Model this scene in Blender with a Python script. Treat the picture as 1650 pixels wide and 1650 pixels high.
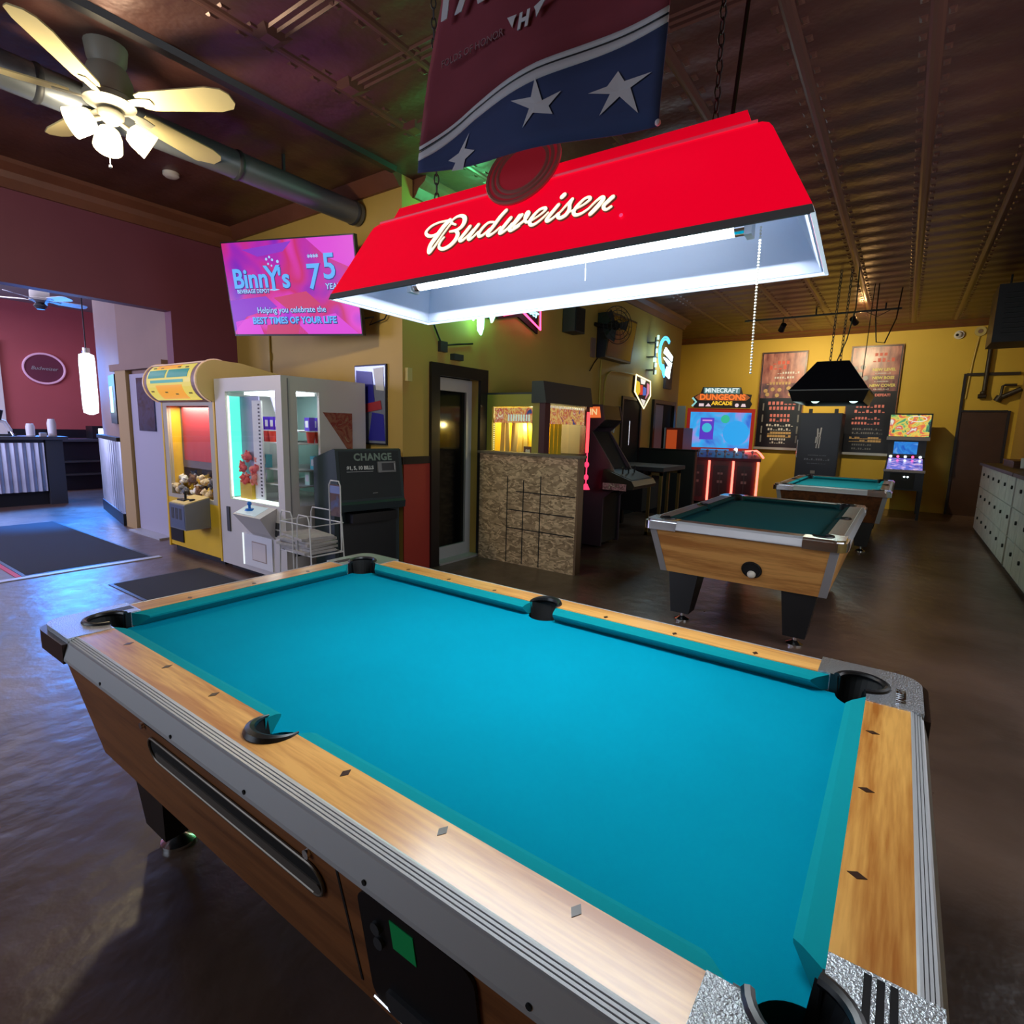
import bpy, bmesh, math, random
from mathutils import Vector, Matrix
from math import sin, cos, pi, radians, sqrt, atan2
random.seed(7)
SC = bpy.context.scene
COL = SC.collection
for _o in list(bpy.data.objects):
    bpy.data.objects.remove(_o, do_unlink=True)

# ------------------------------------------------------------------ camera
def S(r, g, b):
    """sRGB 0-255 -> linear"""
    f = lambda c: (c/12.92 if c <= 0.04045 else ((c+0.055)/1.055)**2.4)
    return (f(r/255), f(g/255), f(b/255), 1.0)

cam_d = bpy.data.cameras.new('camera'); cam = bpy.data.objects.new('camera', cam_d); COL.objects.link(cam)
cam_d.sensor_fit = 'HORIZONTAL'; cam_d.sensor_width = 36.0
cam_d.lens = 36.0*879.92/1650.0
cam_d.clip_start = 0.02; cam_d.clip_end = 100
_R = Vector((0.8142067, 0.57997355, 0.02642231)).normalized()
_F = Vector((-0.57010512, 0.8072991, -0.15247398)).normalized()
_R = (_R - _F*_R.dot(_F)).normalized()
_U = _R.cross(_F)
cam.matrix_world = Matrix(((_R.x, _U.x, -_F.x, 1.977), (_R.y, _U.y, -_F.y, -0.643), (_R.z, _U.z, -_F.z, 1.438), (0, 0, 0, 1)))
SC.camera = cam

# ------------------------------------------------------------------ world, large lights, exposure
W = bpy.data.worlds.new('world'); SC.world = W; W.use_nodes = True
W.node_tree.nodes['Background'].inputs[0].default_value = (0.55, 0.65, 0.9, 1)
W.node_tree.nodes['Background'].inputs[1].default_value = 0.6
SC.view_settings.view_transform = 'Standard'
SC.view_settings.look = 'None'
SC.view_settings.gamma = 1.0
SC.view_settings.exposure = 0.0
SC.view_settings.use_curve_mapping = False
SC.cycles.use_denoising = True
SC.cycles.max_bounces = 7
SC.cycles.diffuse_bounces = 4
SC.cycles.glossy_bounces = 3
SC.cycles.transparent_max_bounces = 10
SC.cycles.sample_clamp_indirect = 4.0
SC.cycles.caustics_reflective = False
SC.cycles.caustics_refractive = False

def area(name, loc, target, sx, sy, power, col):
    l = bpy.data.lights.new(name, 'AREA'); l.shape = 'RECTANGLE'; l.size = sx; l.size_y = sy; l.energy = power; l.color = col[:3]
    o = bpy.data.objects.new(name, l); COL.objects.link(o); o.location = loc
    d = (Vector(target)-Vector(loc)); o.rotation_euler = d.to_track_quat('-Z', 'Y').to_euler()
    return o
def point(name, loc, power, col, r=0.03):
    l = bpy.data.lights.new(name, 'POINT'); l.energy = power; l.color = col[:3]; l.shadow_soft_size = r
    o = bpy.data.objects.new(name, l); COL.objects.link(o); o.location = loc; return o
def spot(name, loc, target, power, col, ang=60, blend=0.6, r=0.04):
    l = bpy.data.lights.new(name, 'SPOT'); l.energy = power; l.color = col[:3]; l.spot_size = radians(ang); l.spot_blend = blend; l.shadow_soft_size = r
    o = bpy.data.objects.new(name, l); COL.objects.link(o); o.location = loc
    o.rotation_euler = (Vector(target)-Vector(loc)).to_track_quat('-Z', 'Y').to_euler(); return o

# soft ambient fill added behind the camera, just inside an added window
area('front_fill', (-2.2, -3.3, 2.0), (-1.6, 2.0, 1.6), 4.0, 1.8, 62, (0.75, 0.85, 1.0))
# daylight in the bar room on the left
area('bar_window_daylight', (-8.3, -2.6, 2.2), (-8.3, 2.0, 0.8), 4.0, 1.6, 300, (0.60, 0.60, 1.0))
area('bar_blue_fill', (-11.0, 2.9, 2.2), (-7.2, 1.6, 0.0), 0.9, 0.9, 120, (0.04, 0.27, 1.0))  # blue light added to colour the passage floor; no cooler behind it
spot('bar_floor_blue', (-9.0, 2.55, 2.5), (-7.9, 1.95, 0.0), 2600, (0.0, 0.22, 1.0), 46, 0.7, 0.1)  # second blue light added to strengthen the blue on the floor
area('bar_ceiling_fill', (-9.8, 1.2, 3.45), (-9.8, 1.2, 0.0), 2.0, 3.0, 70, (0.95, 0.85, 1.0))  # overhead fill added to brighten the bar walls, without a fixture
# fill added out of view to lift the games wall; no window there
area('side_fill', (3.5, 3.6, 2.0), (-1.85, 4.8, 1.8), 4.0, 1.8, 68, (0.86, 0.90, 1.0))
# the track lights over the back of the room
spot('track_spot_warm', (1.06, 10.45, 3.30), (1.5, 12.85, 2.2), 300, (1.0, 0.84, 0.52), 120, 0.8)
spot('track_spot_amber', (-0.09, 10.5, 3.28), (-0.6, 12.85, 2.0), 150, (1.0, 0.80, 0.50), 110, 0.8)

# ------------------------------------------------------------------ materials
def mat(name, col, rough=0.5, metal=0.0, emit=None, es=0.0, var=0.0, vscale=6.0, vstretch=None, bump=0.0, bscale=40.0, coat=0.0, spec=0.5, alpha=None):
    m = bpy.data.materials.new(name); m.use_nodes = True
    nt = m.node_tree; b = nt.nodes['Principled BSDF']
    b.inputs['Base Color'].default_value = col; b.inputs['Roughness'].default_value = rough; b.inputs['Metallic'].default_value = metal
    b.inputs['Specular IOR Level'].default_value = spec
    b.inputs['Coat Weight'].default_value = coat; b.inputs['Coat Roughness'].default_value = 0.12
    if emit is not None:
        b.inputs['Emission Color'].default_value = emit; b.inputs['Emission Strength'].default_value = es
    if var > 0 or bump > 0:
        tc = nt.nodes.new('ShaderNodeTexCoord'); mp = nt.nodes.new('ShaderNodeMapping')
        nt.links.new(tc.outputs['Object'], mp.inputs['Vector'])
        if vstretch: mp.inputs['Scale'].default_value = vstretch
    if var > 0:
        n = nt.nodes.new('ShaderNodeTexNoise'); n.inputs['Scale'].default_value = vscale; n.inputs['Detail'].default_value = 5
        nt.links.new(mp.outputs['Vector'], n.inputs['Vector'])
        r = nt.nodes.new('ShaderNodeValToRGB')
        r.color_ramp.elements[0].position = 0.3; r.color_ramp.elements[1].position = 0.72
        r.color_ramp.elements[0].color = tuple(max(0, c*(1-var)) for c in col[:3])+(1,)
        r.color_ramp.elements[1].color = tuple(min(1, c*(1+var)) for c in col[:3])+(1,)
        nt.links.new(n.outputs['Fac'], r.inputs['Fac']); nt.links.new(r.outputs['Color'], b.inputs['Base Color'])
    if bump > 0:
        n2 = nt.nodes.new('ShaderNodeTexNoise'); n2.inputs['Scale'].default_value = bscale; n2.inputs['Detail'].default_value = 3
        nt.links.new(mp.outputs['Vector'], n2.inputs['Vector'])
        bp = nt.nodes.new('ShaderNodeBump'); bp.inputs['Strength'].default_value = bump; bp.inputs['Distance'].default_value = 0.01
        nt.links.new(n2.outputs['Fac'], bp.inputs['Height']); nt.links.new(bp.outputs['Normal'], b.inputs['Normal'])
    return m

def wood(name, c0, c1, axis='X', rough=0.35, coat=0.3, scale=3.0):
    m = bpy.data.materials.new(name); m.use_nodes = True; nt = m.node_tree; b = nt.nodes['Principled BSDF']
    tc = nt.nodes.new('ShaderNodeTexCoord'); mp = nt.nodes.new('ShaderNodeMapping')
    st = {'X': (0.35, 5, 5), 'Y': (5, 0.35, 5), 'Z': (5, 5, 0.35)}[axis]
    mp.inputs['Scale'].default_value = st
    nt.links.new(tc.outputs['Object'], mp.inputs['Vector'])
    n = nt.nodes.new('ShaderNodeTexNoise'); n.inputs['Scale'].default_value = scale; n.inputs['Detail'].default_value = 6; n.inputs['Distortion'].default_value = 0.8
    nt.links.new(mp.outputs['Vector'], n.inputs['Vector'])
    n2 = nt.nodes.new('ShaderNodeTexNoise'); n2.inputs['Scale'].default_value = scale*9; n2.inputs['Detail'].default_value = 4
    nt.links.new(mp.outputs['Vector'], n2.inputs['Vector'])
    mx = nt.nodes.new('ShaderNodeMath'); mx.operation = 'MULTIPLY_ADD'; mx.inputs[1].default_value = 0.35; nt.links.new(n2.outputs['Fac'], mx.inputs[0]); nt.links.new(n.outputs['Fac'], mx.inputs[2])
    r = nt.nodes.new('ShaderNodeValToRGB'); e = r.color_ramp.elements
    e[0].position = 0.50; e[0].color = c0; e[1].position = 0.78; e[1].color = c1
    nt.links.new(mx.outputs[0], r.inputs['Fac']); nt.links.new(r.outputs['Color'], b.inputs['Base Color'])
    b.inputs['Roughness'].default_value = rough; b.inputs['Coat Weight'].default_value = coat; b.inputs['Coat Roughness'].default_value = 0.15
    return m

def screen(name, cols, scale=3.0, strength=1.0, stretch=(1, 1, 1), detail=3.0, dist=1.0):
    """a lit picture: noise through a colour ramp, emitted"""
    m = bpy.data.materials.new(name); m.use_nodes = True; nt = m.node_tree; b = nt.nodes['Principled BSDF']
    tc = nt.nodes.new('ShaderNodeTexCoord'); mp = nt.nodes.new('ShaderNodeMapping'); mp.inputs['Scale'].default_value = stretch
    nt.links.new(tc.outputs['Object'], mp.inputs['Vector'])
    n = nt.nodes.new('ShaderNodeTexNoise'); n.inputs['Scale'].default_value = scale; n.inputs['Detail'].default_value = detail; n.inputs['Distortion'].default_value = dist
    nt.links.new(mp.outputs['Vector'], n.inputs['Vector'])
    r = nt.nodes.new('ShaderNodeValToRGB'); cr = r.color_ramp
    k = len(cols)
    cr.elements[0].position = 0.3; cr.elements[0].color = cols[0]; cr.elements[1].position = 0.7; cr.elements[1].color = cols[-1]
    for i in range(1, k-1):
        e = cr.elements.new(0.3+0.4*i/(k-1)); e.color = cols[i]
    nt.links.new(n.outputs['Fac'], r.inputs['Fac'])
    b.inputs['Base Color'].default_value = (0.01, 0.01, 0.012, 1); b.inputs['Roughness'].default_value = 0.25
    nt.links.new(r.outputs['Color'], b.inputs['Emission Color']); b.inputs['Emission Strength'].default_value = strength
    return m

def glass(name, tint=(1, 1, 1, 1), refl=0.06, rough=0.02):
    m = bpy.data.materials.new(name); m.use_nodes = True; nt = m.node_tree
    nt.nodes.remove(nt.nodes['Principled BSDF']); out = nt.nodes['Material Output']
    t = nt.nodes.new('ShaderNodeBsdfTransparent'); t.inputs[0].default_value = tint
    g = nt.nodes.new('ShaderNodeBsdfGlossy'); g.inputs['Roughness'].default_value = rough
    mx = nt.nodes.new('ShaderNodeMixShader'); mx.inputs[0].default_value = refl
    nt.links.new(t.outputs[0], mx.inputs[1]); nt.links.new(g.outputs[0], mx.inputs[2]); nt.links.new(mx.outputs[0], out.inputs[0])
    return m

def glow(name, col, s):
    return mat(name, (0.02, 0.02, 0.02, 1), 0.4, emit=col, es=s)

M = {}
M['black'] = mat('black_plastic', S(20, 20, 23), 0.35)
M['blackm'] = mat('black_matt', S(16, 16, 18), 0.75)
M['navy'] = mat('black_navy', S(20, 22, 34), 0.45)
M['darkgrey'] = mat('dark_grey', S(52, 54, 58), 0.5)
M['grey'] = mat('mid_grey', S(120, 120, 122), 0.5)
M['lgrey'] = mat('light_grey', S(175, 175, 178), 0.5)
M['white'] = mat('white_paint', S(225, 225, 225), 0.45)
M['offwhite'] = mat('offwhite_panel', S(205, 200, 195), 0.5)
M['chrome'] = mat('chrome', (0.85, 0.86, 0.88, 1), 0.16, 1.0)
M['alu'] = mat('brushed_aluminium', (0.52, 0.53, 0.55, 1), 0.45, 0.5)
M['cast'] = mat('hammered_casting', (0.52, 0.55, 0.60, 1), 0.33, 1.0, bump=0.5, bscale=260)
M['brass'] = mat('dull_brass', S(150, 130, 80), 0.4, 0.7)
M['oak'] = wood('honey_oak', S(184, 112, 50), S(242, 180, 100), 'X', 0.3, 0.5)
M['oakY'] = wood('honey_oak_short', S(178, 106, 42), S(240, 178, 94), 'Y', 0.3, 0.5)
M['oakside'] = wood('oak_side_panel_shaded', S(112, 66, 34), S(150, 94, 52), 'X', 0.42, 0.15)  # same oak as the rails, darkened to put the lamp's shade into the colour
M['oaksideB'] = wood('oak_side_panel_pale', S(180, 120, 60), S(226, 166, 92), 'X', 0.4, 0.2)
M['oakdark'] = wood('dark_oak', S(70, 40, 22), S(110, 66, 36), 'X', 0.45, 0.1)
M['felt'] = mat('blue_felt', S(0, 144, 172), 0.95, var=0.06, vscale=2.0, bump=0.05, bscale=600, spec=0.04)
M['feltc'] = mat('teal_cushion_cloth', S(0, 140, 150), 0.95, bump=0.05, bscale=600, spec=0.15)
M['felt2'] = mat('dark_green_felt', S(14, 82, 90), 0.95, spec=0.15)
M['felt2c'] = mat('dark_green_cushion', S(20, 62, 64), 0.95, spec=0.15)
M['felt3'] = mat('teal_felt', S(20, 128, 138), 0.95, spec=0.15)
M['ivory'] = mat('ivory', S(240, 235, 220), 0.2)
M['sight'] = mat('dark_sight', S(62, 40, 30), 0.3)
M['redplastic'] = mat('red_lit_shade', (0.75, 0.0, 0.02, 1), 0.3, emit=(1.0, 0.0, 0.022, 1), es=0.72)
M['redplastic2'] = mat('red_lit_crown', (0.75, 0.0, 0.02, 1), 0.3, emit=(1.0, 0.0, 0.022, 1), es=0.58)
M['cream_lit'] = mat('cream_lit_letters', S(250, 240, 215), 0.4, emit=S(255, 242, 216), es=0.75)
M['rededge'] = mat('dull_gold_red_outline', S(120, 60, 45), 0.5, emit=S(120, 60, 50), es=0.35)
M['shadein'] = mat('white_reflector', (0.60, 0.66, 0.85, 1), 0.5)
M['tube'] = glow('fluorescent_tube', (0.86, 0.95, 1.0, 1), 7.0)
M['bulb'] = glow('warm_bulb', (1.0, 0.88, 0.58, 1), 30.0)
M['fanblade'] = mat('pale_fan_blade', S(205, 190, 140), 0.5)
M['fanwhite'] = mat('fan_housing_cream', S(150, 145, 130), 0.5)
M['glass'] = glass('clear_glass')
M['darkglass'] = mat('dark_glass', S(10, 11, 13), 0.12)
M['flagred'] = mat('maroon_banner_cloth', S(134, 54, 68), 0.9, var=0.12, vscale=5)
M['flagblue'] = mat('navy_banner_cloth', S(58, 70, 114), 0.9, var=0.12, vscale=5)
M['flagwhite'] = mat('greyish_white_banner_cloth', S(214, 210, 218), 0.9)
M['yellowp'] = mat('mustard_paint_dim', S(192, 158, 78), 0.6, var=0.06, vscale=1.2, bump=0.08, bscale=25)  # same paint as the back wall, greyed to carry the dimmer light
M['yellowb'] = mat('mustard_paint_lit', S(214, 178, 62), 0.6, var=0.05, vscale=1.0, bump=0.08, bscale=25)  # same paint as the other walls, with the brighter light in its colour
M['purple'] = mat('maroon_wall_paint', S(112, 52, 72), 0.6, var=0.08, vscale=1.0, bump=0.08, bscale=20)
M['redp'] = mat('red_wall_paint', S(165, 52, 40), 0.6, var=0.06, vscale=2)
M['barred'] = mat('brick_red_bar_wall', S(182, 92, 96), 0.6, var=0.06, vscale=1)
M['beige'] = mat('beige_wall_paint', S(140, 112, 98), 0.65, var=0.06, vscale=2)
M['tintrim'] = mat('ceiling_trim_brown', S(112, 66, 48), 0.45, var=0.15, vscale=3, bump=0.3, bscale=18)
M['darktrim'] = mat('black_brown_trim', S(30, 24, 26), 0.4)
M['osb'] = None
M['yellowm'] = mat('yellow_machine_side', S(226, 182, 40), 0.4, var=0.04, vscale=3)
M['creamm'] = mat('cream_machine_side', S(206, 186, 120), 0.5)
M['mat'] = mat('black_rubber_mat', S(34, 34, 38), 0.9, bump=0.3, bscale=200)
M['wire'] = mat('white_wire', S(215, 215, 215), 0.35)
M['news'] = mat('newsprint', S(176, 172, 168), 0.85, var=0.12, vscale=30)
M['cmach'] = mat('dark_teal_cabinet', S(28, 44, 48), 0.6, var=0.05)
M['corr'] = mat('galvanised_steel', (0.55, 0.62, 0.70, 1), 0.35, 0.85, var=0.12, vscale=4)
M['bar_top'] = mat('bar_top', S(60, 62, 70), 0.3)
M['lock'] = mat('grey_locker_metal', S(212, 212, 208), 0.55, var=0.12, vscale=9)
M['redglow'] = glow('red_led', (1.0, 0.10, 0.07, 1), 5.0)
M['redneon'] = glow('red_neon', (1.0, 0.05, 0.16, 1), 5.0)
M['greenneon'] = glow('green_neon', (0.25, 1.0, 0.5, 1), 7.0)
M['blueneon'] = glow('blue_neon', (0.05, 0.42, 1.0, 1), 4.0)
M['whiteneon'] = glow('white_neon', (0.75, 0.95, 1.0, 1), 6.0)
M['cyanneon'] = glow('cyan_neon', (0.3, 0.8, 0.9, 1), 3.0)
M['pipe'] = mat('dark_iron_pipe', S(46, 34, 24), 0.5)
M['yellowpipe'] = mat('pipe_painted_yellow', S(190, 160, 70), 0.5)

def brick_floor():
    m = bpy.data.materials.new('polished_brown_concrete'); m.use_nodes = True; nt = m.node_tree; b = nt.nodes['Principled BSDF']
    tc = nt.nodes.new('ShaderNodeTexCoord')
    n = nt.nodes.new('ShaderNodeTexNoise'); n.inputs['Scale'].default_value = 1.3; n.inputs['Detail'].default_value = 7; n.inputs['Distortion'].default_value = 0.5
    n2 = nt.nodes.new('ShaderNodeTexNoise'); n2.inputs['Scale'].default_value = 7; n2.inputs['Detail'].default_value = 4
    for k in (n, n2): nt.links.new(tc.outputs['Object'], k.inputs['Vector'])
    r = nt.nodes.new('ShaderNodeValToRGB'); e = r.color_ramp.elements
    e[0].position = 0.3; e[0].color = S(74, 56, 48); e[1].position = 0.72; e[1].color = S(118, 94, 82)
    nt.links.new(n.outputs['Fac'], r.inputs['Fac']); nt.links.new(r.outputs['Color'], b.inputs['Base Color'])
    r2 = nt.nodes.new('ShaderNodeMapRange'); r2.inputs['To Min'].default_value = 0.22; r2.inputs['To Max'].default_value = 0.42
    nt.links.new(n2.outputs['Fac'], r2.inputs['Value']); nt.links.new(r2.outputs[0], b.inputs['Roughness'])
    bp = nt.nodes.new('ShaderNodeBump'); bp.inputs['Strength'].default_value = 0.35; bp.inputs['Distance'].default_value = 0.02
    nt.links.new(n2.outputs['Fac'], bp.inputs['Height']); nt.links.new(bp.outputs['Normal'], b.inputs['Normal'])
    b.inputs['Specular IOR Level'].default_value = 0.6
    return m
M['floor'] = brick_floor()

def tin():
    m = bpy.data.materials.new('pressed_tin_brown'); m.use_nodes = True; nt = m.node_tree; b = nt.nodes['Principled BSDF']
    tc = nt.nodes.new('ShaderNodeTexCoord')
    n = nt.nodes.new('ShaderNodeTexNoise'); n.inputs['Scale'].default_value = 1.6; n.inputs['Detail'].default_value = 5
    nt.links.new(tc.outputs['Object'], n.inputs['Vector'])
    r = nt.nodes.new('ShaderNodeValToRGB'); e = r.color_ramp.elements
    e[0].position = 0.3; e[0].color = S(70, 42, 40); e[1].position = 0.75; e[1].color = S(104, 66, 58)
    nt.links.new(n.outputs['Fac'], r.inputs['Fac']); nt.links.new(r.outputs['Color'], b.inputs['Base Color'])
    b.inputs['Roughness'].default_value = 0.38; b.inputs['Metallic'].default_value = 0.25
    w = nt.nodes.new('ShaderNodeTexWave'); w.bands_direction = 'Y'; w.inputs['Scale'].default_value = 0.95; w.inputs['Distortion'].default_value = 0.6; w.inputs['Detail'].default_value = 2
    nt.links.new(tc.outputs['Object'], w.inputs['Vector'])
    bp = nt.nodes.new('ShaderNodeBump'); bp.inputs['Strength'].default_value = 0.45; bp.inputs['Distance'].default_value = 0.02
    nt.links.new(w.outputs['Fac'], bp.inputs['Height'])
    n3 = nt.nodes.new('ShaderNodeTexNoise'); n3.inputs['Scale'].default_value = 14; nt.links.new(tc.outputs['Object'], n3.inputs['Vector'])
    bp2 = nt.nodes.new('ShaderNodeBump'); bp2.inputs['Strength'].default_value = 0.25; bp2.inputs['Distance'].default_value = 0.02
    nt.links.new(n3.outputs['Fac'], bp2.inputs['Height']); nt.links.new(bp.outputs['Normal'], bp2.inputs['Normal'])
    nt.links.new(bp2.outputs['Normal'], b.inputs['Normal'])
    return m
M['tin'] = tin()

def osb():
    m = bpy.data.materials.new('strand_board'); m.use_nodes = True; nt = m.node_tree; b = nt.nodes['Principled BSDF']
    tc = nt.nodes.new('ShaderNodeTexCoord'); mp = nt.nodes.new('ShaderNodeMapping'); mp.inputs['Scale'].default_value = (15, 15, 34)
    nt.links.new(tc.outputs['Object'], mp.inputs['Vector'])
    n0 = nt.nodes.new('ShaderNodeTexNoise'); n0.inputs['Scale'].default_value = 0.35; nt.links.new(mp.outputs['Vector'], n0.inputs['Vector'])
    v = nt.nodes.new('ShaderNodeTexVoronoi'); v.inputs['Scale'].default_value = 1.6
    ad = nt.nodes.new('ShaderNodeVectorMath'); ad.operation = 'MULTIPLY_ADD'; ad.inputs[1].default_value = (5, 5, 5)
    nt.links.new(n0.outputs['Color'], ad.inputs[0]); nt.links.new(mp.outputs['Vector'], ad.inputs[2]); nt.links.new(ad.outputs[0], v.inputs['Vector'])
    sp = nt.nodes.new('ShaderNodeSeparateColor'); nt.links.new(v.outputs['Color'], sp.inputs[0])
    r = nt.nodes.new('ShaderNodeValToRGB'); e = r.color_ramp.elements
    e[0].position = 0.05; e[0].color = S(138, 114, 86); e[1].position = 0.95; e[1].color = S(226, 198, 158)
    k = e.new(0.5); k.color = S(180, 152, 118)
    nt.links.new(sp.outputs[0], r.inputs['Fac']); nt.links.new(r.outputs['Color'], b.inputs['Base Color']); b.inputs['Roughness'].default_value = 0.75
    return m
M['osb'] = osb()

# ------------------------------------------------------------------ mesh helpers
class MB:
    def __init__(s): s.bm = bmesh.new()
    def box(s, x0, x1, y0, y1, z0, z1):
        vs = [s.bm.verts.new(p) for p in ((x0,y0,z0),(x1,y0,z0),(x1,y1,z0),(x0,y1,z0),(x0,y0,z1),(x1,y0,z1),(x1,y1,z1),(x0,y1,z1))]
        for f in ((0,3,2,1),(4,5,6,7),(0,1,5,4),(1,2,6,5),(2,3,7,6),(3,0,4,7)): s.bm.faces.new([vs[i] for i in f])
        return s
    def hexa(s, bot, top):
        n = len(bot); a = [s.bm.verts.new(p) for p in bot]; b = [s.bm.verts.new(p) for p in top]
        s.bm.faces.new(a[::-1]); s.bm.faces.new(b)
        for i in range(n): s.bm.faces.new((a[i], a[(i+1)%n], b[(i+1)%n], b[i]))
        return s
    def prism(s, poly, axis, a, b):
        """poly 2D; axis 'x': (y,z), 'y': (x,z), 'z': (x,y)"""
        mk = {'x': lambda p, t: (t, p[0], p[1]), 'y': lambda p, t: (p[0], t, p[1]), 'z': lambda p, t: (p[0], p[1], t)}[axis]
        return s.hexa([mk(p, a) for p in poly], [mk(p, b) for p in poly])
    def frame(s, p0, xd, yd, poly, depth):
        """prism of a 2D poly on plane p0,xd,yd with thickness along normal"""
        p0 = Vector(p0); xd = Vector(xd).normalized(); yd = Vector(yd).normalized(); n = xd.cross(yd)
        return s.hexa([p0+xd*p[0]+yd*p[1] for p in poly], [p0+xd*p[0]+yd*p[1]+n*depth for p in poly])
    def cyl(s, p0, p1, r0, r1=None, n=16):
        r1 = r0 if r1 is None else r1
        p0 = Vector(p0); p1 = Vector(p1); d = (p1-p0).normalized()
        u = d.orthogonal().normalized(); v = d.cross(u)
        ring = lambda p, r: [p+(u*cos(2*pi*i/n)+v*sin(2*pi*i/n))*r for i in range(n)]
        return s.hexa(ring(p0, r0), ring(p1, r1))
    def tube(s, pts, r, n=8, flat=None):
        pts = [Vector(p) for p in pts]; rings = []
        up = None
        for i, p in enumerate(pts):
            d = (pts[min(i+1, len(pts)-1)]-pts[max(i-1, 0)]).normalized()
            if up is None: up = d.orthogonal().normalized()
            up = (up-d*up.dot(d)); up = up.normalized() if up.length > 1e-6 else d.orthogonal().normalized()
            v = d.cross(up); rr = r[i] if isinstance(r, (list, tuple)) else r
            rings.append([s.bm.verts.new(p+(up*cos(2*pi*k/n)+v*sin(2*pi*k/n))*rr) for k in range(n)])
        for a, b in zip(rings, rings[1:]):
            for k in range(n): s.bm.faces.new((a[k], a[(k+1)%n], b[(k+1)%n], b[k]))
        s.bm.faces.new(rings[0][::-1]); s.bm.faces.new(rings[-1])
        return s
    def lathe(s, prof, c=(0,0,0), n=24, axis='z', closed=False):
        c = Vector(c); rings = []
        for r, h in prof:
            ring = []
            for k in range(n):
                a = 2*pi*k/n
                if axis == 'z': p = (r*cos(a), r*sin(a), h)
                elif axis == 'x': p = (h, r*cos(a), r*sin(a))
                else: p = (r*sin(a), h, r*cos(a))
                ring.append(s.bm.verts.new(c+Vector(p)))
            rings.append(ring)
        for a, b in zip(rings, rings[1:]):
            for k in range(n): s.bm.faces.new((a[k], a[(k+1)%n], b[(k+1)%n], b[k]))
        if not closed:
            s.bm.faces.new(rings[0][::-1]); s.bm.faces.new(rings[-1])
        else:
            for k in range(n): s.bm.faces.new((rings[-1][k], rings[-1][(k+1)%n], rings[0][(k+1)%n], rings[0][k]))
        return s
    def ball(s, c, r, n=12, sc=(1,1,1)):
        m = Matrix.Translation(c) @ Matrix.Diagonal((sc[0], sc[1], sc[2], 1))
        bmesh.ops.create_uvsphere(s.bm, u_segments=n, v_segments=max(6, n//2+2), radius=r, matrix=m); return s
    def ribbon(s, pts, w, p0, xd, yd, d):
        """flat brush stroke on a plane: 2D points, per-point width, thickness d, rounded ends"""
        p0 = Vector(p0); xd = Vector(xd).normalized(); yd = Vector(yd).normalized(); nn = xd.cross(yd)
        P = [Vector((p[0], p[1], 0)) for p in pts]
        # smooth (catmull-rom)
        Q = []; Wd = []
        for i in range(len(P)-1):
            a = P[max(i-1,0)]; b = P[i]; c = P[i+1]; e = P[min(i+2,len(P)-1)]
            for k in range(5):
                t = k/5; Q.append(0.5*((2*b)+(c-a)*t+(2*a-5*b+4*c-e)*t*t+(3*b-a-3*c+e)*t**3)); Wd.append(w[i]*(1-t)+w[i+1]*t)
        Q.append(P[-1]); Wd.append(w[-1])
        for i in range(len(Q)-1):
            d2 = (Q[i+1]-Q[i]);
            if d2.length < 1e-7: continue
            t = d2.normalized(); o = Vector((-t.y, t.x, 0))
            pol = [Q[i]-o*Wd[i]/2, Q[i+1]-o*Wd[i+1]/2, Q[i+1]+o*Wd[i+1]/2, Q[i]+o*Wd[i]/2]
            s.hexa([p0+xd*q.x+yd*q.y for q in pol], [p0+xd*q.x+yd*q.y+nn*d for q in pol])
            r = Wd[i+1]/2; c = Q[i+1]
            s.hexa([p0+xd*(c.x+r*cos(a*pi/5))+yd*(c.y+r*sin(a*pi/5)) for a in range(10)], [p0+xd*(c.x+r*cos(a*pi/5))+yd*(c.y+r*sin(a*pi/5))+nn*d for a in range(10)])
        r = Wd[0]/2; c = Q[0]
        s.hexa([p0+xd*(c.x+r*cos(a*pi/5))+yd*(c.y+r*sin(a*pi/5)) for a in range(10)], [p0+xd*(c.x+r*cos(a*pi/5))+yd*(c.y+r*sin(a*pi/5))+nn*d for a in range(10)])
        return s
    def xf(s, m): bmesh.ops.transform(s.bm, matrix=m, verts=s.bm.verts); return s
    def bevel(s, w, seg=2):
        es = [e for e in s.bm.edges if len(e.link_faces) == 2 and e.calc_face_angle(0) > 0.5]
        bmesh.ops.bevel(s.bm, geom=es, offset=w, segments=seg, profile=0.5, affect='EDGES', clamp_overlap=True); return s
    def mesh(s, name, smooth=False):
        bmesh.ops.recalc_face_normals(s.bm, faces=s.bm.faces)
        me = bpy.data.meshes.new(name); s.bm.to_mesh(me); s.bm.free()
        if smooth:
            for p in me.polygons: p.use_smooth = True
            try: me.set_sharp_from_angle(angle=radians(40))
            except Exception: pass
        return me

OFF = {}
def tag(o, label=None, cat=None, group=None, kind=None):
    if label: o['label'] = label
    if cat: o['category'] = cat
    if group: o['group'] = group
    if kind: o['kind'] = kind
    return o
def thing(name, label, cat, loc=(0,0,0), rz=0.0, group=None, local=False):
    o = bpy.data.objects.new(name, None); COL.objects.link(o); o.empty_display_size = 0.1
    o.location = loc; o.rotation_euler = (0, 0, rz)
    OFF[o.name] = Vector((0,0,0)) if local else Vector(loc)
    return tag(o, label, cat, group)
def part(name, mb, m, parent, smooth=False, label=None, bev=0.0, kind=None):
    if bev: mb.bevel(bev)
    off = OFF.get(parent.name, Vector((0,0,0)))
    if off.length: mb.xf(Matrix.Translation(-off))
    o = bpy.data.objects.new(name, mb.mesh(name, smooth)); COL.objects.link(o); o.data.materials.append(m); o.parent = parent
    OFF[o.name] = off
    if label: o['label'] = label
    if kind: o['kind'] = kind
    return o
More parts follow.
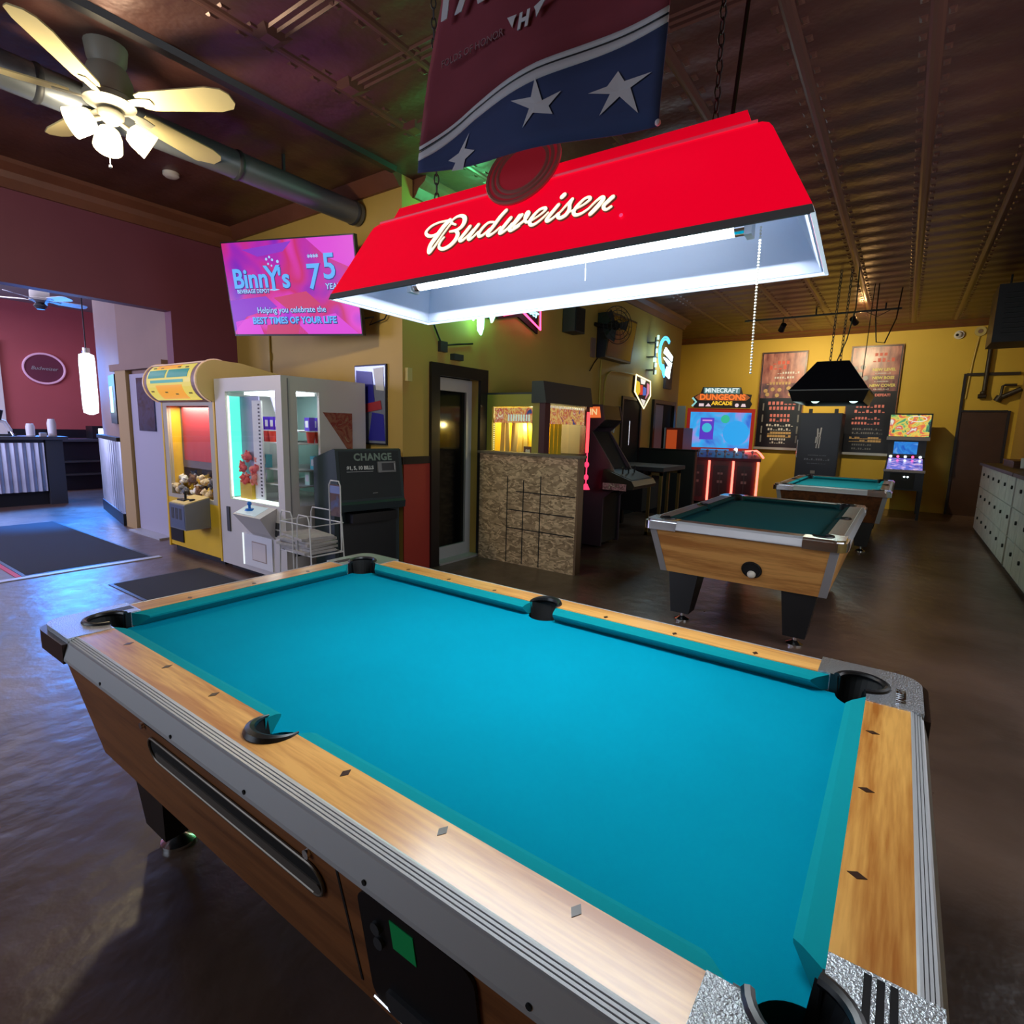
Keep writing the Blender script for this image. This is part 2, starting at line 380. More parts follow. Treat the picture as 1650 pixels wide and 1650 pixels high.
def solo(name, mb, m, label, cat, group=None, smooth=False, bev=0.0, kind=None, loc=None):
    if bev: mb.bevel(bev)
    if loc is None:
        vs = [v.co for v in mb.bm.verts]; loc = Vector(((min(v.x for v in vs)+max(v.x for v in vs))/2, (min(v.y for v in vs)+max(v.y for v in vs))/2, min(v.z for v in vs)))
    mb.xf(Matrix.Translation(-Vector(loc)))
    o = bpy.data.objects.new(name, mb.mesh(name, smooth)); COL.objects.link(o); o.data.materials.append(m); o.location = loc
    OFF[o.name] = Vector(loc)
    return tag(o, label, cat, group, kind)
def struct(name, mb, m, parent=None, smooth=False, bev=0.0):
    if bev: mb.bevel(bev)
    o = bpy.data.objects.new(name, mb.mesh(name, smooth)); COL.objects.link(o); o.data.materials.append(m)
    OFF[o.name] = Vector((0,0,0))
    if parent: o.parent = parent
    o['kind'] = 'structure'
    return o
def text(mb, s, size, p0, xd, yd, depth=0.002, align='CENTER', bold=0.0, shear=0.0, space=1.0):
    c = bpy.data.curves.new('t', 'FONT'); c.body = s; c.size = size; c.extrude = depth/2; c.align_x = align; c.align_y = 'CENTER'; c.offset = bold; c.shear = shear; c.space_character = space
    c.resolution_u = 3
    o = bpy.data.objects.new('t', c); COL.objects.link(o)
    me = bpy.data.meshes.new_from_object(o.evaluated_get(bpy.context.evaluated_depsgraph_get()))
    bpy.data.objects.remove(o)
    xd = Vector(xd).normalized(); yd = Vector(yd).normalized(); n = xd.cross(yd); p0 = Vector(p0)
    me.transform(Matrix(((xd.x, yd.x, n.x, p0.x), (xd.y, yd.y, n.y, p0.y), (xd.z, yd.z, n.z, p0.z), (0,0,0,1))))
    mb.bm.from_mesh(me); bpy.data.meshes.remove(me)
    return mb
def arc(c, r, a0, a1, n=10):
    return [(c[0]+r*cos(radians(a0+(a1-a0)*i/n)), c[1]+r*sin(radians(a0+(a1-a0)*i/n))) for i in range(n+1)]
def copy_tree(o, parent=None):
    c = o.copy(); COL.objects.link(c); c.parent = parent
    for ch in list(o.children): copy_tree(ch, c)
    return c
# ================================================================== THE SETTING
struct('floor', MB().box(-12.4, 3.7, -3.6, 13.0, -0.1, 0.0), M['floor'])
struct('ceiling', MB().box(-4.7, 3.7, -3.6, 13.0, 3.6, 3.7), M['tin'])
M['barceil'] = mat('bar_ceiling_grey', S(150, 150, 158), 0.6)
struct('ceiling_bar', MB().box(-12.4, -4.7, -3.6, 5.0, 3.6, 3.7), M['barceil'])
struct('wall_right', MB().box(3.6, 3.75, -3.6, 13.0, 0, 3.6), M['yellowp'])
struct('wall_back', MB().box(-2.95, 3.6, 12.85, 13.0, 0, 3.6), M['yellowb'])
w = MB()
w.box(-4.85, 3.6, -3.6, -3.5, 0, 0.8).box(-4.85, 3.6, -3.6, -3.5, 2.9, 3.6).box(-4.85, -4.2, -3.6, -3.5, 0.8, 2.9).box(-0.2, 3.6, -3.6, -3.5, 0.8, 2.9)
struct('wall_front', w, M['yellowp'])
wn = struct('window_added', MB().box(-4.2, -0.2, -3.57, -3.56, 0.8, 2.9), M['glass'])  # unseen window added to go with the fill light behind the camera
fr = MB()
for x in (-4.2, -2.9, -1.56, -0.26): fr.box(x, x+0.06, -3.59, -3.52, 0.8, 2.9)
fr.box(-4.2, -0.2, -3.59, -3.52, 0.8, 0.86).box(-4.2, -0.2, -3.59, -3.52, 2.84, 2.9)
struct('window_frame', fr, M['darktrim'], wn)
# maroon wall with the wide opening to the bar room
w = MB(); w.box(-4.85, -4.7, 2.25, 3.1, 0, 3.6).box(-4.85, -4.7, -0.9, 2.25, 2.6, 3.6).box(-4.85, -4.7, -3.5, -0.9, 0, 3.6)
struct('wall_left', w, M['purple'])
struct('wall_alcove', MB().box(-4.7, -1.97, 2.97, 3.1, 0, 3.6), M['yellowp'])
w = MB(); w.box(-1.97, -1.85, 2.97, 3.44, 0, 3.6).box(-1.97, -1.85, 4.08, 10.5, 0, 3.6).box(-1.97, -1.85, 3.44, 4.08, 2.0, 3.6)
struct('wall_games', w, M['yellowp'])
struct('wall_recess', MB().box(-2.95, -2.8, 10.5, 12.85, 0, 3.6).box(-2.8, -1.97, 10.4, 10.5, 0, 3.6), M['yellowp'])
# red lower wall and black rail beside the door
struct('wall_dado', MB().box(-1.85, -1.838, 2.97, 3.33, 0, 1.07), M['redp'])
struct('trim_1', MB().box(-1.85, -1.825, 2.965, 3.33, 1.07, 1.14), M['darktrim'])
struct('trim_2', MB().box(-2.6, -1.825, 2.945, 2.97, 1.07, 1.14), M['darktrim'])
# crown mouldings
def crown(name, pts_fn, m):
    struct(name, pts_fn, m)
struct('trim_3', MB().prism([(-4.70, 3.40), (-4.67, 3.40), (-4.62, 3.47), (-4.60, 3.52), (-4.52, 3.57), (-4.50, 3.6), (-4.70, 3.6)], 'y', -3.5, 2.97), M['tintrim'])
struct('trim_4', MB().prism([(12.85, 3.52), (12.80, 3.52), (12.72, 3.56), (12.55, 3.58), (12.50, 3.6), (12.85, 3.6)], 'x', -2.8, 3.6), M['tintrim'])
struct('trim_5', MB().prism([(-1.85, 3.45), (-1.82, 3.45), (-1.77, 3.52), (-1.70, 3.56), (-1.68, 3.6), (-1.85, 3.6)], 'y', 3.1, 10.5), M['tintrim'])
struct('trim_6', MB().prism([(2.97, 3.50), (2.94, 3.50), (2.88, 3.56), (2.84, 3.6), (2.97, 3.6)], 'x', -4.7, -1.85), M['tintrim'])
# dark seam where the two ceilings meet
struct('trim_7', MB().prism([(-1.86, 3.6), (-1.85, 3.565), (-1.79, 3.565), (-1.775, 3.6)], 'y', -3.5, 2.85), M['darktrim'])
# pressed tin seams: rolled strip with rows of studs
M['tinstrip'] = mat('tin_seam', S(100, 64, 56), 0.36, 0.25)
for k, x in enumerate((-1.27, -0.64, -0.01, 0.62, 1.25, 1.88, 2.51, 3.14)):
    b = MB(); b.prism([(x-0.035, 3.6), (x-0.02, 3.594), (x, 3.591), (x+0.02, 3.594), (x+0.035, 3.6)], 'y', -3.5, 12.5)
    y = -0.5
    while y < 12.4:
        for s in (-0.06, 0.06):
            b.hexa([(x+s-0.018, y-0.03, 3.6), (x+s+0.018, y-0.03, 3.6), (x+s+0.018, y+0.03, 3.6), (x+s-0.018, y+0.03, 3.6)],
                   [(x+s-0.008, y-0.015, 3.593), (x+s+0.008, y-0.015, 3.593), (x+s+0.008, y+0.015, 3.593), (x+s-0.008, y+0.015, 3.593)])
        y += 0.16
    struct('trim_%d' % (8+k), b, M['tinstrip'])
# raised cross bands in the pressed tin nearer the front
for k, y in enumerate((0.2, 0.78, 1.36, 1.92, 2.5)):
    b = MB()
    for dy in (-0.05, 0.0, 0.05):
        b.prism([(y+dy-0.012, 3.6), (y+dy, 3.591), (y+dy+0.012, 3.6)], 'x', -1.2, 1.2)
    b.hexa([(-1.30, y-0.09, 3.6), (-1.12, y-0.09, 3.6), (-1.12, y+0.09, 3.6), (-1.30, y+0.09, 3.6)], [(-1.25, y-0.04, 3.58), (-1.17, y-0.04, 3.58), (-1.17, y+0.04, 3.58), (-1.25, y+0.04, 3.58)])
    struct('trim_%d' % (16+k), b, M['tinstrip'])

# doorway beside the corner: black frame, recessed white-framed dark glass door
d1 = struct('door_1', MB().box(-1.985, -1.965, 3.44, 4.08, 0.02, 2.0), M['darkglass'])
b = MB(); b.box(-1.85, -1.815, 3.32, 3.44, 0, 2.05).box(-1.85, -1.815, 4.08, 4.21, 0, 2.05).box(-1.85, -1.815, 3.44, 4.08, 1.93, 2.05)
struct('door_frame', b, M['darktrim'], d1)
b = MB(); b.box(-1.965, -1.94, 3.44, 4.08, 1.80, 1.93).box(-1.965, -1.94, 3.99, 4.08, 0.02, 1.80).box(-1.965, -1.94, 3.44, 3.53, 0.02, 1.80).box(-1.965, -1.94, 3.53, 3.99, 0.02, 0.15)
struct('door_rails', b, M['lgrey'], d1)
struct('door_sill', MB().box(-1.97, -1.80, 3.44, 4.08, 0.0, 0.02), M['alu'], d1)
# dark doorways farther along the games wall
d2 = struct('door_2', MB().box(-1.85, -1.84, 7.83, 8.55, 0, 1.95), M['blackm'])
struct('door_frame', MB().box(-1.85, -1.82, 7.78, 7.83, 0, 2.0).box(-1.85, -1.82, 8.55, 8.60, 0, 2.0).box(-1.85, -1.82, 7.83, 8.55, 1.95, 2.0), M['darktrim'], d2)
struct('door_handle', MB().cyl((-1.80, 8.05, 1.2), (-1.80, 8.05, 1.6), 0.012).cyl((-1.84, 8.05, 1.22), (-1.80, 8.05, 1.22), 0.01).cyl((-1.84, 8.05, 1.58), (-1.80, 8.05, 1.58), 0.01), M['chrome'], d2)
d3 = struct('door_3', MB().box(-1.85, -1.84, 9.2, 10.2, 0, 1.95), M['blackm'])
struct('door_frame', MB().box(-1.85, -1.80, 9.12, 9.2, 0, 2.02).box(-1.85, -1.80, 10.2, 10.28, 0, 2.02).box(-1.85, -1.80, 9.2, 10.2, 1.95, 2.02), M['darktrim'], d3)
M['lilac'] = mat('pale_door_leaf', S(150, 140, 160), 0.5)
struct('door_leaf', MB().box(-1.84, -1.815, 9.22, 9.62, 0.02, 1.93), M['lilac'], d3)
# brown door at the right end of the back wall
M['browndoor'] = mat('dark_brown_door', S(70, 44, 30), 0.5, var=0.1)
d4 = struct('door_4', MB().box(2.80, 3.46, 12.82, 12.85, 0, 1.96), M['browndoor'])
struct('door_frame', MB().box(2.76, 2.80, 12.80, 12.85, 0, 2.66).box(3.46, 3.50, 12.80, 12.85, 0, 1.98).box(2.80, 3.46, 12.80, 12.85, 1.96, 1.99), M['darktrim'], d4)
struct('trim_22', MB().box(2.80, 3.55, 12.80, 12.85, 2.62, 2.67), M['pipe'])

# ------------------------------------------------------------------ bar room seen through the opening
struct('wall_bar', MB().box(-12.4, -12.25, -3.6, 5.0, 0, 3.6), M['barred'])
struct('wall_bar_front', MB().box(-12.4, -4.85, -3.6, -3.5, 0, 3.6), M['barred'])
struct('wall_bar_end', MB().box(-12.4, -8.3, 4.6, 4.75, 0, 3.6), M['barred'])
w = MB(); w.prism([(-4.85, 2.32), (-6.4, 2.32), (-8.3, 2.70), (-8.3, 4.6), (-8.15, 4.6), (-8.15, 2.82), (-6.38, 2.46), (-4.85, 2.46)], 'z', 0, 3.6)
struct('wall_bar_back', w, M['beige'])
struct('wall_bar_dado', MB().box(-12.25, -12.23, -3.5, 4.6, 0, 1.16), M['navy'])
# pale door in the bar-room wall
M['greydoor'] = mat('pale_grey_door', S(172, 168, 180), 0.5)
d5 = struct('door_5', MB().box(-6.02, -5.12, 2.285, 2.32, 0.02, 1.97), M['greydoor'])
struct('door_frame', MB().box(-6.36, -6.04, 2.25, 2.32, 0, 2.02), mat('tan_post', S(170, 142, 92), 0.6), d5)
struct('door_frame_head', MB().box(-6.5, -5.0, 2.24, 2.32, 2.02, 2.10), M['beige'], d5)
b = MB().box(-5.80, -5.34, 2.272, 2.285, 1.28, 1.92)
struct('door_window', b, screen('poster_blue_dark', [S(20, 24, 50), S(60, 70, 130), S(30, 30, 60)], 6, 0.25), d5)
struct('door_sill', MB().box(-6.0, -5.12, 2.14, 2.30, 0, 0.02), M['alu'], d5)
# corrugated wainscot on the angled wall
def corrugated(mb, p0, p1, z0, z1, pitch=0.10, amp=0.018):
    p0 = Vector((p0[0], p0[1], 0)); p1 = Vector((p1[0], p1[1], 0)); d = (p1-p0); L = d.length; d.normalize(); n = Vector((d.y, -d.x, 0))
    k = int(L/pitch*4); A = []; B = []
    for i in range(k+1):
        t = i/k*L; o = amp*sin(2*pi*t/pitch)+amp
        q = p0+d*t+n*o
        A.append(mb.bm.verts.new((q.x, q.y, z0))); B.append(mb.bm.verts.new((q.x, q.y, z1)))
    for i in range(k): mb.bm.faces.new((A[i], A[i+1], B[i+1], B[i]))
    q0 = [mb.bm.verts.new((p.x, p.y, z)) for p in (p0-n*0.02, p1-n*0.02) for z in (z0, z1)]
    mb.bm.faces.new((q0[0], q0[2], q0[3], q0[1])); mb.bm.faces.new((q0[0], q0[1], B[0], A[0])); mb.bm.faces.new((q0[2], A[-1], B[-1], q0[3]))
    return mb
struct('wall_wainscot', corrugated(MB(), (-8.25, 2.66), (-6.42, 2.29), 0.16, 1.12, 0.17, 0.024), M['corr'])
struct('baseboard_bar', MB().hexa([(-8.25, 2.60, 0), (-6.42, 2.235, 0), (-6.40, 2.30, 0), (-8.25, 2.68, 0)], [(-8.25, 2.60, 0.16), (-6.42, 2.235, 0.16), (-6.40, 2.30, 0.16), (-8.25, 2.68, 0.16)]), M['navy'])
struct('trim_23', MB().hexa([(-8.25, 2.59, 1.12), (-6.42, 2.225, 1.12), (-6.40, 2.30, 1.12), (-8.25, 2.68, 1.12)], [(-8.25, 2.59, 1.17), (-6.42, 2.225, 1.17), (-6.40, 2.30, 1.17), (-8.25, 2.68, 1.17)]), M['darktrim'])
# bright window at the left of the bar room
w2 = struct('window_2', MB().box(-12.24, -12.22, 0.6, 2.30, 1.05, 2.75), glow('daylit_window', (0.55, 0.72, 1.0, 1), 1.3))
struct('window_frame', MB().box(-12.25, -12.17, 2.28, 2.40, 1.0, 2.8).box(-12.25, -12.17, 0.5, 2.4, 2.72, 2.82).box(-12.25, -12.17, 0.5, 2.4, 0.98, 1.06), M['white'], w2)
# ceiling beam lines in the bar room
struct('trim_24', MB().box(-9.6, -9.4, -3.5, 2.6, 3.5, 3.6), M['lgrey'])

# oval sign on the bar wall
t = thing('oval_sign', 'oval sign with a thin pale rim on the brick-red bar wall', 'sign', (-12.25, 3.07, 2.05))
b = MB(); pts = [(0.33*cos(a*2*pi/40), 0.29*sin(a*2*pi/40)) for a in range(40)]
part('panel', MB().prism([(3.07+p[0], 2.36+p[1]) for p in pts], 'x', -12.25, -12.22), M['purple'], t)
part('rim', MB().tube([(-12.21, 3.07+p[0], 2.36+p[1]) for p in pts+pts[:1]], 0.02), mat('pale_pink_rim', S(220, 180, 210), 0.3, emit=S(220, 170, 210), es=0.25), t, smooth=True)
part('lettering', text(MB(), 'Budweiser', 0.1, (-12.21, 3.07, 2.36), (0, 1, 0), (0, 0, 1), 0.004, shear=0.3), M['lgrey'], t)

# hanging glowing tube lantern in the passage
t = thing('hanging_lantern', 'tall white glowing lantern hanging on a cord by the bar passage', 'lamp', (-7.28, 2.25, 3.6))
part('cord', MB().cyl((-7.28, 2.25, 2.34), (-7.28, 2.25, 3.6), 0.008, n=8), M['black'], t)
part('shade', MB().lathe([(0.02, 1.46), (0.085, 1.49), (0.092, 1.6), (0.092, 2.18), (0.085, 2.27), (0.02, 2.30)], (-7.28, 2.25, 0), 20), glow('lantern_white', (0.85, 0.93, 1.0, 1), 3.2), t, smooth=True)
part('cap', MB().cyl((-7.28, 2.25, 2.295), (-7.28, 2.25, 2.36), 0.045), M['chrome'], t)
# small lit display beside the lantern on the angled wall
t = thing('wall_tablet', 'small lit screen in a dark frame on the angled bar wall', 'screen', (-6.7, 2.33, 1.4))
part('frame', MB().hexa([(-7.1, 2.42, 1.35), (-6.62, 2.325, 1.35), (-6.62, 2.365, 1.35), (-7.1, 2.46, 1.35)], [(-7.1, 2.42, 2.0), (-6.62, 2.325, 2.0), (-6.62, 2.365, 2.0), (-7.1, 2.46, 2.0)]), M['navy'], t)
part('display', MB().hexa([(-7.0, 2.392, 1.5), (-6.82, 2.356, 1.5), (-6.82, 2.366, 1.5), (-7.0, 2.402, 1.5)], [(-7.0, 2.392, 1.85), (-6.82, 2.356, 1.85), (-6.82, 2.366, 1.85), (-7.0, 2.402, 1.85)]), M['cyanneon'], t)

# bar counter with corrugated front
t = thing('bar_counter', 'long bar counter with corrugated metal front and dark base', 'counter', (-9.6, 0.6, 0))
part('body', MB().box(-9.9, -9.32, -2.6, 2.30, 0.22, 1.05), M['navy'], t)
part('corrugated_front', corrugated(MB(), (-9.315, -2.6), (-9.315, 2.20), 0.22, 1.0), M['corr'], t)
part('end_post', MB().box(-9.40, -9.26, 2.22, 2.44, 0.0, 1.05), M['darkgrey'], t)
part('kick_base', MB().box(-9.85, -9.36, -2.6, 2.30, 0.0, 0.22), M['blackm'], t)
part('counter_top', MB().box(-9.98, -9.20, -2.65, 2.50, 1.05, 1.10), M['bar_top'], t)
# back bar behind it
t = thing('back_bar', 'dark back bar with shelves seen past the counter end', 'counter', (-11.3, 2.6, 0))
part('body', MB().box(-11.7, -11.2, 2.2, 4.3, 0.0, 0.95), M['navy'], t)
part('shelf', MB().box(-11.19, -11.0, 2.75, 4.2, 0.55, 0.58), M['darkgrey'], t)
part('shelf', MB().box(-11.19, -11.0, 2.75, 4.2, 0.30, 0.33), M['darkgrey'], t)
part('corrugated_front', corrugated(MB(), (-11.18, 2.25), (-11.18, 2.72), 0.1, 0.93), M['corr'], t)
part('counter_top', MB().box(-11.75, -11.0, 2.15, 4.35, 0.95, 1.0), M['bar_top'], t)
t = thing('cash_register', 'dark cash register with a lit panel on the back bar', 'register', (-11.3, 3.35, 1.0))
part('body', MB().box(-11.5, -11.15, 3.45, 3.85, 1.0, 1.25), M['black'], t)
part('display', MB().box(-11.15, -11.14, 3.55, 3.75, 1.05, 1.2), M['whiteneon'], t)
# cups and bar things
def cup(x, y, h, lab):
    t = thing('paper_cup_stack', lab, 'cups', (x, y, 1.10))
    part('cups', MB().lathe([(0.055, 1.10), (0.06, 1.10+h*0.75), (0.045, 1.10+h)], (x, y, 0), 16), M['white'], t, smooth=True)
    part('rim', MB().lathe([(0.064, 1.10), (0.064, 1.115), (0.055, 1.115)], (x, y, 0), 16), M['lgrey'], t, smooth=True)
cup(-9.45, 2.09, 0.20, 'shorter white stack of paper cups on the bar near the taps')
cup(-9.35, 2.34, 0.28, 'taller white stack of paper cups at the end of the bar')
t = thing('beer_tap', 'curved chrome and white beer tap tower on the bar', 'tap', (-9.5, 1.72, 1.10))
part('tower', MB().tube([(-9.5, 1.60, 1.10), (-9.5, 1.62, 1.28), (-9.5, 1.70, 1.36), (-9.5, 1.80, 1.32), (-9.5, 1.86, 1.18)], 0.03, 10), M['white'], t, smooth=True)
part('handle', MB().cyl((-9.47, 1.74, 1.35), (-9.44, 1.76, 1.50), 0.018, 0.028), M['black'], t)
part('spout', MB().cyl((-9.5, 1.86, 1.18), (-9.47, 1.88, 1.11), 0.018, 0.014), M['chrome'], t)
solo('drip_tray', MB().box(-9.80, -9.58, 1.50, 1.95, 1.101, 1.125), M['black'], 'black drip tray with glasses around on the bar top', 'tray', bev=0.006)
solo('napkin_holder', MB().box(-9.32, -9.24, 2.16, 2.24, 1.101, 1.16), M['lgrey'], 'small pale napkin holder between the cup stacks', 'holder', bev=0.01)
# ceiling fan of the bar room
def ceiling_fan(root, hub, R, angs, mblade, mhouse, lights, ceil_z, droop=0.02):
    hx, hy, hz = hub
    part('canopy', MB().lathe([(0.11, ceil_z), (0.10, ceil_z-0.08), (0.06, ceil_z-0.14)], (hx, hy, 0), 20), mhouse, root, smooth=True)
    part('downrod', MB().cyl((hx, hy, hz+0.12), (hx, hy, ceil_z-0.06), 0.013, n=10), mhouse, root, smooth=True)
    part('motor_housing', MB().lathe([(0.03, hz+0.20), (0.10, hz+0.18), (0.125, hz+0.12), (0.125, hz+0.03), (0.135, hz+0.02), (0.135, hz-0.01), (0.08, hz-0.035), (0.05, hz-0.04)], (hx, hy, 0), 28), mhouse, root, smooth=True)
    for a in angs:
        m = Matrix.Translation((hx, hy, hz)) @ Matrix.Rotation(radians(a), 4, 'Z') @ Matrix.Rotation(radians(-13), 4, 'X')
        out = [(0.19, -0.05), (0.24, -0.068), (R*0.85, -0.088), (R*0.96, -0.07), (R, -0.035), (R, 0.035), (R*0.96, 0.07), (R*0.85, 0.088), (0.24, 0.068), (0.19, 0.05)]
        bl = part('blade', MB().prism(out, 'z', -0.004, 0.004).xf(m), mblade, root)
        part('blade_iron', MB().prism([(0.10, -0.018), (0.20, -0.03), (0.27, -0.02), (0.27, 0.02), (0.20, 0.03), (0.10, 0.018)], 'z', -0.010, -0.0045).xf(m), mhouse, bl)
    if lights:
        part('light_kit', MB().lathe([(0.05, hz-0.04), (0.07, hz-0.06), (0.065, hz-0.09), (0.03, hz-0.12)], (hx, hy, 0), 20), mhouse, root, smooth=True)
        for a in lights:
            d = Vector((cos(radians(a))*0.86, sin(radians(a))*0.86, -0.50)).normalized(); c = Vector((hx, hy, hz-0.07))
            p1 = c+d*0.10
            arm = part('lamp_arm', MB().cyl(c, p1, 0.014, n=10), mhouse, root, smooth=True)
            prof = []
            mm = Matrix.Translation(p1) @ d.to_track_quat('Z', 'Y').to_matrix().to_4x4()
            sh = MB().lathe([(0.022, 0.0), (0.055, 0.012), (0.070, 0.05), (0.080, 0.13), (0.076, 0.13), (0.066, 0.05), (0.051, 0.016), (0.020, 0.006)], (0, 0, 0), 20, closed=True).xf(mm)
            part('lamp_shade', sh, mat('frosted_shade_%d' % int(a), S(250, 240, 210), 0.5, emit=(1.0, 0.86, 0.55, 1), es=1.6), arm, smooth=True)
            part('bulb', MB().ball(p1+d*0.045, 0.026, 14), M['bulb'], arm, smooth=True)
        part('pull_chain', MB().cyl((hx+0.02, hy-0.03, hz-0.36), (hx+0.02, hy-0.03, hz-0.14), 0.0025, n=6).ball((hx+0.02, hy-0.03, hz-0.37), 0.009, 10), M['white'], root, smooth=True)
t = thing('ceiling_fan', 'grey ceiling fan hanging in the bar room beyond the opening', 'fan', (-9.3, 2.34, 3.6))
ceiling_fan(t, (-9.3, 2.34, 3.22), 0.62, (20, 92, 164, 236, 308), M['lgrey'], M['grey'], None, 3.6)
part('light_kit', MB().lathe([(0.05, 3.18), (0.09, 3.13), (0.05, 3.08)], (-9.3, 2.34, 0), 16), M['darkgrey'], t, smooth=True)
# near ceiling fan
t = thing('ceiling_fan', 'cream ceiling fan with three lit lamps near the maroon wall', 'fan', (-2.12, 0.869, 3.6))
ceiling_fan(t, (-2.12, 0.869, 3.3), 0.77, (-46, 30, 106, 184, 250), M['fanblade'], M['fanwhite'], (168, 259, 78), 3.6)
point('fan_lamp_light', (-2.10, 0.84, 3.0), 55, (1.0, 0.84, 0.56), 0.09)
# round metal duct along the ceiling
t = thing('ceiling_duct', 'round grey-green metal duct running under the ceiling to the mustard wall', 'duct', (-2.42, 0, 3.37))
part('pipe', MB().lathe([(0.10, -3.4), (0.10, 2.955)], (-2.42, 0, 3.37), 28, axis='y'), mat('duct_metal', S(112, 118, 126), 0.35, 0.5), t, smooth=True)
for y in (-0.6, 0.6, 1.8, 2.9):
    part('collar', MB().lathe([(0.100, y-0.02), (0.108, y-0.01), (0.108, y+0.01), (0.100, y+0.02)], (-2.42, 0, 3.37), 28, axis='y'), M['darkgrey'], t, smooth=True)
for y in (0.0, 2.2):
    part('hanger_strap', MB().box(-2.43, -2.41, y-0.01, y+0.01, 3.46, 3.6), M['darkgrey'], t)
solo('smoke_detector', MB().lathe([(0.065, 3.6), (0.065, 3.575), (0.045, 3.56), (0.02, 3.56)], (-3.6, 1.85, 0), 20), M['offwhite'], 'small round detector on the ceiling beside the duct', 'detector', smooth=True)

# floor mats
def floor_mat(lab, x0, x1, y0, y1, rz=0):
    t = thing('floor_mat', lab, 'mat', ((x0+x1)/2, (y0+y1)/2, 0))
    part('mat', MB().box(x0+0.03, x1-0.03, y0+0.03, y1-0.03, 0.001, 0.009), M['mat'], t)
    b = MB()
    for a in ((x0, x1, y0, y0+0.03), (x0, x1, y1-0.03, y1), (x0, x0+0.03, y0+0.03, y1-0.03), (x1-0.03, x1, y0+0.03, y1-0.03)): b.box(a[0], a[1], a[2], a[3], 0.001, 0.006)
    part('border', b, M['black'], t)
floor_mat('large dark grey mat lying in the opening to the bar', -7.4, -4.32, 0.70, 1.75)
solo('edge_tape', MB().box(-7.4, -4.32, 0.655, 0.695, 0.001, 0.006), mat('red_tape', S(215, 60, 75), 0.6), 'red edge strip beside the large dark grey mat', 'strip')
floor_mat('small black mat in front of the two crane machines', -3.5, -0.75, 1.08, 1.86)
solo('threshold_strip', MB().box(-4.30, -4.22, -0.9, 1.80, 0.001, 0.008), M['alu'], 'pale metal threshold strip along the edge of the large mat', 'strip')
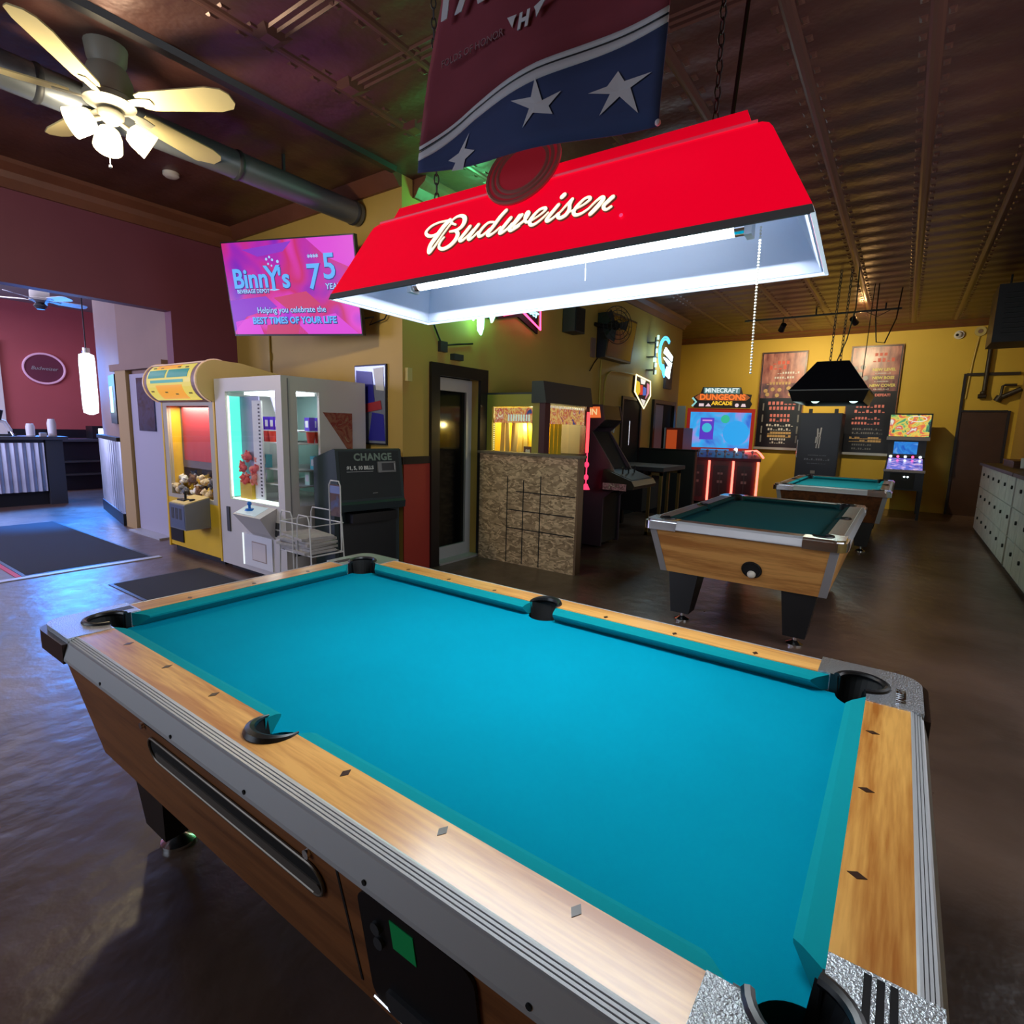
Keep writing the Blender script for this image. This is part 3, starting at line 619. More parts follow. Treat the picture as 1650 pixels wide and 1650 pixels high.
# ================================================================== POOL TABLES (7 ft coin-operated tables)
M['oaksideY'] = wood('oak_end_panel_shaded', S(112, 66, 34), S(150, 94, 52), 'Y', 0.42, 0.15)  # shade put into the colour, as on the long side panels
M['oaksideBY'] = wood('oak_end_panel_pale', S(192, 128, 66), S(240, 178, 100), 'Y', 0.4, 0.2)
LX, LY, RZ = 0.965, 0.4825, 0.80        # half length / half width between cushion noses, rail height
def pool_table(label, loc, rz, felt, cushion, woodX, woodY, side, sideY, corner_strips, detail):
    t = thing('pool_table', label, 'pool table', loc, rz, None, local=True)
    IN, OUT, TR = 0.04, 0.13, 0.172
    # bed with pocket notches
    bx, by = LX+0.03, LY+0.03
    pol = []
    def notch(cx, cy, a0, a1, r): return arc((cx, cy), r, a0, a1, 10)
    pol += notch(-bx, -by, 90, 0, 0.06)
    pol += notch(0, -(LY+0.05), 180-20, 20, 0.058)
    pol += notch(bx, -by, 180, 90, 0.06)
    pol += notch(bx, by, 270, 180, 0.06)
    pol += notch(0, LY+0.05, -20, -160, 0.058)
    pol += notch(-bx, by, 0, -90, 0.06)
    part('bed', MB().prism(pol, 'z', 0.70, 0.755), felt, t, label='cloth-covered bed')
    # cushions
    prof = [(0.045, 0.800), (0.012, 0.793), (0.0, 0.787), (0.001, 0.781), (0.028, 0.756), (0.045, 0.756)]
    for s in (-1, 1):
        for q in (-1, 1):
            A = [(q*(0.064-0.012*p[0]/0.045), s*(LY+p[0]), p[1]) for p in prof]
            B = [(q*(LX-0.088+0.045*p[0]/0.045), s*(LY+p[0]), p[1]) for p in prof]
            part('cushion', MB().hexa(A, B), cushion, t)
        A = [(s*(LX+p[0]), -(LY-0.088+0.045*p[0]/0.045), p[1]) for p in prof]
        B = [(s*(LX+p[0]), (LY-0.088+0.045*p[0]/0.045), p[1]) for p in prof]
        part('cushion', MB().hexa(A, B), cushion, t)
    # wooden rails
    for s in (-1, 1):
        pol = [(-(LX-0.076), s*(LY+OUT)), (LX-0.076, s*(LY+OUT)), (LX-0.076, s*(LY+IN)), (0.057, s*(LY+IN))]
        pol += [(p[0], s*p[1]) for p in arc((0, LY+0.046), 0.057, -6, 186, 14)] + [(-0.057, s*(LY+IN)), (-(LX-0.076), s*(LY+IN))]
        r = part('rail', MB().prism(pol, 'z', 0.745, 0.801), woodX, t, label='long wooden rail')
        if detail:
            for k in (1, 2, 3, 5, 6, 7):
                x = -LX+k*0.24125; y = s*(LY+0.061)
                part('sight', MB().prism([(x-0.008, y), (x, y-0.013), (x+0.008, y), (x, y+0.013)], 'z', 0.8005, 0.8018), M['sight'], r)
        pol = [(s*(LX+IN), -(LY-0.076)), (s*(LX+OUT), -(LY-0.076)), (s*(LX+OUT), LY-0.076), (s*(LX+IN), LY-0.076)]
        r = part('rail', MB().prism(pol, 'z', 0.745, 0.801), woodY, t, label='short wooden rail')
        if detail:
            for k in (-1, 0, 1):
                x = s*(LX+0.061); y = k*0.24125
                part('sight', MB().prism([(x-0.013, y), (x, y-0.008), (x+0.013, y), (x, y+0.008)], 'z', 0.8005, 0.8018), M['sight'], r)
    # ridged aluminium trim
    tp = [(OUT, 0.8015)]
    for i in range(4):
        tp += [(OUT+0.003+0.0052*i, 0.8022-0.0022*i), (OUT+0.0068+0.0052*i, 0.8022-0.0022*i-0.0008), (OUT+0.0072+0.0052*i, 0.7985-0.0022*i-0.0008)]
    tp += [(OUT+0.026, 0.789), (OUT+0.038, 0.748), (OUT+0.039, 0.740), (OUT+0.034, 0.735), (OUT, 0.735)]
    for s in (-1, 1):
        tr = part('trim', MB().hexa([(-(LX-0.076), s*(LY+p[0]), p[1]) for p in tp], [((LX-0.076), s*(LY+p[0]), p[1]) for p in tp]), M['alu'], t, label='ridged aluminium edge trim')
        if detail:
            for x in (-0.62, -0.22, 0.08, 0.42, 0.72):
                part('screw', MB().cyl((x, s*(LY+OUT+0.036), 0.752), (x, s*(LY+OUT+0.0385), 0.752), 0.0045, n=10), M['blackm'], tr)
        part('trim', MB().hexa([(s*(LX+p[0]), -(LY-0.076), p[1]) for p in tp], [(s*(LX+p[0]), (LY-0.076), p[1]) for p in tp]), M['alu'], t, label='ridged aluminium edge trim')
    # corner castings, pockets
    hc, hr = 0.026, 0.057
    for sx in (-1, 1):
        for sy in (-1, 1):
            P = lambda a, b: (sx*(LX+a), sy*(LY+b))
            EX = OUT+0.026
            pol = [(-0.076, IN), (-0.076, EX)] + [(EX-0.06+0.06*cos(a), EX-0.06+0.06*sin(a)) for a in [pi/2-i*pi/12 for i in range(7)]] + [(EX, -0.076), (IN, -0.076)]
            a0 = -math.degrees(math.asin(min(1, (sqrt(hr*hr-(IN-hc)**2))/hr)))
            pol += [(hc+hr*cos(radians(a)), hc+hr*sin(radians(a))) for a in [a0+(90-2*a0)*i/16 for i in range(17)]]
            c = part('corner_casting', MB().prism([P(*p) for p in pol], 'z', 0.745, 0.8035), M['cast'] if detail else M['chrome'], t, label='metal corner casting')
            if detail:
                b = MB()
                if (sx, sy) == (1, 1):
                    text(b, 'VALLEY', 0.027, (LX+0.112, LY-0.006, 0.8037), (0, 1, 0), (-1, 0, 0), 0.003, bold=0.001)
                    part('raised_lettering', b, M['chrome'], c)
                else:
                    for k in range(3):
                        x0 = sx*(LX+0.078+0.013*k)
                        b.box(min(x0, x0+sx*0.008), max(x0, x0+sx*0.008), sy*(LY-0.07) if sy > 0 else -(LY+0.02), sy*(LY+0.02) if sy > 0 else -(LY-0.07), 0.8036, 0.8044)
                    part('stripe_inlay', b, M['black'], c)
            # black corner cap round the outside
            o = [(OUT, -0.076), (OUT+0.040, -0.076), (OUT+0.040, OUT-0.02)] + [(OUT-0.02+0.06*cos(a), OUT-0.02+0.06*sin(a)) for a in [i*pi/16 for i in range(9)]] + [(OUT-0.02, OUT+0.040), (-0.076, OUT+0.040), (-0.076, OUT)]
            inn = [(OUT-0.05+0.05*cos(a), OUT-0.05+0.05*sin(a)) for a in [pi/2-i*pi/12 for i in range(7)]]
            pol = o+inn
            part('corner_cap', MB().prism([P(*p) for p in pol], 'z', 0.730, 0.788), mat('corner_cap_brown', S(44, 30, 26), 0.3) if detail else M['chrome'], t, label='dark corner cap')
            # pocket liner and cup
            rim = [P(hc+hr*cos(radians(a)), hc+hr*sin(radians(a))) for a in [-80+250*i/20 for i in range(21)]]
            pk = part('pocket', MB().tube([(p[0], p[1], 0.803) for p in rim], 0.0085, 8), M['black'], t, smooth=True, label='black pocket liner')
            ang = [-85+260*i/18 for i in range(19)]
            cup_ = MB()
            ra = [cup_.bm.verts.new((*P(hc+0.055*cos(radians(a)), hc+0.055*sin(radians(a))), 0.803)) for a in ang]
            rb = [cup_.bm.verts.new((*P(0.012+0.030*cos(radians(a)), 0.012+0.030*sin(radians(a))), 0.64)) for a in ang]
            for i in range(18): cup_.bm.faces.new((ra[i], ra[i+1], rb[i+1], rb[i]))
            cup_.cyl((*P(0.012, 0.012), 0.632), (*P(0.012, 0.012), 0.64), 0.036, n=20)
            part('pocket_cup', cup_, M['blackm'], pk)
            for q in ([(-0.046, IN-0.003), (-0.022, IN-0.003), (-0.022, IN), (-0.046, IN)], [(IN-0.003, -0.046), (IN, -0.046), (IN, -0.022), (IN-0.003, -0.022)]): part('pocket_facing', MB().prism([P(*k_) for k_ in q], 'z', 0.72, 0.8036), M['black'], pk)
    for s in (-1, 1):
        c0 = (0, s*(LY+0.046))
        rim = [(0.056*cos(radians(a)), s*(LY+0.046+0.056*sin(radians(a)))) for a in [-12+204*i/18 for i in range(19)]]
        pk = part('pocket', MB().tube([(p[0], p[1], 0.802) for p in rim], [0.002+0.012*sin(pi*i/18) for i in range(19)], 8), M['black'], t, smooth=True, label='black pocket liner')
        cup_ = MB()
        ang = [-8+196*i/18 for i in range(19)]
        ra = [cup_.bm.verts.new((0.055*cos(radians(a)), s*(LY+0.046+0.055*sin(radians(a))), 0.80)) for a in ang]
        rb = [cup_.bm.verts.new((0.040*cos(radians(a)), s*(LY+0.035+0.040*sin(radians(a))), 0.66)) for a in ang]
        for i in range(18): cup_.bm.faces.new((ra[i], ra[i+1], rb[i+1], rb[i]))
        cup_.cyl((0, s*(LY+0.028), 0.652), (0, s*(LY+0.028), 0.66), 0.046, n=20)
        part('pocket_cup', cup_, M['blackm'], pk)
    # cabinet: tapering apron
    tx, ty, ux, uy, z0, z1 = LX+0.128, LY+0.128, LX-0.02, LY+0.075, 0.385, 0.738
    th = 0.03
    def wallpoly(zx):      # outer corners at height z
        k = (zx-z0)/(z1-z0); return ux+(tx-ux)*k, uy+(ty-uy)*k
    def panel(c0, c1, c2, c3, n):   # bottom-left, bottom-right, top-right, top-left (outer), inward normal
        n = Vector(n)*th
        return [Vector(c) for c in (c0, c1, c2, c3)], [Vector(c)+n for c in (c0, c1, c2, c3)]
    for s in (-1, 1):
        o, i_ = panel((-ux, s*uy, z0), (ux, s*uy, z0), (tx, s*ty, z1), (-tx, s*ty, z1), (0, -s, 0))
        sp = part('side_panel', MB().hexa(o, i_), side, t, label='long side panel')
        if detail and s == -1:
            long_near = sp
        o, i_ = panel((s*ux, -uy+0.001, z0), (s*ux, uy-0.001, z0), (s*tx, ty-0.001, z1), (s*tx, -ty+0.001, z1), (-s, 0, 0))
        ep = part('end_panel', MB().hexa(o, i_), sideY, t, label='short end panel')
    part('underside', MB().box(-ux+0.03, ux-0.03, -uy+0.03, uy-0.03, z0, z0+0.02), M['blackm'], t)
    if corner_strips:
        for sx in (-1, 1):
            for sy in (-1, 1):
                b = MB()
                w_ = 0.045; e = 0.004
                b.hexa([(sx*(ux+e), sy*(uy+e), z0), (sx*(ux-w_), sy*(uy+e), z0), (sx*(ux-w_), sy*(uy-0.01), z0), (sx*(ux-0.01), sy*(uy-w_), z0), (sx*(ux+e), sy*(uy-w_), z0)],
                       [(sx*(tx+e), sy*(ty+e), z1), (sx*(tx-w_), sy*(ty+e), z1), (sx*(tx-w_), sy*(ty-0.01), z1), (sx*(tx-0.01), sy*(ty-w_), z1), (sx*(tx+e), sy*(ty-w_), z1)])
                part('corner_strip', b, M['alu'], t, label='metal corner strip')
    # legs with levelling feet
    for sx in (-1, 1):
        for sy in (-1, 1):
            bo = [(sx*0.945, sy*0.462), (sx*0.80, sy*0.462), (sx*0.80, sy*0.325), (sx*0.945, sy*0.325)]
            to = [(sx*0.915, sy*0.505), (sx*0.69, sy*0.505), (sx*0.69, sy*0.285), (sx*0.915, sy*0.285)]
            lg = part('leg', MB().hexa([(p[0], p[1], 0.075) for p in bo], [(p[0], p[1], 0.386) for p in to]), M['black'], t, bev=0.006, label='tapered black leg')
            cx, cy = sx*0.872, sy*0.394
            part('levelling_foot', MB().lathe([(0.055, 0.0), (0.055, 0.012), (0.02, 0.03), (0.014, 0.035), (0.014, 0.076)], (cx, cy, 0), 20), M['chrome'], lg, smooth=True)
    return t

def side_pt(x, z, s=-1, out=0.0):
    """a point on the long side panel of the table (local coordinates)"""
    z0, z1 = 0.385, 0.738; k = (z-z0)/(z1-z0); y = LY+0.075+(0.053)*k+out
    return Vector((x, s*y, z))

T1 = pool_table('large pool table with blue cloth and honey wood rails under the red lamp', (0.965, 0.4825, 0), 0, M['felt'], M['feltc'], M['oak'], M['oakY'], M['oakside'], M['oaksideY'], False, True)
# --- extras on the near long side of the blue table
XD = Vector((1, 0, 0)); YD = (side_pt(0, 0.7)-side_pt(0, 0.4)).normalized()
def onside(poly, d, out=0.0):
    p0 = side_pt(0, 0.55, out=out)
    return MB().frame(p0, XD, YD, poly, d)
def stadium(x0, x1, y0, y1, n=10):
    r = (y1-y0)/2; cy = (y0+y1)/2
    return arc((x1-r, cy), r, -90, 90, n)+arc((x0+r, cy), r, 90, 270, n)
bw = part('ball_window', onside(stadium(-0.495, 0.235, 0.012, 0.082), 0.0015, 0.0005), M['blackm'], T1, label='black ball-return window')
rimp = [side_pt(0, 0.55)+XD*p[0]+YD*p[1]+Vector((0, -0.004, 0)) for p in stadium(-0.495, 0.235, 0.012, 0.082)]
part('window_rim', MB().tube(rimp+rimp[:1], 0.0035, 8), mat('worn_rim_metal', S(120, 112, 102), 0.4, 0.7), bw, smooth=True)
part('ball_ledge', onside(stadium(-0.47, 0.225, 0.016, 0.042), 0.004, 0.001), mat('worn_ledge', S(92, 86, 80), 0.6), bw, label='worn grey ball ledge')
for x in (-0.51, 0.20):
    part('lock_screw', MB().cyl(side_pt(x, 0.653), side_pt(x, 0.653, out=0.008), 0.009, n=14), M['chrome'], T1, smooth=True)
g = MB()
for a, b_ in (((-0.50, 0.115), (0.285, 0.122)), ((0.285, 0.122), (0.305, -0.13))):
    d = Vector((b_[0]-a[0], b_[1]-a[1], 0)).normalized(); o = Vector((-d.y, d.x, 0))*0.003
    g.frame(side_pt(0, 0.55, out=0.0004), XD, YD, [(a[0]-o.x, a[1]-o.y), (b_[0]-o.x, b_[1]-o.y), (b_[0]+o.x, b_[1]+o.y), (a[0]+o.x, a[1]+o.y)], 0.001)
part('door_groove', g, M['blackm'], T1)
def rrect(x0, x1, y0, y1, r, n=5):
    return arc((x1-r, y0+r), r, -90, 0, n)+arc((x1-r, y1-r), r, 0, 90, n)+arc((x0+r, y1-r), r, 90, 180, n)+arc((x0+r, y0+r), r, 180, 270, n)
cp = part('coin_plate', onside(rrect(0.345, 0.60, -0.13, 0.125, 0.03), 0.006, 0.0005), M['black'], T1, label='black coin mechanism plate')
part('sticker', onside([(0.425, 0.045), (0.478, 0.045), (0.478, 0.105), (0.425, 0.105)], 0.0012, 0.0068), mat('green_sticker', S(0, 175, 95), 0.6), cp, label='small green sticker')
part('coin_lock', MB().cyl(side_pt(0.39, 0.615, out=0.006), side_pt(0.39, 0.615, out=0.014), 0.011, n=14), M['darkgrey'], cp, smooth=True)
part('coin_lock', MB().cyl(side_pt(0.392, 0.585, out=0.006), side_pt(0.392, 0.585, out=0.014), 0.011, n=14), M['darkgrey'], cp, smooth=True)
part('coin_tray', onside(rrect(0.39, 0.58, -0.122, -0.07, 0.012), 0.007, 0.0066), M['darkgrey'], cp)
part('label_plate', onside(rrect(0.38, 0.42, 0.128, 0.142, 0.002), 0.0012, 0.0006), M['lgrey'], T1)
part('panel_edge', MB().cyl(side_pt(0.345, 0.42, out=0.006), side_pt(0.60, 0.40, out=0.006), 0.003, n=6), M['chrome'], cp)

T2 = pool_table('pool table with dark green cloth and pale wood sides in the middle of the room', (1.115, 4.33, 0), pi/2, M['felt2'], M['felt2c'], M['oakdark'], M['oakdark'], M['oaksideB'], M['oaksideBY'], True, False)
# ball return hole with the cue ball, near end panel (local -x end)
def end_pt(y, z, s=-1, out=0.0):
    k = (z-0.385)/(0.738-0.385); return Vector((s*(LX-0.02+0.148*k+out), y, z))
YE = (end_pt(0, 0.7)-end_pt(0, 0.4)).normalized()
def onend(poly, d, out): return MB().frame(end_pt(0, 0.55, out=out), Vector((0, -1, 0)), YE, poly, d)
hole = part('ball_return', onend([(0.10+0.062*cos(a*pi/14), -0.045+0.062*sin(a*pi/14)) for a in range(28)], 0.004, 0.0005), M['blackm'], T2, label='round black ball-return hole')
rp = [end_pt(0, 0.55, out=0.004)+Vector((0, -1, 0))*(0.10+0.062*cos(a*pi/14))+YE*(-0.045+0.062*sin(a*pi/14)) for a in range(29)]
part('return_rim', MB().tube(rp, 0.006, 8), M['black'], hole, smooth=True)
cb = end_pt(-0.10, 0.475, out=0.008); cbw = Matrix.Translation((1.115, 4.33, 0)) @ Matrix.Rotation(pi/2, 4, 'Z') @ cb
solo('cue_ball', MB().ball(cbw, 0.0285, 20), M['ivory'], 'white cue ball in the return hole of the dark green table', 'ball', smooth=True)
T3 = pool_table('pool table with teal cloth farthest back below the black lamp', (1.28, 8.35, 0), pi/2, M['felt3'], M['felt3'], M['oakdark'], M['oakdark'], M['oakdark'], M['oakdark'], True, False)
# ================================================================== RED LAMP OVER THE BLUE TABLE
LP = (1.165, 0.669, 1.814)
t = thing('pool_table_lamp', 'long red pool table lamp with white script lettering over the blue table', 'lamp', LP, 0.0, None, local=True)
t.rotation_euler = (0.0, -0.018, 0.052)
hx, hy, H, ix, iy = 0.63, 0.219, 0.214, 0.099, 0.094
def ring4(a, b, z): return [(-a, -b, z), (a, -b, z), (a, b, z), (-a, b, z)]
def shell(mb, a0, b0, z0, a1, b1, z1, th):
    """open four-sided shade, sloping, with thickness"""
    o0 = ring4(a0, b0, z0); o1 = ring4(a1, b1, z1); i0 = ring4(a0-th, b0-th, z0); i1 = ring4(a1-th, b1-th, z1)
    V = [[mb.bm.verts.new(p) for p in r] for r in (o0, o1, i0, i1)]
    for k in range(4):
        j = (k+1) % 4
        mb.bm.faces.new((V[0][k], V[0][j], V[1][j], V[1][k])); mb.bm.faces.new((V[2][k], V[3][k], V[3][j], V[2][j]))
        mb.bm.faces.new((V[0][k], V[2][k], V[2][j], V[0][j])); mb.bm.faces.new((V[1][k], V[1][j], V[3][j], V[3][k]))
    return mb
def shell_levels(mb, lev, th):
    V = [[[mb.bm.verts.new(p) for p in ring4(a-d, c_-d, z)] for d in (0, th)] for a, c_, z in lev]
    for lo_, up_ in zip(V, V[1:]):
        for k in range(4):
            j = (k+1) % 4
            mb.bm.faces.new((lo_[0][k], lo_[0][j], up_[0][j], up_[0][k])); mb.bm.faces.new((lo_[1][k], up_[1][k], up_[1][j], lo_[1][j]))
    for L_ in (V[0], V[-1]):
        for k in range(4):
            j = (k+1) % 4; mb.bm.faces.new((L_[0][k], L_[0][j], L_[1][j], L_[1][k]))
    return mb
b = MB(); shell_levels(b, [(hx-0.002, hy-0.002, 0.010), (hx-ix+0.010, hy-iy+0.0088, H-0.020), (hx-ix+0.002, hy-iy+0.004, H-0.009), (hx-ix-0.012, hy-iy-0.002, H-0.001), (hx-ix-0.024, hy-iy-0.010, H)], 0.006)
# rounded top lip
part('shade', b, M['redplastic'], t, label='glowing red sloped shade')
cr = MB().hexa(ring4(hx-ix-0.03, hy-iy-0.025, H-0.004), ring4(hx-ix-0.05, hy-iy-0.05, H+0.052)); cr.bevel(0.022, 4)
part('crown', cr, M['redplastic2'], t, smooth=True, label='raised red crown')
part('shade_ridge', MB().tube([(-(hx-ix-0.02), -(hy-iy-0.001), H+0.001), (hx-ix-0.02, -(hy-iy-0.001), H+0.001)], 0.0035, 6), mat('ridge_pink', S(190, 60, 80), 0.4, emit=S(215, 45, 75), es=0.6), t, smooth=True)
b = MB(); shell(b, hx-0.0075, hy-0.0075, 0.002, hx-ix-0.0075, hy-iy-0.0075, H-0.012, 0.004)
b.hexa(ring4(hx-ix-0.012, hy-iy-0.012, H-0.018), ring4(hx-ix-0.012, hy-iy-0.012, H-0.012))
part('reflector', b, M['shadein'], t, label='white inner reflector')
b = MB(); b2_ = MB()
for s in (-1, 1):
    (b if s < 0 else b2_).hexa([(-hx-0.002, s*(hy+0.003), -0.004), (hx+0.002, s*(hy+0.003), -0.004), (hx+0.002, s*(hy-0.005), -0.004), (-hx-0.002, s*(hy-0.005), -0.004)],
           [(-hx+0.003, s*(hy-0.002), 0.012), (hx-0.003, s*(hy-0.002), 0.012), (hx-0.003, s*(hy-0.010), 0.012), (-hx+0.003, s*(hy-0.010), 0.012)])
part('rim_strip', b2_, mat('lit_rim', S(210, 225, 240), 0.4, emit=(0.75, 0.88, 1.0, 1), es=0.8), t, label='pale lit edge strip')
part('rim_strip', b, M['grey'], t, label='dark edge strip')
la = bpy.data.lights.new('tube_downlight', 'AREA'); la.shape = 'RECTANGLE'; la.size = 1.15; la.size_y = 0.36; la.energy = 18; la.color = (0.88, 0.96, 1.0)
lo = bpy.data.objects.new('tube_downlight', la); COL.objects.link(lo); lo.parent = t; lo.location = (0, 0, 0.03)
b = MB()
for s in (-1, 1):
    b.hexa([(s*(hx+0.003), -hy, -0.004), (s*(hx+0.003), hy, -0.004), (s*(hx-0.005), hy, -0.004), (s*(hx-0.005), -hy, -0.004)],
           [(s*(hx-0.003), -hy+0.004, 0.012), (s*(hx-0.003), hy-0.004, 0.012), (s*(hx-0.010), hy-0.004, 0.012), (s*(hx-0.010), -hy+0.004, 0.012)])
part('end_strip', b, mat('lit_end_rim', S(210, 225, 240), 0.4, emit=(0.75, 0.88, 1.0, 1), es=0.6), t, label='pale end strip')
for yy in (-0.012,):
    tb = part('fluorescent_tube', MB().cyl((-0.46, yy, 0.062), (0.46, yy, 0.062), 0.0175, n=16), M['tube'], t, smooth=True)
    for s in (-1, 1):
        part('tube_cap', MB().cyl((s*0.46, yy, 0.062), (s*0.482, yy, 0.062), 0.0185, n=16), M['chrome'], tb, smooth=True)
        part('tube_holder', MB().box(min(s*0.482, s*0.497), max(s*0.482, s*0.497), yy-0.02, yy+0.02, 0.04, H-0.02), M['white'], t)
part('ballast_box', MB().box(-0.44, 0.44, -0.02, 0.04, H-0.075, H-0.02), M['white'], t, bev=0.006)
UP = Vector((0, iy, H)).normalized(); PX = Vector((1, 0, 0))
P0 = Vector((0, -hy, 0.0)) + PX.cross(UP)*0.0035
BUD = [[[[-0.2248,0.1737],[-0.2455,0.1748],[-0.2661,0.1748],[-0.2892,0.1685],[-0.3017,0.154],[-0.294,0.1418],[-0.2782,0.1355],[-0.2604,0.1383],[-0.2445,0.1528],[-0.2307,0.1732]],[0.0052,0.0052,0.0052,0.0069,0.0086,0.0097,0.009,0.0069,0.0065,0.0086]],[[[-0.2267,0.1732],[-0.2421,0.1579],[-0.2589,0.1277],[-0.2702,0.1056],[-0.269,0.0867],[-0.2647,0.083],[-0.2549,0.0969],[-0.2412,0.1239],[-0.227,0.1489],[-0.2161,0.1651]],[0.0133,0.0151,0.0159,0.0146,0.0122,0.01,0.0071,0.0058,0.0053,0.0053]],[[[-0.2017,0.1544],[-0.2148,0.1611],[-0.2195,0.1697],[-0.2064,0.1788],[-0.1906,0.1788],[-0.1771,0.17],[-0.1736,0.1554],[-0.1792,0.1419],[-0.1947,0.1352],[-0.2148,0.1359]],[0.0056,0.006,0.0056,0.0065,0.0086,0.0121,0.0133,0.0112,0.0078,0.0056]],[[[-0.1965,0.1347],[-0.185,0.123],[-0.1858,0.1067],[-0.1986,0.0911],[-0.2182,0.0841],[-0.2339,0.089],[-0.2393,0.0994],[-0.2362,0.1117],[-0.2293,0.1214]],[0.0074,0.0115,0.0132,0.0124,0.0103,0.0086,0.007,0.0058,0.0049]],[[[-0.1498,0.1371],[-0.1607,0.1196],[-0.1712,0.1037],[-0.1684,0.0977],[-0.1601,0.0987],[-0.1467,0.1111],[-0.1357,0.125]],[0.0098,0.0107,0.0102,0.0086,0.0066,0.0053,0.0049]],[[[-0.1232,0.1365],[-0.134,0.1192],[-0.1438,0.1015],[-0.1383,0.0959],[-0.1289,0.102],[-0.1174,0.1138]],[0.0094,0.0102,0.0098,0.0078,0.0055,0.0047]],[[[-0.0744,0.1325],[-0.0923,0.1349],[-0.1069,0.1221],[-0.1138,0.1076],[-0.1093,0.0987],[-0.0973,0.1014],[-0.083,0.1151]],[0.0049,0.0064,0.0083,0.0091,0.0087,0.0064,0.0049]],[[[-0.0466,0.1603],[-0.0605,0.1434],[-0.0736,0.12],[-0.0845,0.1013],[-0.0791,0.0949],[-0.0662,0.1],[-0.0503,0.113]],[0.0098,0.0106,0.0106,0.0098,0.0086,0.0055,0.0047]],[[[-0.0263,0.1336],[-0.0374,0.117],[-0.0481,0.0986],[-0.0433,0.0941],[-0.0297,0.1015],[-0.0181,0.1161]],[0.0097,0.0105,0.0097,0.0085,0.006,0.0048]],[[[-0.0017,0.1347],[-0.0113,0.1163],[-0.021,0.1013],[-0.0159,0.095],[-0.0018,0.0996],[0.0055,0.1039]],[0.0091,0.0099,0.0091,0.008,0.0057,0.005]],[[[-0.0095,0.1011],[0.0033,0.1073],[0.0168,0.1168],[0.0228,0.1281],[0.0236,0.1351],[0.0193,0.138],[0.0162,0.126],[0.0221,0.1102],[0.0325,0.1105]],[0.0068,0.0068,0.0072,0.008,0.0097,0.0089,0.008,0.0068,0.0052]],[[[0.0049,0.135],[-0.0041,0.1217],[-0.0135,0.1093]],[0.0086,0.0094,0.009]],[[[0.0337,0.1093],[0.0529,0.1191],[0.066,0.1284],[0.0703,0.1354],[0.0651,0.1394],[0.0519,0.1372],[0.0396,0.1241],[0.0328,0.1095],[0.0391,0.0982],[0.051,0.0991],[0.067,0.1104],[0.0791,0.1235]],[0.0042,0.0042,0.0054,0.0069,0.0073,0.0065,0.0084,0.0096,0.0088,0.0065,0.005,0.0042]],[[[0.1021,0.139],[0.0898,0.1209],[0.0796,0.104],[0.0843,0.0985],[0.0955,0.1037],[0.1078,0.1148]],[0.0088,0.0096,0.0092,0.008,0.0054,0.0042]],[[[0.0942,0.1023],[0.1108,0.1158],[0.1247,0.1333],[0.1357,0.1453]],[0.0041,0.0045,0.0056,0.0082]],[[[0.1357,0.1453],[0.1325,0.1313],[0.1341,0.1171],[0.128,0.1047],[0.1162,0.0997],[0.1078,0.1043],[0.1097,0.11]],[0.0075,0.0082,0.0093,0.0097,0.0089,0.0075,0.0067]],[[[0.1332,0.1104],[0.1497,0.1149],[0.1686,0.1222],[0.1819,0.1325],[0.1797,0.139],[0.1681,0.1386],[0.154,0.1242],[0.1472,0.1087],[0.1534,0.0987],[0.1675,0.0987],[0.184,0.1082]],[0.004,0.004,0.0047,0.0065,0.0065,0.0061,0.0079,0.009,0.0083,0.0061,0.0043]],[[[0.1828,0.1068],[0.1976,0.1233],[0.2096,0.1312],[0.2151,0.1264],[0.2099,0.1151],[0.1993,0.101],[0.1913,0.0921]],[0.0041,0.0051,0.0074,0.0095,0.0111,0.0111,0.0101]],[[[0.2369,0.1249],[0.2289,0.117],[0.2205,0.1075],[0.2215,0.0989],[0.229,0.0946],[0.2383,0.0997]],[0.0105,0.0102,0.0088,0.0078,0.0061,0.0058]],[[[0.1065,0.159],[0.1111,0.164]],[0.0115,0.0115]]]

b = MB(); ol = MB()
for k, (pts, wd) in enumerate(BUD):
    ol.ribbon([(p[0]+0.0025, p[1]-0.002) for p in pts], [w_*1.35 for w_ in wd], P0, PX, UP, 0.0018)
for k, (pts, wd) in enumerate(BUD):
    b.ribbon(pts, wd, P0+PX.cross(UP)*0.0018, PX, UP, 0.002)
part('lettering_outline', ol, M['rededge'], t, label='dull gold outline of the script')
part('lettering', b, M['cream_lit'], t, label='cream script word on the near side')
def disc2(c, r, n=14): return [(c[0]+r*cos(2*pi*i/n), c[1]+r*sin(2*pi*i/n)) for i in range(n)]
part('registered_mark', MB().frame(P0, PX, UP, disc2((0.265, 0.073), 0.004), 0.002), mat('pink_mark', S(255, 90, 150), 0.4, emit=S(255, 80, 140), es=0.7), t)
# round crest standing at the middle of the near top edge
CV = 0.278
cs = part('crest', MB().frame(P0, PX, UP, disc2((-0.03, CV), 0.104, 40), 0.006), mat('dull_red_crest', S(140, 36, 46), 0.5, emit=S(150, 28, 42), es=0.40), t, label='round dull red crest')
b = MB()
for r0 in (0.100, 0.084, 0.070):
    b.tube([P0+PX*(-0.03+r0*cos(2*pi*i/40))+UP*(CV+r0*sin(2*pi*i/40))+PX.cross(UP)*0.006 for i in range(41)], 0.0048, 6)
part('crest_ring', b, mat('crest_brown_rings', S(128, 82, 76), 0.5, emit=S(110, 60, 58), es=0.25), cs, smooth=True)
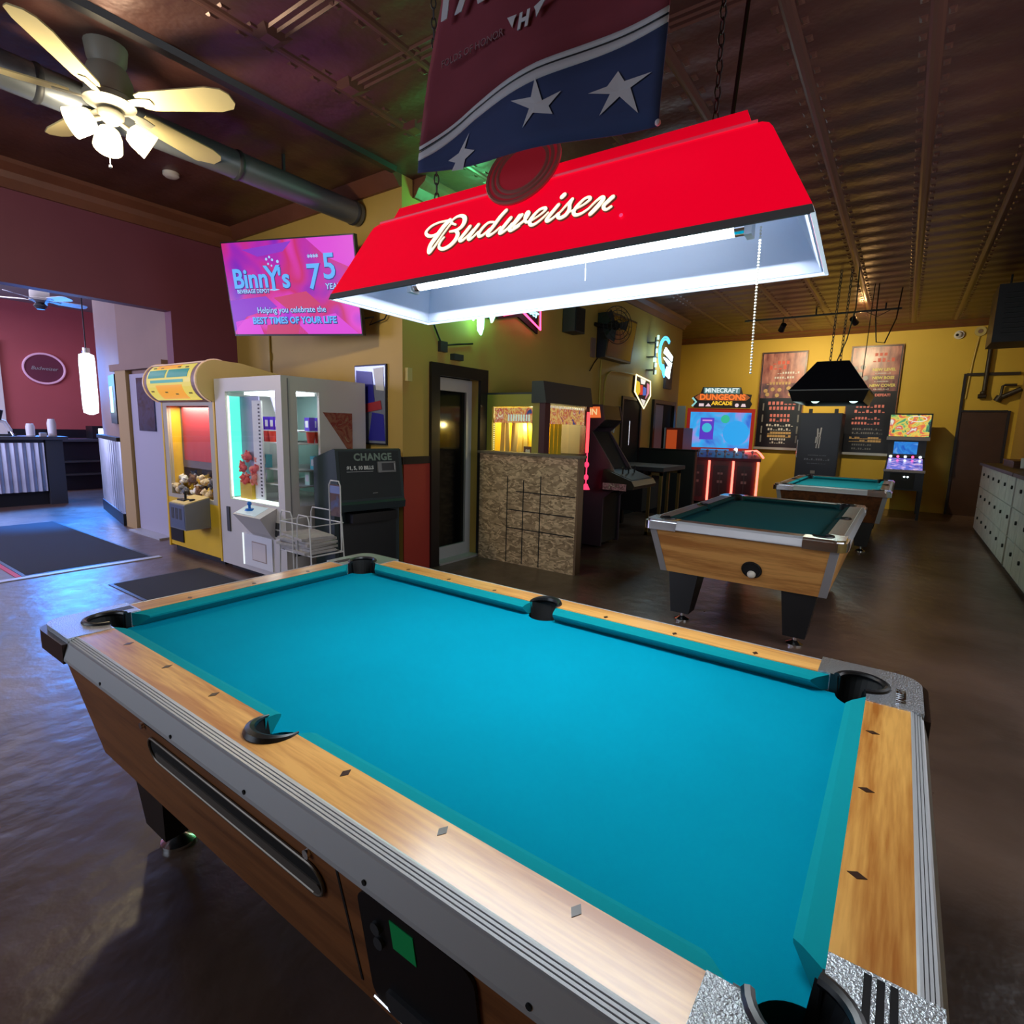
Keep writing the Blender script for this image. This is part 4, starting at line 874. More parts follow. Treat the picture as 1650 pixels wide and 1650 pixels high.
# hanging chains to the ceiling and pull chain
def chain(mb, p0, p1, pitch=0.026, r=0.0022, w=0.007):
    p0 = Vector(p0); p1 = Vector(p1); L = (p1-p0).length; d = (p1-p0)/L; n = max(2, int(L/pitch)); u = d.orthogonal().normalized(); v = d.cross(u)
    for i in range(n):
        c = p0+d*(L*(i+0.5)/n); s = u if i % 2 else v
        pts = [c+d*(pitch*0.62*cos(a))+s*(w*sin(a)) for a in [2*pi*k/8 for k in range(9)]]
        mb.tube(pts, r, 5)
    return mb
for s in (-1, 1):
    part('hanging_chain', chain(MB(), (s*0.40, 0.0, H+0.05), (s*0.40+0.02*s, 0.0, 3.6-LP[2]+0.007*s)), M['darkgrey'], t)
part('power_cord', MB().tube([(0.43, 0.01, H+0.05), (0.47, 0.0, H+0.5), (0.42, 0.02, 1.2), (0.44, 0.0, 1.78)], 0.005, 6), M['black'], t, smooth=True)
b = MB()
for i in range(48): b.ball((0.512, -0.012, 0.055-i*0.0065), 0.0026, 6)
part('pull_chain', b, M['ivory'], t, smooth=True, label='beaded pull chain')
b = MB(); b.cyl((0.10, -0.012, 0.0), (0.10, -0.012, 0.045), 0.0012, n=6)
part('short_cord', b, M['white'], t)

# ================================================================== BANNER HANGING BESIDE THE LAMP
def banner_x(x, z): return 0.45+0.012*sin(x*14+z*3)+0.008*sin(z*11+x*5)
def drape(poly_rows, name, m, parent, y_off=0.0, label=None):
    """cloth between rows of (x,z) points, all rows the same length"""
    mb = MB(); R_ = []
    for row in poly_rows:
        R_.append([mb.bm.verts.new((x, banner_x(x, z)+y_off, z)) for x, z in row])
    for a, b_ in zip(R_, R_[1:]):
        for i in range(len(a)-1): mb.bm.faces.new((a[i], a[i+1], b_[i+1], b_[i]))
    o = part(name, mb, m, parent, smooth=True, label=label)
    md = o.modifiers.new('solid', 'SOLIDIFY'); md.thickness = 0.002; md.offset = 0
    return o
def lerp_row(keys, n=28):
    out = []
    for i in range(n+1):
        s = i/n
        for (s0, p0), (s1, p1) in zip(keys, keys[1:]):
            if s0 <= s <= s1+1e-9:
                k = (s-s0)/(s1-s0) if s1 > s0 else 0
                out.append((p0[0]+(p1[0]-p0[0])*k, p0[1]+(p1[1]-p0[1])*k)); break
    return out
top = lerp_row([(0, (1.0, 3.05)), (1, (1.55, 3.05))])
upr = lerp_row([(0, (0.945, 2.452)), (1, (1.535, 2.40))])
rA = lerp_row([(0, (0.884, 2.142)), (0.27, (1.057, 2.182)), (0.58, (1.255, 2.211)), (0.78, (1.381, 2.221)), (1, (1.530, 2.227))])
rA2 = lerp_row([(0, (0.883, 2.134)), (0.27, (1.057, 2.174)), (0.58, (1.255, 2.200)), (0.78, (1.381, 2.209)), (1, (1.530, 2.216))])
rA3 = lerp_row([(0, (0.882, 2.127)), (0.27, (1.057, 2.170)), (0.58, (1.255, 2.196)), (0.78, (1.381, 2.205)), (1, (1.530, 2.211))])
rB = lerp_row([(0, (0.879, 2.110)), (0.10, (0.93, 2.120)), (0.27, (1.057, 2.154)), (0.58, (1.255, 2.176)), (0.78, (1.381, 2.186)), (1, (1.530, 2.199))])
bot = lerp_row([(0, (0.876, 2.083)), (0.5, (1.20, 2.048)), (1, (1.525, 2.019))])
def mid(a, b_, k): return [(p[0]+(q[0]-p[0])*k, p[1]+(q[1]-p[1])*k) for p, q in zip(a, b_)]
fl = thing('hanging_banner', 'maroon and navy banner with white stars hanging above the red lamp', 'banner', (1.25, 0.45, 3.05))
drape([top, mid(top, upr, .33), mid(top, upr, .66), upr, mid(upr, rA, .25), mid(upr, rA, .5), mid(upr, rA, .75), rA], 'maroon_field', M['flagred'], fl, label='maroon upper cloth')
drape([rA, rA2], 'stripe', M['flagwhite'], fl, -0.001, label='thin grey-white stripe')
drape([rA2, rA3], 'stripe', M['navy'], fl, -0.0005, label='thin dark stripe')
drape([rA3, mid(rA3, rB, .5), rB], 'stripe', M['flagwhite'], fl, -0.001, label='wide grey-white stripe')
drape([rB, mid(rB, bot, .25), mid(rB, bot, .5), mid(rB, bot, .75), bot], 'navy_field', M['flagblue'], fl, label='navy lower cloth')
def flat_on(poly, m, name, d=0.0025, off=0.004):
    cx_ = sum(p[0] for p in poly)/len(poly); cz_ = sum(p[1] for p in poly)/len(poly)
    mb = MB(); A = [(x, banner_x(x, z)-off, z) for x, z in poly]; B_ = [(x, banner_x(x, z)-off+d, z) for x, z in poly]
    c0 = mb.bm.verts.new((cx_, banner_x(cx_, cz_)-off, cz_)); va = [mb.bm.verts.new(p) for p in A]
    for i in range(len(va)): mb.bm.faces.new((c0, va[i], va[(i+1) % len(va)]))
    return part(name, mb, m, fl)
for st in ([(1.25,2.179),(1.27,2.128),(1.313,2.137),(1.286,2.114),(1.296,2.096),(1.248,2.122-.012),(1.22,2.088),(1.238,2.121),(1.187,2.151),(1.242,2.142)],
           [(1.433,2.145),(1.448,2.122),(1.505,2.12),(1.462,2.106),(1.482,2.054),(1.44,2.096),(1.399,2.07),(1.419,2.106),(1.372,2.118),(1.412,2.122)],
           [(1.048,2.133),(1.03,2.105),(1.064,2.092),(1.03,2.082),(1.022,2.062),(0.985,2.066),(0.998,2.082),(0.975,2.091),(1.01,2.100)]):
    flat_on(st, M['flagwhite'], 'star')
mb = MB()
text(mb, 'FA', 0.115, (1.035, 0.434, 2.423), (1, 0, -0.03), (0.05, 0, 1), 0.002, bold=0.004, shear=0.12)
part('lettering', mb, M['flagwhite'], fl, label='large white letters')
mb = MB(); text(mb, 'FOLDS OF HONOR', 0.0215, (1.068, 0.432, 2.295), (1, 0, 0.045), (0, 0, 1), 0.002)
part('lettering', mb, mat('faded_print', S(150, 110, 118), 0.9), fl, label='small faded line of letters')
mb = MB(); text(mb, 'H', 0.04, (1.214, 0.432, 2.302), (1, 0, 0.0), (0.2, 0, 1), 0.002, bold=0.002)
mb.frame((1.19, 0.433, 2.31), (1, 0, 0), (0, 0, 1), [(-0.02, 0.012), (0.005, 0.010), (0.0, 0.004), (-0.006, -0.012)], 0.0015)
mb.frame((1.24, 0.433, 2.31), (1, 0, 0), (0, 0, 1), [(0.0, 0.008), (0.04, 0.022), (0.022, 0.006), (0.006, -0.014), (0.004, 0.0)], 0.0015)
part('winged_emblem', mb, M['flagwhite'], fl)
part('rod', MB().cyl((0.96, 0.45, 3.055), (1.59, 0.45, 3.055), 0.012, n=12), M['black'], fl, smooth=True)
for x in (1.02, 1.53): part('hanging_cord', MB().cyl((x, 0.45, 3.06), (x, 0.45, 3.6), 0.003, n=6), M['black'], fl)
part('hem_tip', MB().ball((1.527, 0.443, 2.022), 0.006, 8), M['flagwhite'], fl)
# ================================================================== TELEVISION ON THE ALCOVE WALL
TVC = Vector((-2.834, 2.492, 2.670)); yw = radians(16.9); pt_ = radians(10.35); rl = radians(-1.36)
tx0 = Vector((cos(yw), sin(yw), 0)); tn = Vector((sin(yw), -cos(yw), 0)); tu0 = Vector((0, 0, 1))*cos(pt_)+tn*sin(pt_)
TX = tx0*cos(rl)+tu0*sin(rl); TU = tu0*cos(rl)-tx0*sin(rl); TN = TX.cross(TU); TW, TH = 1.45, 0.816
t = thing('television', 'large wall television showing a purple and magenta advert', 'television', tuple(TVC))
def ontv(poly, d, out): return MB().frame(TVC+TN*out, TX, TU, poly, d)
part('body', ontv([(-TW/2-.012, -TH/2-.016), (TW/2+.012, -TH/2-.016), (TW/2+.012, TH/2+.012), (-TW/2-.012, TH/2+.012)], 0.05, -0.052), M['black'], t)
tvm = screen('tv_picture', [S(120, 30, 190), S(190, 35, 170), S(205, 40, 110), S(225, 60, 205), S(140, 50, 215)], 2.2, 0.95, (1, 1, 1), 1.0, 0.6)
sc = part('screen', ontv([(-TW/2, -TH/2), (TW/2, -TH/2), (TW/2, TH/2), (-TW/2, TH/2)], 0.002, -0.002), tvm, t, label='lit purple and magenta screen')
def tvuv(u, v): return ((u-0.5)*TW, (0.5-v)*TH)
sh = 0
def tvquads(polys, m, name, out=0.0005):
    b = MB()
    for p in polys: b.frame(TVC+TN*out, TX, TU, [tvuv(*q) for q in p], 0.0012)
    return part(name, b, m, sc)
tvquads([[(0.16, 0.08), (0.55, 0.02), (0.48, 0.12), (0.28, 0.16)], [(0.0, 0.62), (0.30, 0.58), (0.38, 0.70), (0.12, 0.80), (0, 0.97)]], glow('tv_violet', S(140, 40, 205), 0.9), 'violet_shape')
tvquads([[(0.66, 0.0), (1, 0.0), (1, 0.34), (0.80, 0.20)], [(0.55, 0.86), (0.82, 0.78), (0.98, 1.0), (0.52, 1.0)], [(0.02, 0.86), (0.2, 0.8), (0.24, 1.0), (0.02, 1.0)]], glow('tv_magenta', S(226, 60, 220), 0.9), 'magenta_shape')
tvquads([[(0.36, 0.60), (0.62, 0.54), (0.72, 0.68), (0.5, 0.78)], [(0.28, 0.9), (0.5, 0.84), (0.6, 1.0), (0.26, 1.0)]], glow('tv_rose', S(205, 45, 105), 0.9), 'rose_shape')
tvblue = glow('tv_text_blue', S(90, 175, 250), 1.0); tvnavy = glow('tv_text_shadow', S(40, 40, 130), 0.8); tvpale = glow('tv_text_pale', S(160, 205, 255), 1.0)
def tvtext(s, u, v, size, name, bold=0.0, m=tvblue, space=1.0):
    p = TVC+TX*tvuv(u, v)[0]+TU*tvuv(u, v)[1]
    b = MB(); text(b, s, size, p+TX*0.004-TU*0.004+TN*0.002, TX, TU, 0.0008, bold=bold+0.004, space=space); part(name, b, tvnavy, sc)
    b = MB(); text(b, s, size, p+TN*0.0034, TX, TU, 0.0008, bold=bold, space=space); part(name, b, m, sc)
tvtext('Binn', 0.195, 0.395, 0.235, 'logo_lettering', 0.006)
tvtext('Y', 0.375, 0.40, 0.30, 'logo_lettering', 0.003)
tvtext("'s", 0.462, 0.405, 0.235, 'logo_lettering', 0.006)
b = MB()
for u, v, r in ((0.345, 0.19, 0.012), (0.37, 0.17, 0.011), (0.39, 0.20, 0.012), (0.355, 0.24, 0.010), (0.38, 0.26, 0.009), (0.43, 0.22, 0.014)):
    q = TVC+TX*tvuv(u, v)[0]+TU*tvuv(u, v)[1]; b.frame(q+TN*0.002, TX, TU, disc2((0, 0), r, 10), 0.0012)
b.frame(TVC+TN*0.002, TX, TU, [tvuv(*p) for p in ((0.33, 0.515), (0.375, 0.50), (0.42, 0.515), (0.375, 0.525))], 0.0012)
part('logo_bubbles', b, tvpale, sc)
tvtext('BEVERAGE DEPOT', 0.205, 0.525, 0.047, 'logo_lettering', 0.001, tvpale)
tvtext('7', 0.69, 0.405, 0.30, 'logo_lettering', 0.004); tvtext('5', 0.812, 0.305, 0.30, 'logo_lettering', 0.004)
tvtext('YEARS', 0.84, 0.50, 0.07, 'logo_lettering', 0.001, tvpale)
tvtext('****', 0.70, 0.20, 0.07, 'logo_lettering', 0.001, tvpale)
tvtext('Helping you celebrate the', 0.485, 0.735, 0.075, 'slogan_lettering', 0.0005, tvpale)
tvtext('BEST TIMES OF YOUR LIFE', 0.495, 0.85, 0.083, 'slogan_lettering', 0.0025, tvblue)
br = MB(); br.tube([TVC-TN*0.05, TVC-TN*0.16+Vector((0.1, 0.05, 0)), Vector((-2.62, 2.93, 2.66))], 0.03, 8)
br.box(-2.82, -2.42, 2.93, 2.968, 2.45, 2.88)
part('wall_bracket', br, M['black'], t)
part('cable', MB().tube([TVC-TN*0.05+TX*0.55-TU*0.3, (-2.15, 2.90, 2.42), (-2.25, 2.93, 2.36), (-2.05, 2.94, 2.40), (-1.95, 2.95, 2.55)], 0.007, 6), M['black'], t, smooth=True)
solo('wall_conduit', MB().tube([(-3.98, 2.955, 2.95), (-3.98, 2.955, 1.7)], 0.012, 8).box(-4.0, -3.96, 2.94, 2.968, 2.12, 2.2), M['yellowpipe'], 'thin painted conduit on the mustard wall under the television', 'conduit', smooth=True)
t = thing('wall_mirror', 'framed blue and silver drinks mirror above the change machine', 'mirror', (-2.28, 2.96, 1.25))
part('frame', MB().box(-2.50, -2.05, 2.948, 2.97, 1.24, 2.0), M['navy'], t)
part('panel', MB().box(-2.49, -2.06, 2.944, 2.948, 1.255, 1.985), mat('silver_mirror', S(150, 158, 178), 0.25, 0.5), t, label='silver panel')
b = MB()
for p in ([(-2.47, 1.95), (-2.24, 1.93), (-2.20, 1.62), (-2.27, 1.55), (-2.46, 1.58)], [(-2.24, 1.55), (-2.08, 1.53), (-2.06, 1.28), (-2.30, 1.28)]): b.prism(p, 'y', 2.940, 2.944)
part('blue_print', b, mat('mirror_blue', S(44, 44, 158), 0.35), t)
part('red_print', MB().prism([(-2.40, 1.62), (-2.12, 1.66), (-2.10, 1.58), (-2.38, 1.54)], 'y', 2.937, 2.940), mat('mirror_red', S(170, 50, 60), 0.4), t)
part('white_print', MB().prism([(-2.22, 1.96), (-2.08, 1.97), (-2.07, 1.75), (-2.18, 1.76)], 'y', 2.940, 2.944), M['white'], t)
solo('wall_bell_box', MB().box(-1.85, -1.815, 3.0, 3.06, 1.84, 1.96), M['creamm'], 'small cream box on the wall corner near the black door frame', 'box', bev=0.006)
solo('door_closer_box', MB().box(-1.85, -1.79, 3.62, 3.76, 2.10, 2.16), M['darkgrey'], 'small dark box on the wall just above the black door frame', 'box', bev=0.006)
t = thing('ceiling_cable', 'black cable looping down the mustard wall above the door', 'cable', (-1.83, 3.4, 2.2))
part('cable', MB().tube([(-1.83, 3.05, 2.95), (-1.83, 3.3, 2.5), (-1.83, 3.48, 2.22), (-1.83, 3.7, 2.26), (-1.83, 3.95, 2.30)], 0.009, 6), M['black'], t, smooth=True)
part('junction_box', MB().box(-1.85, -1.81, 3.44, 3.54, 2.16, 2.26), M['darkgrey'], t)

# ================================================================== YELLOW CRANE MACHINE
t = thing('crane_machine', 'yellow crane machine with rounded lit header full of plush toys', 'crane machine', (-3.985, 2.48, 0))
X0, X1, YF, YB = -4.56, -3.41, 2.03, 2.93
M['greyframe'] = mat('warm_grey_frame', S(176, 168, 146), 0.45)
part('plinth', MB().box(X0+.05, X1-.05, YF+.04, YB-.02, 0, 0.07), M['blackm'], t)
part('lower_front', MB().box(X0+.03, X1-.03, YF, YB, 0.07, 0.60), M['yellowm'], t, label='yellow lower cabinet')
nose = arc((2.07, 1.80), 0.20, 95, 258, 18)
part('side_panel', MB().prism([(YF-.01, .05), (YB, .05), (YB, 1.63), (YF-.01, 1.63)], 'x', X1-.03, X1), M['yellowm'], t, label='yellow right side panel')
part('side_cap', MB().prism(nose+[(YB, 1.63), (YB, 1.88), (2.3, 1.99)], 'x', X1-.03, X1+.004), M['creamm'], t, label='rounded cream side cap')
part('side_panel', MB().prism(nose+[(YF-.01, .05), (YB, .05), (YB, 1.88), (2.3, 1.99)], 'x', X0, X0+.03), M['yellowm'], t, label='yellow left side panel')
part('back_panel', MB().box(X0+.03, X1-.03, YB-.04, YB, 0.60, 1.62), M['yellowm'], t)
part('roof', MB().prism(nose+[(YB, 1.62), (YB, 1.87), (2.3, 1.98)], 'x', X0+.03, X1-.03), mat('header_mauve', S(150, 120, 120), 0.5), t, label='rounded header housing')
b = MB(); b.box(X0+.03, -4.44, YF, YF+.04, .60, 1.62).box(-3.54, X1-.03, YF, YF+.04, .60, 1.62).box(-4.44, -3.54, YF, YF+.04, 1.57, 1.62).box(-4.44, -3.54, YF, YF+.04, .60, .64)
part('window_frame', b, M['greyframe'], t)
part('window', MB().box(-4.44, -3.54, YF+.015, YF+.02, .64, 1.57), M['glass'], t)
part('red_backdrop', MB().box(-4.38, -3.46, 2.155, 2.165, 1.0, 1.56), mat('red_backdrop', S(190, 50, 50), 0.6), t)
part('inner_wall', MB().box(-4.46, -4.445, YF+.04, 2.17, .62, 1.58), M['yellowm'], t)
part('inner_backing', MB().box(-4.46, -3.44, 2.166, 2.176, .92, 1.58).box(-4.46, -3.44, 2.366, 2.376, .62, .95), mat('grey_backing', S(120, 108, 104), 0.6), t)
def arcpanel(mb, xa, xb, a0, a1, r, th=0.004):
    o = arc((2.07, 1.80), r+th, a0, a1, 10); i_ = arc((2.07, 1.80), r, a1, a0, 10)
    mb.prism(o+i_, 'x', xa, xb); return mb
hd = part('header_print', arcpanel(MB(), -4.46, -3.52, 128, 240, 0.2005), glow('header_yellow', S(236, 214, 96), 0.85), t, label='lit yellow header print')
part('print_panel', arcpanel(arcpanel(MB(), -4.42, -4.05, 147, 170, 0.2045), -4.00, -3.58, 147, 170, 0.2045), glow('header_teal', S(30, 145, 140), 0.8), hd)
part('print_panel', arcpanel(MB(), -4.36, -3.66, 176, 184, 0.2045), glow('header_teal_pale', S(70, 170, 160), 0.8), hd)
part('print_panel', arcpanel(arcpanel(MB(), -4.25, -3.70, 190, 232, 0.2045), -4.30, -3.80, 129, 143, 0.2045), glow('header_orange', S(250, 170, 50), 0.9), hd)
b = MB()
for xa, a in ((-4.38, 136), (-4.2, 138), (-3.85, 137), (-3.68, 139), (-4.40, 205), (-3.62, 212), (-4.1, 208), (-3.9, 214)): arcpanel(b, xa, xa+0.06, a, a+4, 0.2047)
part('print_mark', b, glow('header_olive', S(120, 105, 40), 0.7), hd)
b = MB()
for x in (X0+.0, X1-.035):
    b.tube([(x+.015, p[0], p[1]) for p in arc((2.07, 1.80), 0.204, 60, 250, 22)], 0.007, 6)
b.tube([(x, 2.07+.204*cos(radians(120)), 1.80+.204*sin(radians(120))) for x in (X0, X1)], 0.007, 6)
part('header_trim', b, mat('pale_pink_trim', S(226, 200, 180), 0.3, emit=S(230, 190, 160), es=0.3), t, smooth=True)
cbx = part('control_box', MB().hexa([(-3.95, 1.79, .36), (-3.62, 1.79, .36), (-3.62, YF, .36), (-3.95, YF, .36)], [(-3.95, 1.79, .61), (-3.62, 1.79, .61), (-3.62, YF, .66), (-3.95, YF, .66)]), mat('grey_blue_metal', S(120, 124, 130), 0.45), t, bev=0.008)
part('coin_panel', MB().box(-3.94, -3.63, 1.786, 1.79, .37, .60), mat('blue_grey_panel', S(84, 96, 122), 0.4), cbx)
part('control_deck', MB().hexa([(-3.94, 1.80, .612), (-3.63, 1.80, .612), (-3.63, YF, .661), (-3.94, YF, .661)], [(-3.94, 1.80, .620), (-3.63, 1.80, .620), (-3.63, YF, .669), (-3.94, YF, .669)]), M['creamm'], cbx)
part('joystick', MB().cyl((-3.84, 1.90, .64), (-3.84, 1.90, .70), .011).ball((-3.84, 1.90, .71), .020, 12).box(-3.91, -3.77, 1.85, 1.96, .632, .646), M['black'], cbx, smooth=True)
part('button', MB().cyl((-3.70, 1.90, .635), (-3.70, 1.90, .655), .026), M['black'], cbx, smooth=True)
b = MB()
for x in (-3.87, -3.79, -3.71): b.box(x-.025, x+.025, 1.784, 1.79, .46, .57)
part('coin_slot', b, M['darkgrey'], cbx)
part('prize_door', MB().box(-4.50, -4.22, YF-.012, YF, .12, .36), M['black'], t)
area('crane_light', (-4.0, 2.11, 1.56), (-4.0, 2.12, 0.7), 0.7, 0.08, 7, (1.0, 0.93, 0.78))
# the plush toys, each a thing
plush_cols = [mat('plush_cream', S(225, 205, 165), 0.95), mat('plush_brown', S(130, 95, 65), 0.95), mat('plush_grey', S(120, 120, 125), 0.95), mat('plush_yellow', S(235, 200, 70), 0.95), mat('plush_white', S(235, 232, 225), 0.95), mat('plush_pink', S(248, 150, 135), 0.95), mat('plush_rose', S(240, 110, 110), 0.95)]
def plush_mesh():
    b = MB(); b.ball((0, 0, .045), .045, 10, (1, .9, 1)); b.ball((0, -.01, .105), .036, 10)
    for s in (-1, 1): b.ball((s*.028, 0, .135), .014, 6); b.ball((s*.042, -.02, .05), .018, 6, (1, 1, 1.4)); b.ball((s*.026, -.035, .018), .02, 6, (1, 1.5, 1))
    b.ball((0, -.044, .098), .014, 6); return b
PM = [plush_mesh().mesh('plush_%d' % i, True) for i in range(7)]
for i in range(7): PM[i].materials.append(plush_cols[i])
def plush(kind, loc, sc_, label, group):
    o = bpy.data.objects.new('plush_toy', PM[kind]); COL.objects.link(o); o.location = loc; o.scale = (sc_,)*3
    o.rotation_euler = (random.uniform(-.9, .9), random.uniform(-.9, .9), random.uniform(0, 6.28))
    tag(o, label, 'plush toy', group)
names5 = ['cream', 'brown', 'grey', 'yellow', 'white', 'salmon pink', 'rose red']
for row, (yy, zz, n) in enumerate(((2.10, .645, 7), (2.21, .645, 7), (2.315, .645, 7), (2.15, .76, 6), (2.265, .76, 6))):
    for i in range(n):
        k = (i*2+row*3) % 5
        plush(k, (-4.40+0.86*(i+.5)/n+random.uniform(-.02, .02), yy+random.uniform(-.012, .012), zz+random.uniform(0, .012)), .88, 'small %s plush toy in the heap inside the yellow crane machine' % names5[k], '%s plush toys in the yellow crane machine' % names5[k])

# ================================================================== WHITE PRIZE MACHINE
t = thing('prize_machine', 'white prize machine with bright teal-lit windows beside the yellow one', 'prize machine', (-2.84, 2.46, 0))
X0, X1, YF, YB = -3.39, -2.29, 2.02, 2.90
W_ = M['white']
part('plinth', MB().box(X0+.05, X1-.05, YF+.06, YB-.05, 0, .05), M['blackm'], t)
part('lower_cabinet', MB().box(X0, X1, YF, YB, .05, .70), M['offwhite'], t, bev=.008)
part('roof', MB().box(X0, X1, YF, YB, 1.70, 1.82), M['offwhite'], t, bev=.012)
part('front_stile', MB().box(X0, -3.20, YF, YF+.05, .70, 1.70), M['offwhite'], t)
part('front_stile', MB().box(-2.385, X1, YF, YF+.05, .70, 1.70), M['offwhite'], t)
part('left_side', MB().box(X0, X0+.03, YF+.05, YB, .70, 1.70), M['offwhite'], t)
b = MB(); b.box(X1-.03, X1, YF+.05, 2.16, .70, 1.70).box(X1-.03, X1, 2.385, YB, .70, 1.70)
part('right_side', b, M['offwhite'], t)
part('side_seam', MB().box(X1, X1+.003, 2.075, 2.085, .05, 1.80), M['grey'], t)
part('back_panel', MB().box(X0+.03, X1-.03, YB-.03, YB, .70, 1.70), mat('pale_teal_back', S(170, 205, 200), 0.5), t)
part('window', MB().box(-3.20, -2.385, YF+.02, YF+.025, .70, 1.70), M['glass'], t, label='front window')
part('window', MB().box(X1-.012, X1-.008, 2.16, 2.385, .70, 1.70), M['glass'], t, label='narrow side window')
part('top_light', MB().box(-3.1, -2.45, 2.15, 2.45, 1.675, 1.695), glow('prize_light', (0.85, 1.0, 0.98, 1), 7.0), t)
part('teal_light_panel', MB().box(-3.20, -3.185, 2.05, 2.15, .72, 1.66), glow('teal_light', (0.10, 0.95, 0.70, 1), 1.3), t)
part('light_strip', MB().box(-3.20, -3.185, 2.042, 2.05, .72, 1.66), glow('white_strip', (0.8, 1, 0.95, 1), 3.0), t)
part('light_strip', MB().box(-3.19, -2.40, 2.045, 2.15, .702, .710), glow('white_strip_floor', (0.8, 1, 0.92, 1), 1.6), t)
fs = part('divider', MB().box(-2.89, -2.74, 2.10, 2.115, .72, 1.62), M['white'], t)
b = MB()
for i in range(26): b.box(-2.79, -2.765, 2.097, 2.10, .75+i*.033, .765+i*.033)
part('perforation', b, M['darkgrey'], fs)
for i, z in enumerate((1.24, 1.0, .86)):
    part('shelf', MB().box(-3.05, X1-.035, 2.17, 2.80, z, z+.012), M['white'], t)
part('inner_backing', MB().box(-3.20, -2.87, 2.155, 2.165, .72, 1.66), mat('dim_violet_panel', S(150, 140, 175), 0.5), t)
part('yellow_bin', MB().box(-3.10, -2.90, 2.07, 2.14, .712, .86), M['yellowm'], t)
redcup = mat('red_cup', S(225, 60, 40), 0.5); purp = mat('purple_box', S(80, 40, 190), 0.45); aqua = mat('aqua_box', S(90, 205, 215), 0.45); mint = mat('mint_box', S(190, 235, 215), 0.5)
def prize(kind, x, y, z, label, group):
    t2 = thing(kind, label, 'prize', (x, y, z), group=group)
    if kind == 'red_prize_cup':
        part('cup', MB().lathe([(.028, z), (.038, z+.10), (.034, z+.10), (.025, z+.005)], (x, y, 0), 14), redcup, t2, smooth=True)
        part('rim', MB().lathe([(.034, z+.098), (.041, z+.100), (.041, z+.106), (.034, z+.106)], (x, y, 0), 14, closed=True), M['white'], t2)
    else:
        m = {'purple_prize_box': purp, 'aqua_prize_box': aqua, 'mint_prize_box': mint}[kind]
        part('carton', MB().box(x-.035, x+.035, y-.03, y+.03, z, z+.12), m, t2, bev=.004)
        part('print', MB().box(x-.022, x+.022, y-.0315, y-.03, z+.03, z+.09), M['white'], t2)
for k, (x, y) in enumerate([(-3.0+.085*i, 2.21) for i in range(4)]+[(X1-.075, 2.34+.08*i) for i in range(5)]):
    prize('red_prize_cup', x, y, 1.252, 'red prize cup on the top shelf of the white machine', 'red cups in the white prize machine')
for k, (x, y) in enumerate([(-3.0+.085*i, 2.28) for i in range(4)]+[(-2.46, 2.40+.085*i) for i in range(4)]):
    prize('purple_prize_box', x, y, 1.36, 'purple prize box standing above the red cups in the white machine', 'purple boxes in the white prize machine')
part('shelf', MB().box(-3.05, -2.40, 2.245, 2.80, 1.348, 1.360), M['white'], t)
for k in range(3): prize('aqua_prize_box', (-2.97, -2.86, -2.42)[k], (2.21, 2.21, 2.42)[k], 1.012, 'aqua prize box on the middle shelf of the white machine', 'aqua boxes in the white prize machine')
for k in range(3): prize('mint_prize_box', (-2.96, -2.85, -2.42)[k], (2.21, 2.21, 2.36)[k], .872, 'mint green prize box on the low shelf of the white machine', 'mint boxes in the white prize machine')
for i in range(9):
    k = 5+i % 2
    plush(k, (-3.07+.085*(i % 3), 2.10+.004*(i//3), .862+.108*(i//3)), .72, 'small %s plush toy on the yellow bin in the white machine' % names5[k], '%s plush toys in the white prize machine' % names5[k])
# poster graphics inside
part('inner_print', MB().box(-2.62, -2.40, 2.84, 2.845, 1.42, 1.64), screen('comic_print', [S(40, 60, 60), S(230, 240, 235), S(120, 150, 150), S(240, 250, 245)], 14, 0.5), t)
con = part('control_console', MB().hexa([(-2.82, 1.98, .44), (-2.46, 1.98, .44), (-2.46, YF, .40), (-2.82, YF, .40)], [(-2.86, 1.86, .61), (-2.42, 1.86, .61), (-2.42, YF, .685), (-2.86, YF, .685)]), M['offwhite'], t, bev=.006)
part('console_plate', MB().hexa([(-2.84, 1.875, .619), (-2.52, 1.875, .619), (-2.52, 2.0, .677), (-2.84, 2.0, .677)], [(-2.84, 1.875, .623), (-2.52, 1.875, .623), (-2.52, 2.0, .681), (-2.84, 2.0, .681)]), glow('console_glow', (0.75, 0.9, 1.0, 1), 0.5), con)
part('joystick', MB().cyl((-2.70, 1.93, .65), (-2.70, 1.93, .70), .011).ball((-2.70, 1.93, .71), .020, 12).lathe([(.042, .648), (.034, .666), (.01, .668)], (-2.70, 1.93, 0), 16), mat('blue_joystick', S(20, 110, 200), 0.3), con, smooth=True)
dr = part('prize_door', MB().box(-2.98, -2.50, YF-.012, YF, .10, .40), W_, t, bev=.004)
part('door_glow', MB().box(-2.985, -2.965, YF-.016, YF-.011, .10, .40), glow('door_glow', (0.85, 0.95, 1, 1), 1.1), dr)
part('notice', MB().box(-2.82, -2.60, YF-.016, YF-.012, .17, .33), mat('paper_notice', S(215, 205, 200), 0.7), dr)
part('notice_border', MB().box(-2.83, -2.59, YF-.0135, YF-.0122, .16, .34), mat('notice_border', S(170, 150, 140), 0.7), dr)
b = MB()
for x in (-2.50, -2.45, -2.40):
    for z in (.46, .53): b.box(x-.02, x+.02, YF-.006, YF, z-.028, z+.028)
part('coin_slots', b, M['darkgrey'], t)
part('side_latch', MB().box(-3.26, -3.21, YF-.012, YF, .38, .62), M['darkgrey'], t)
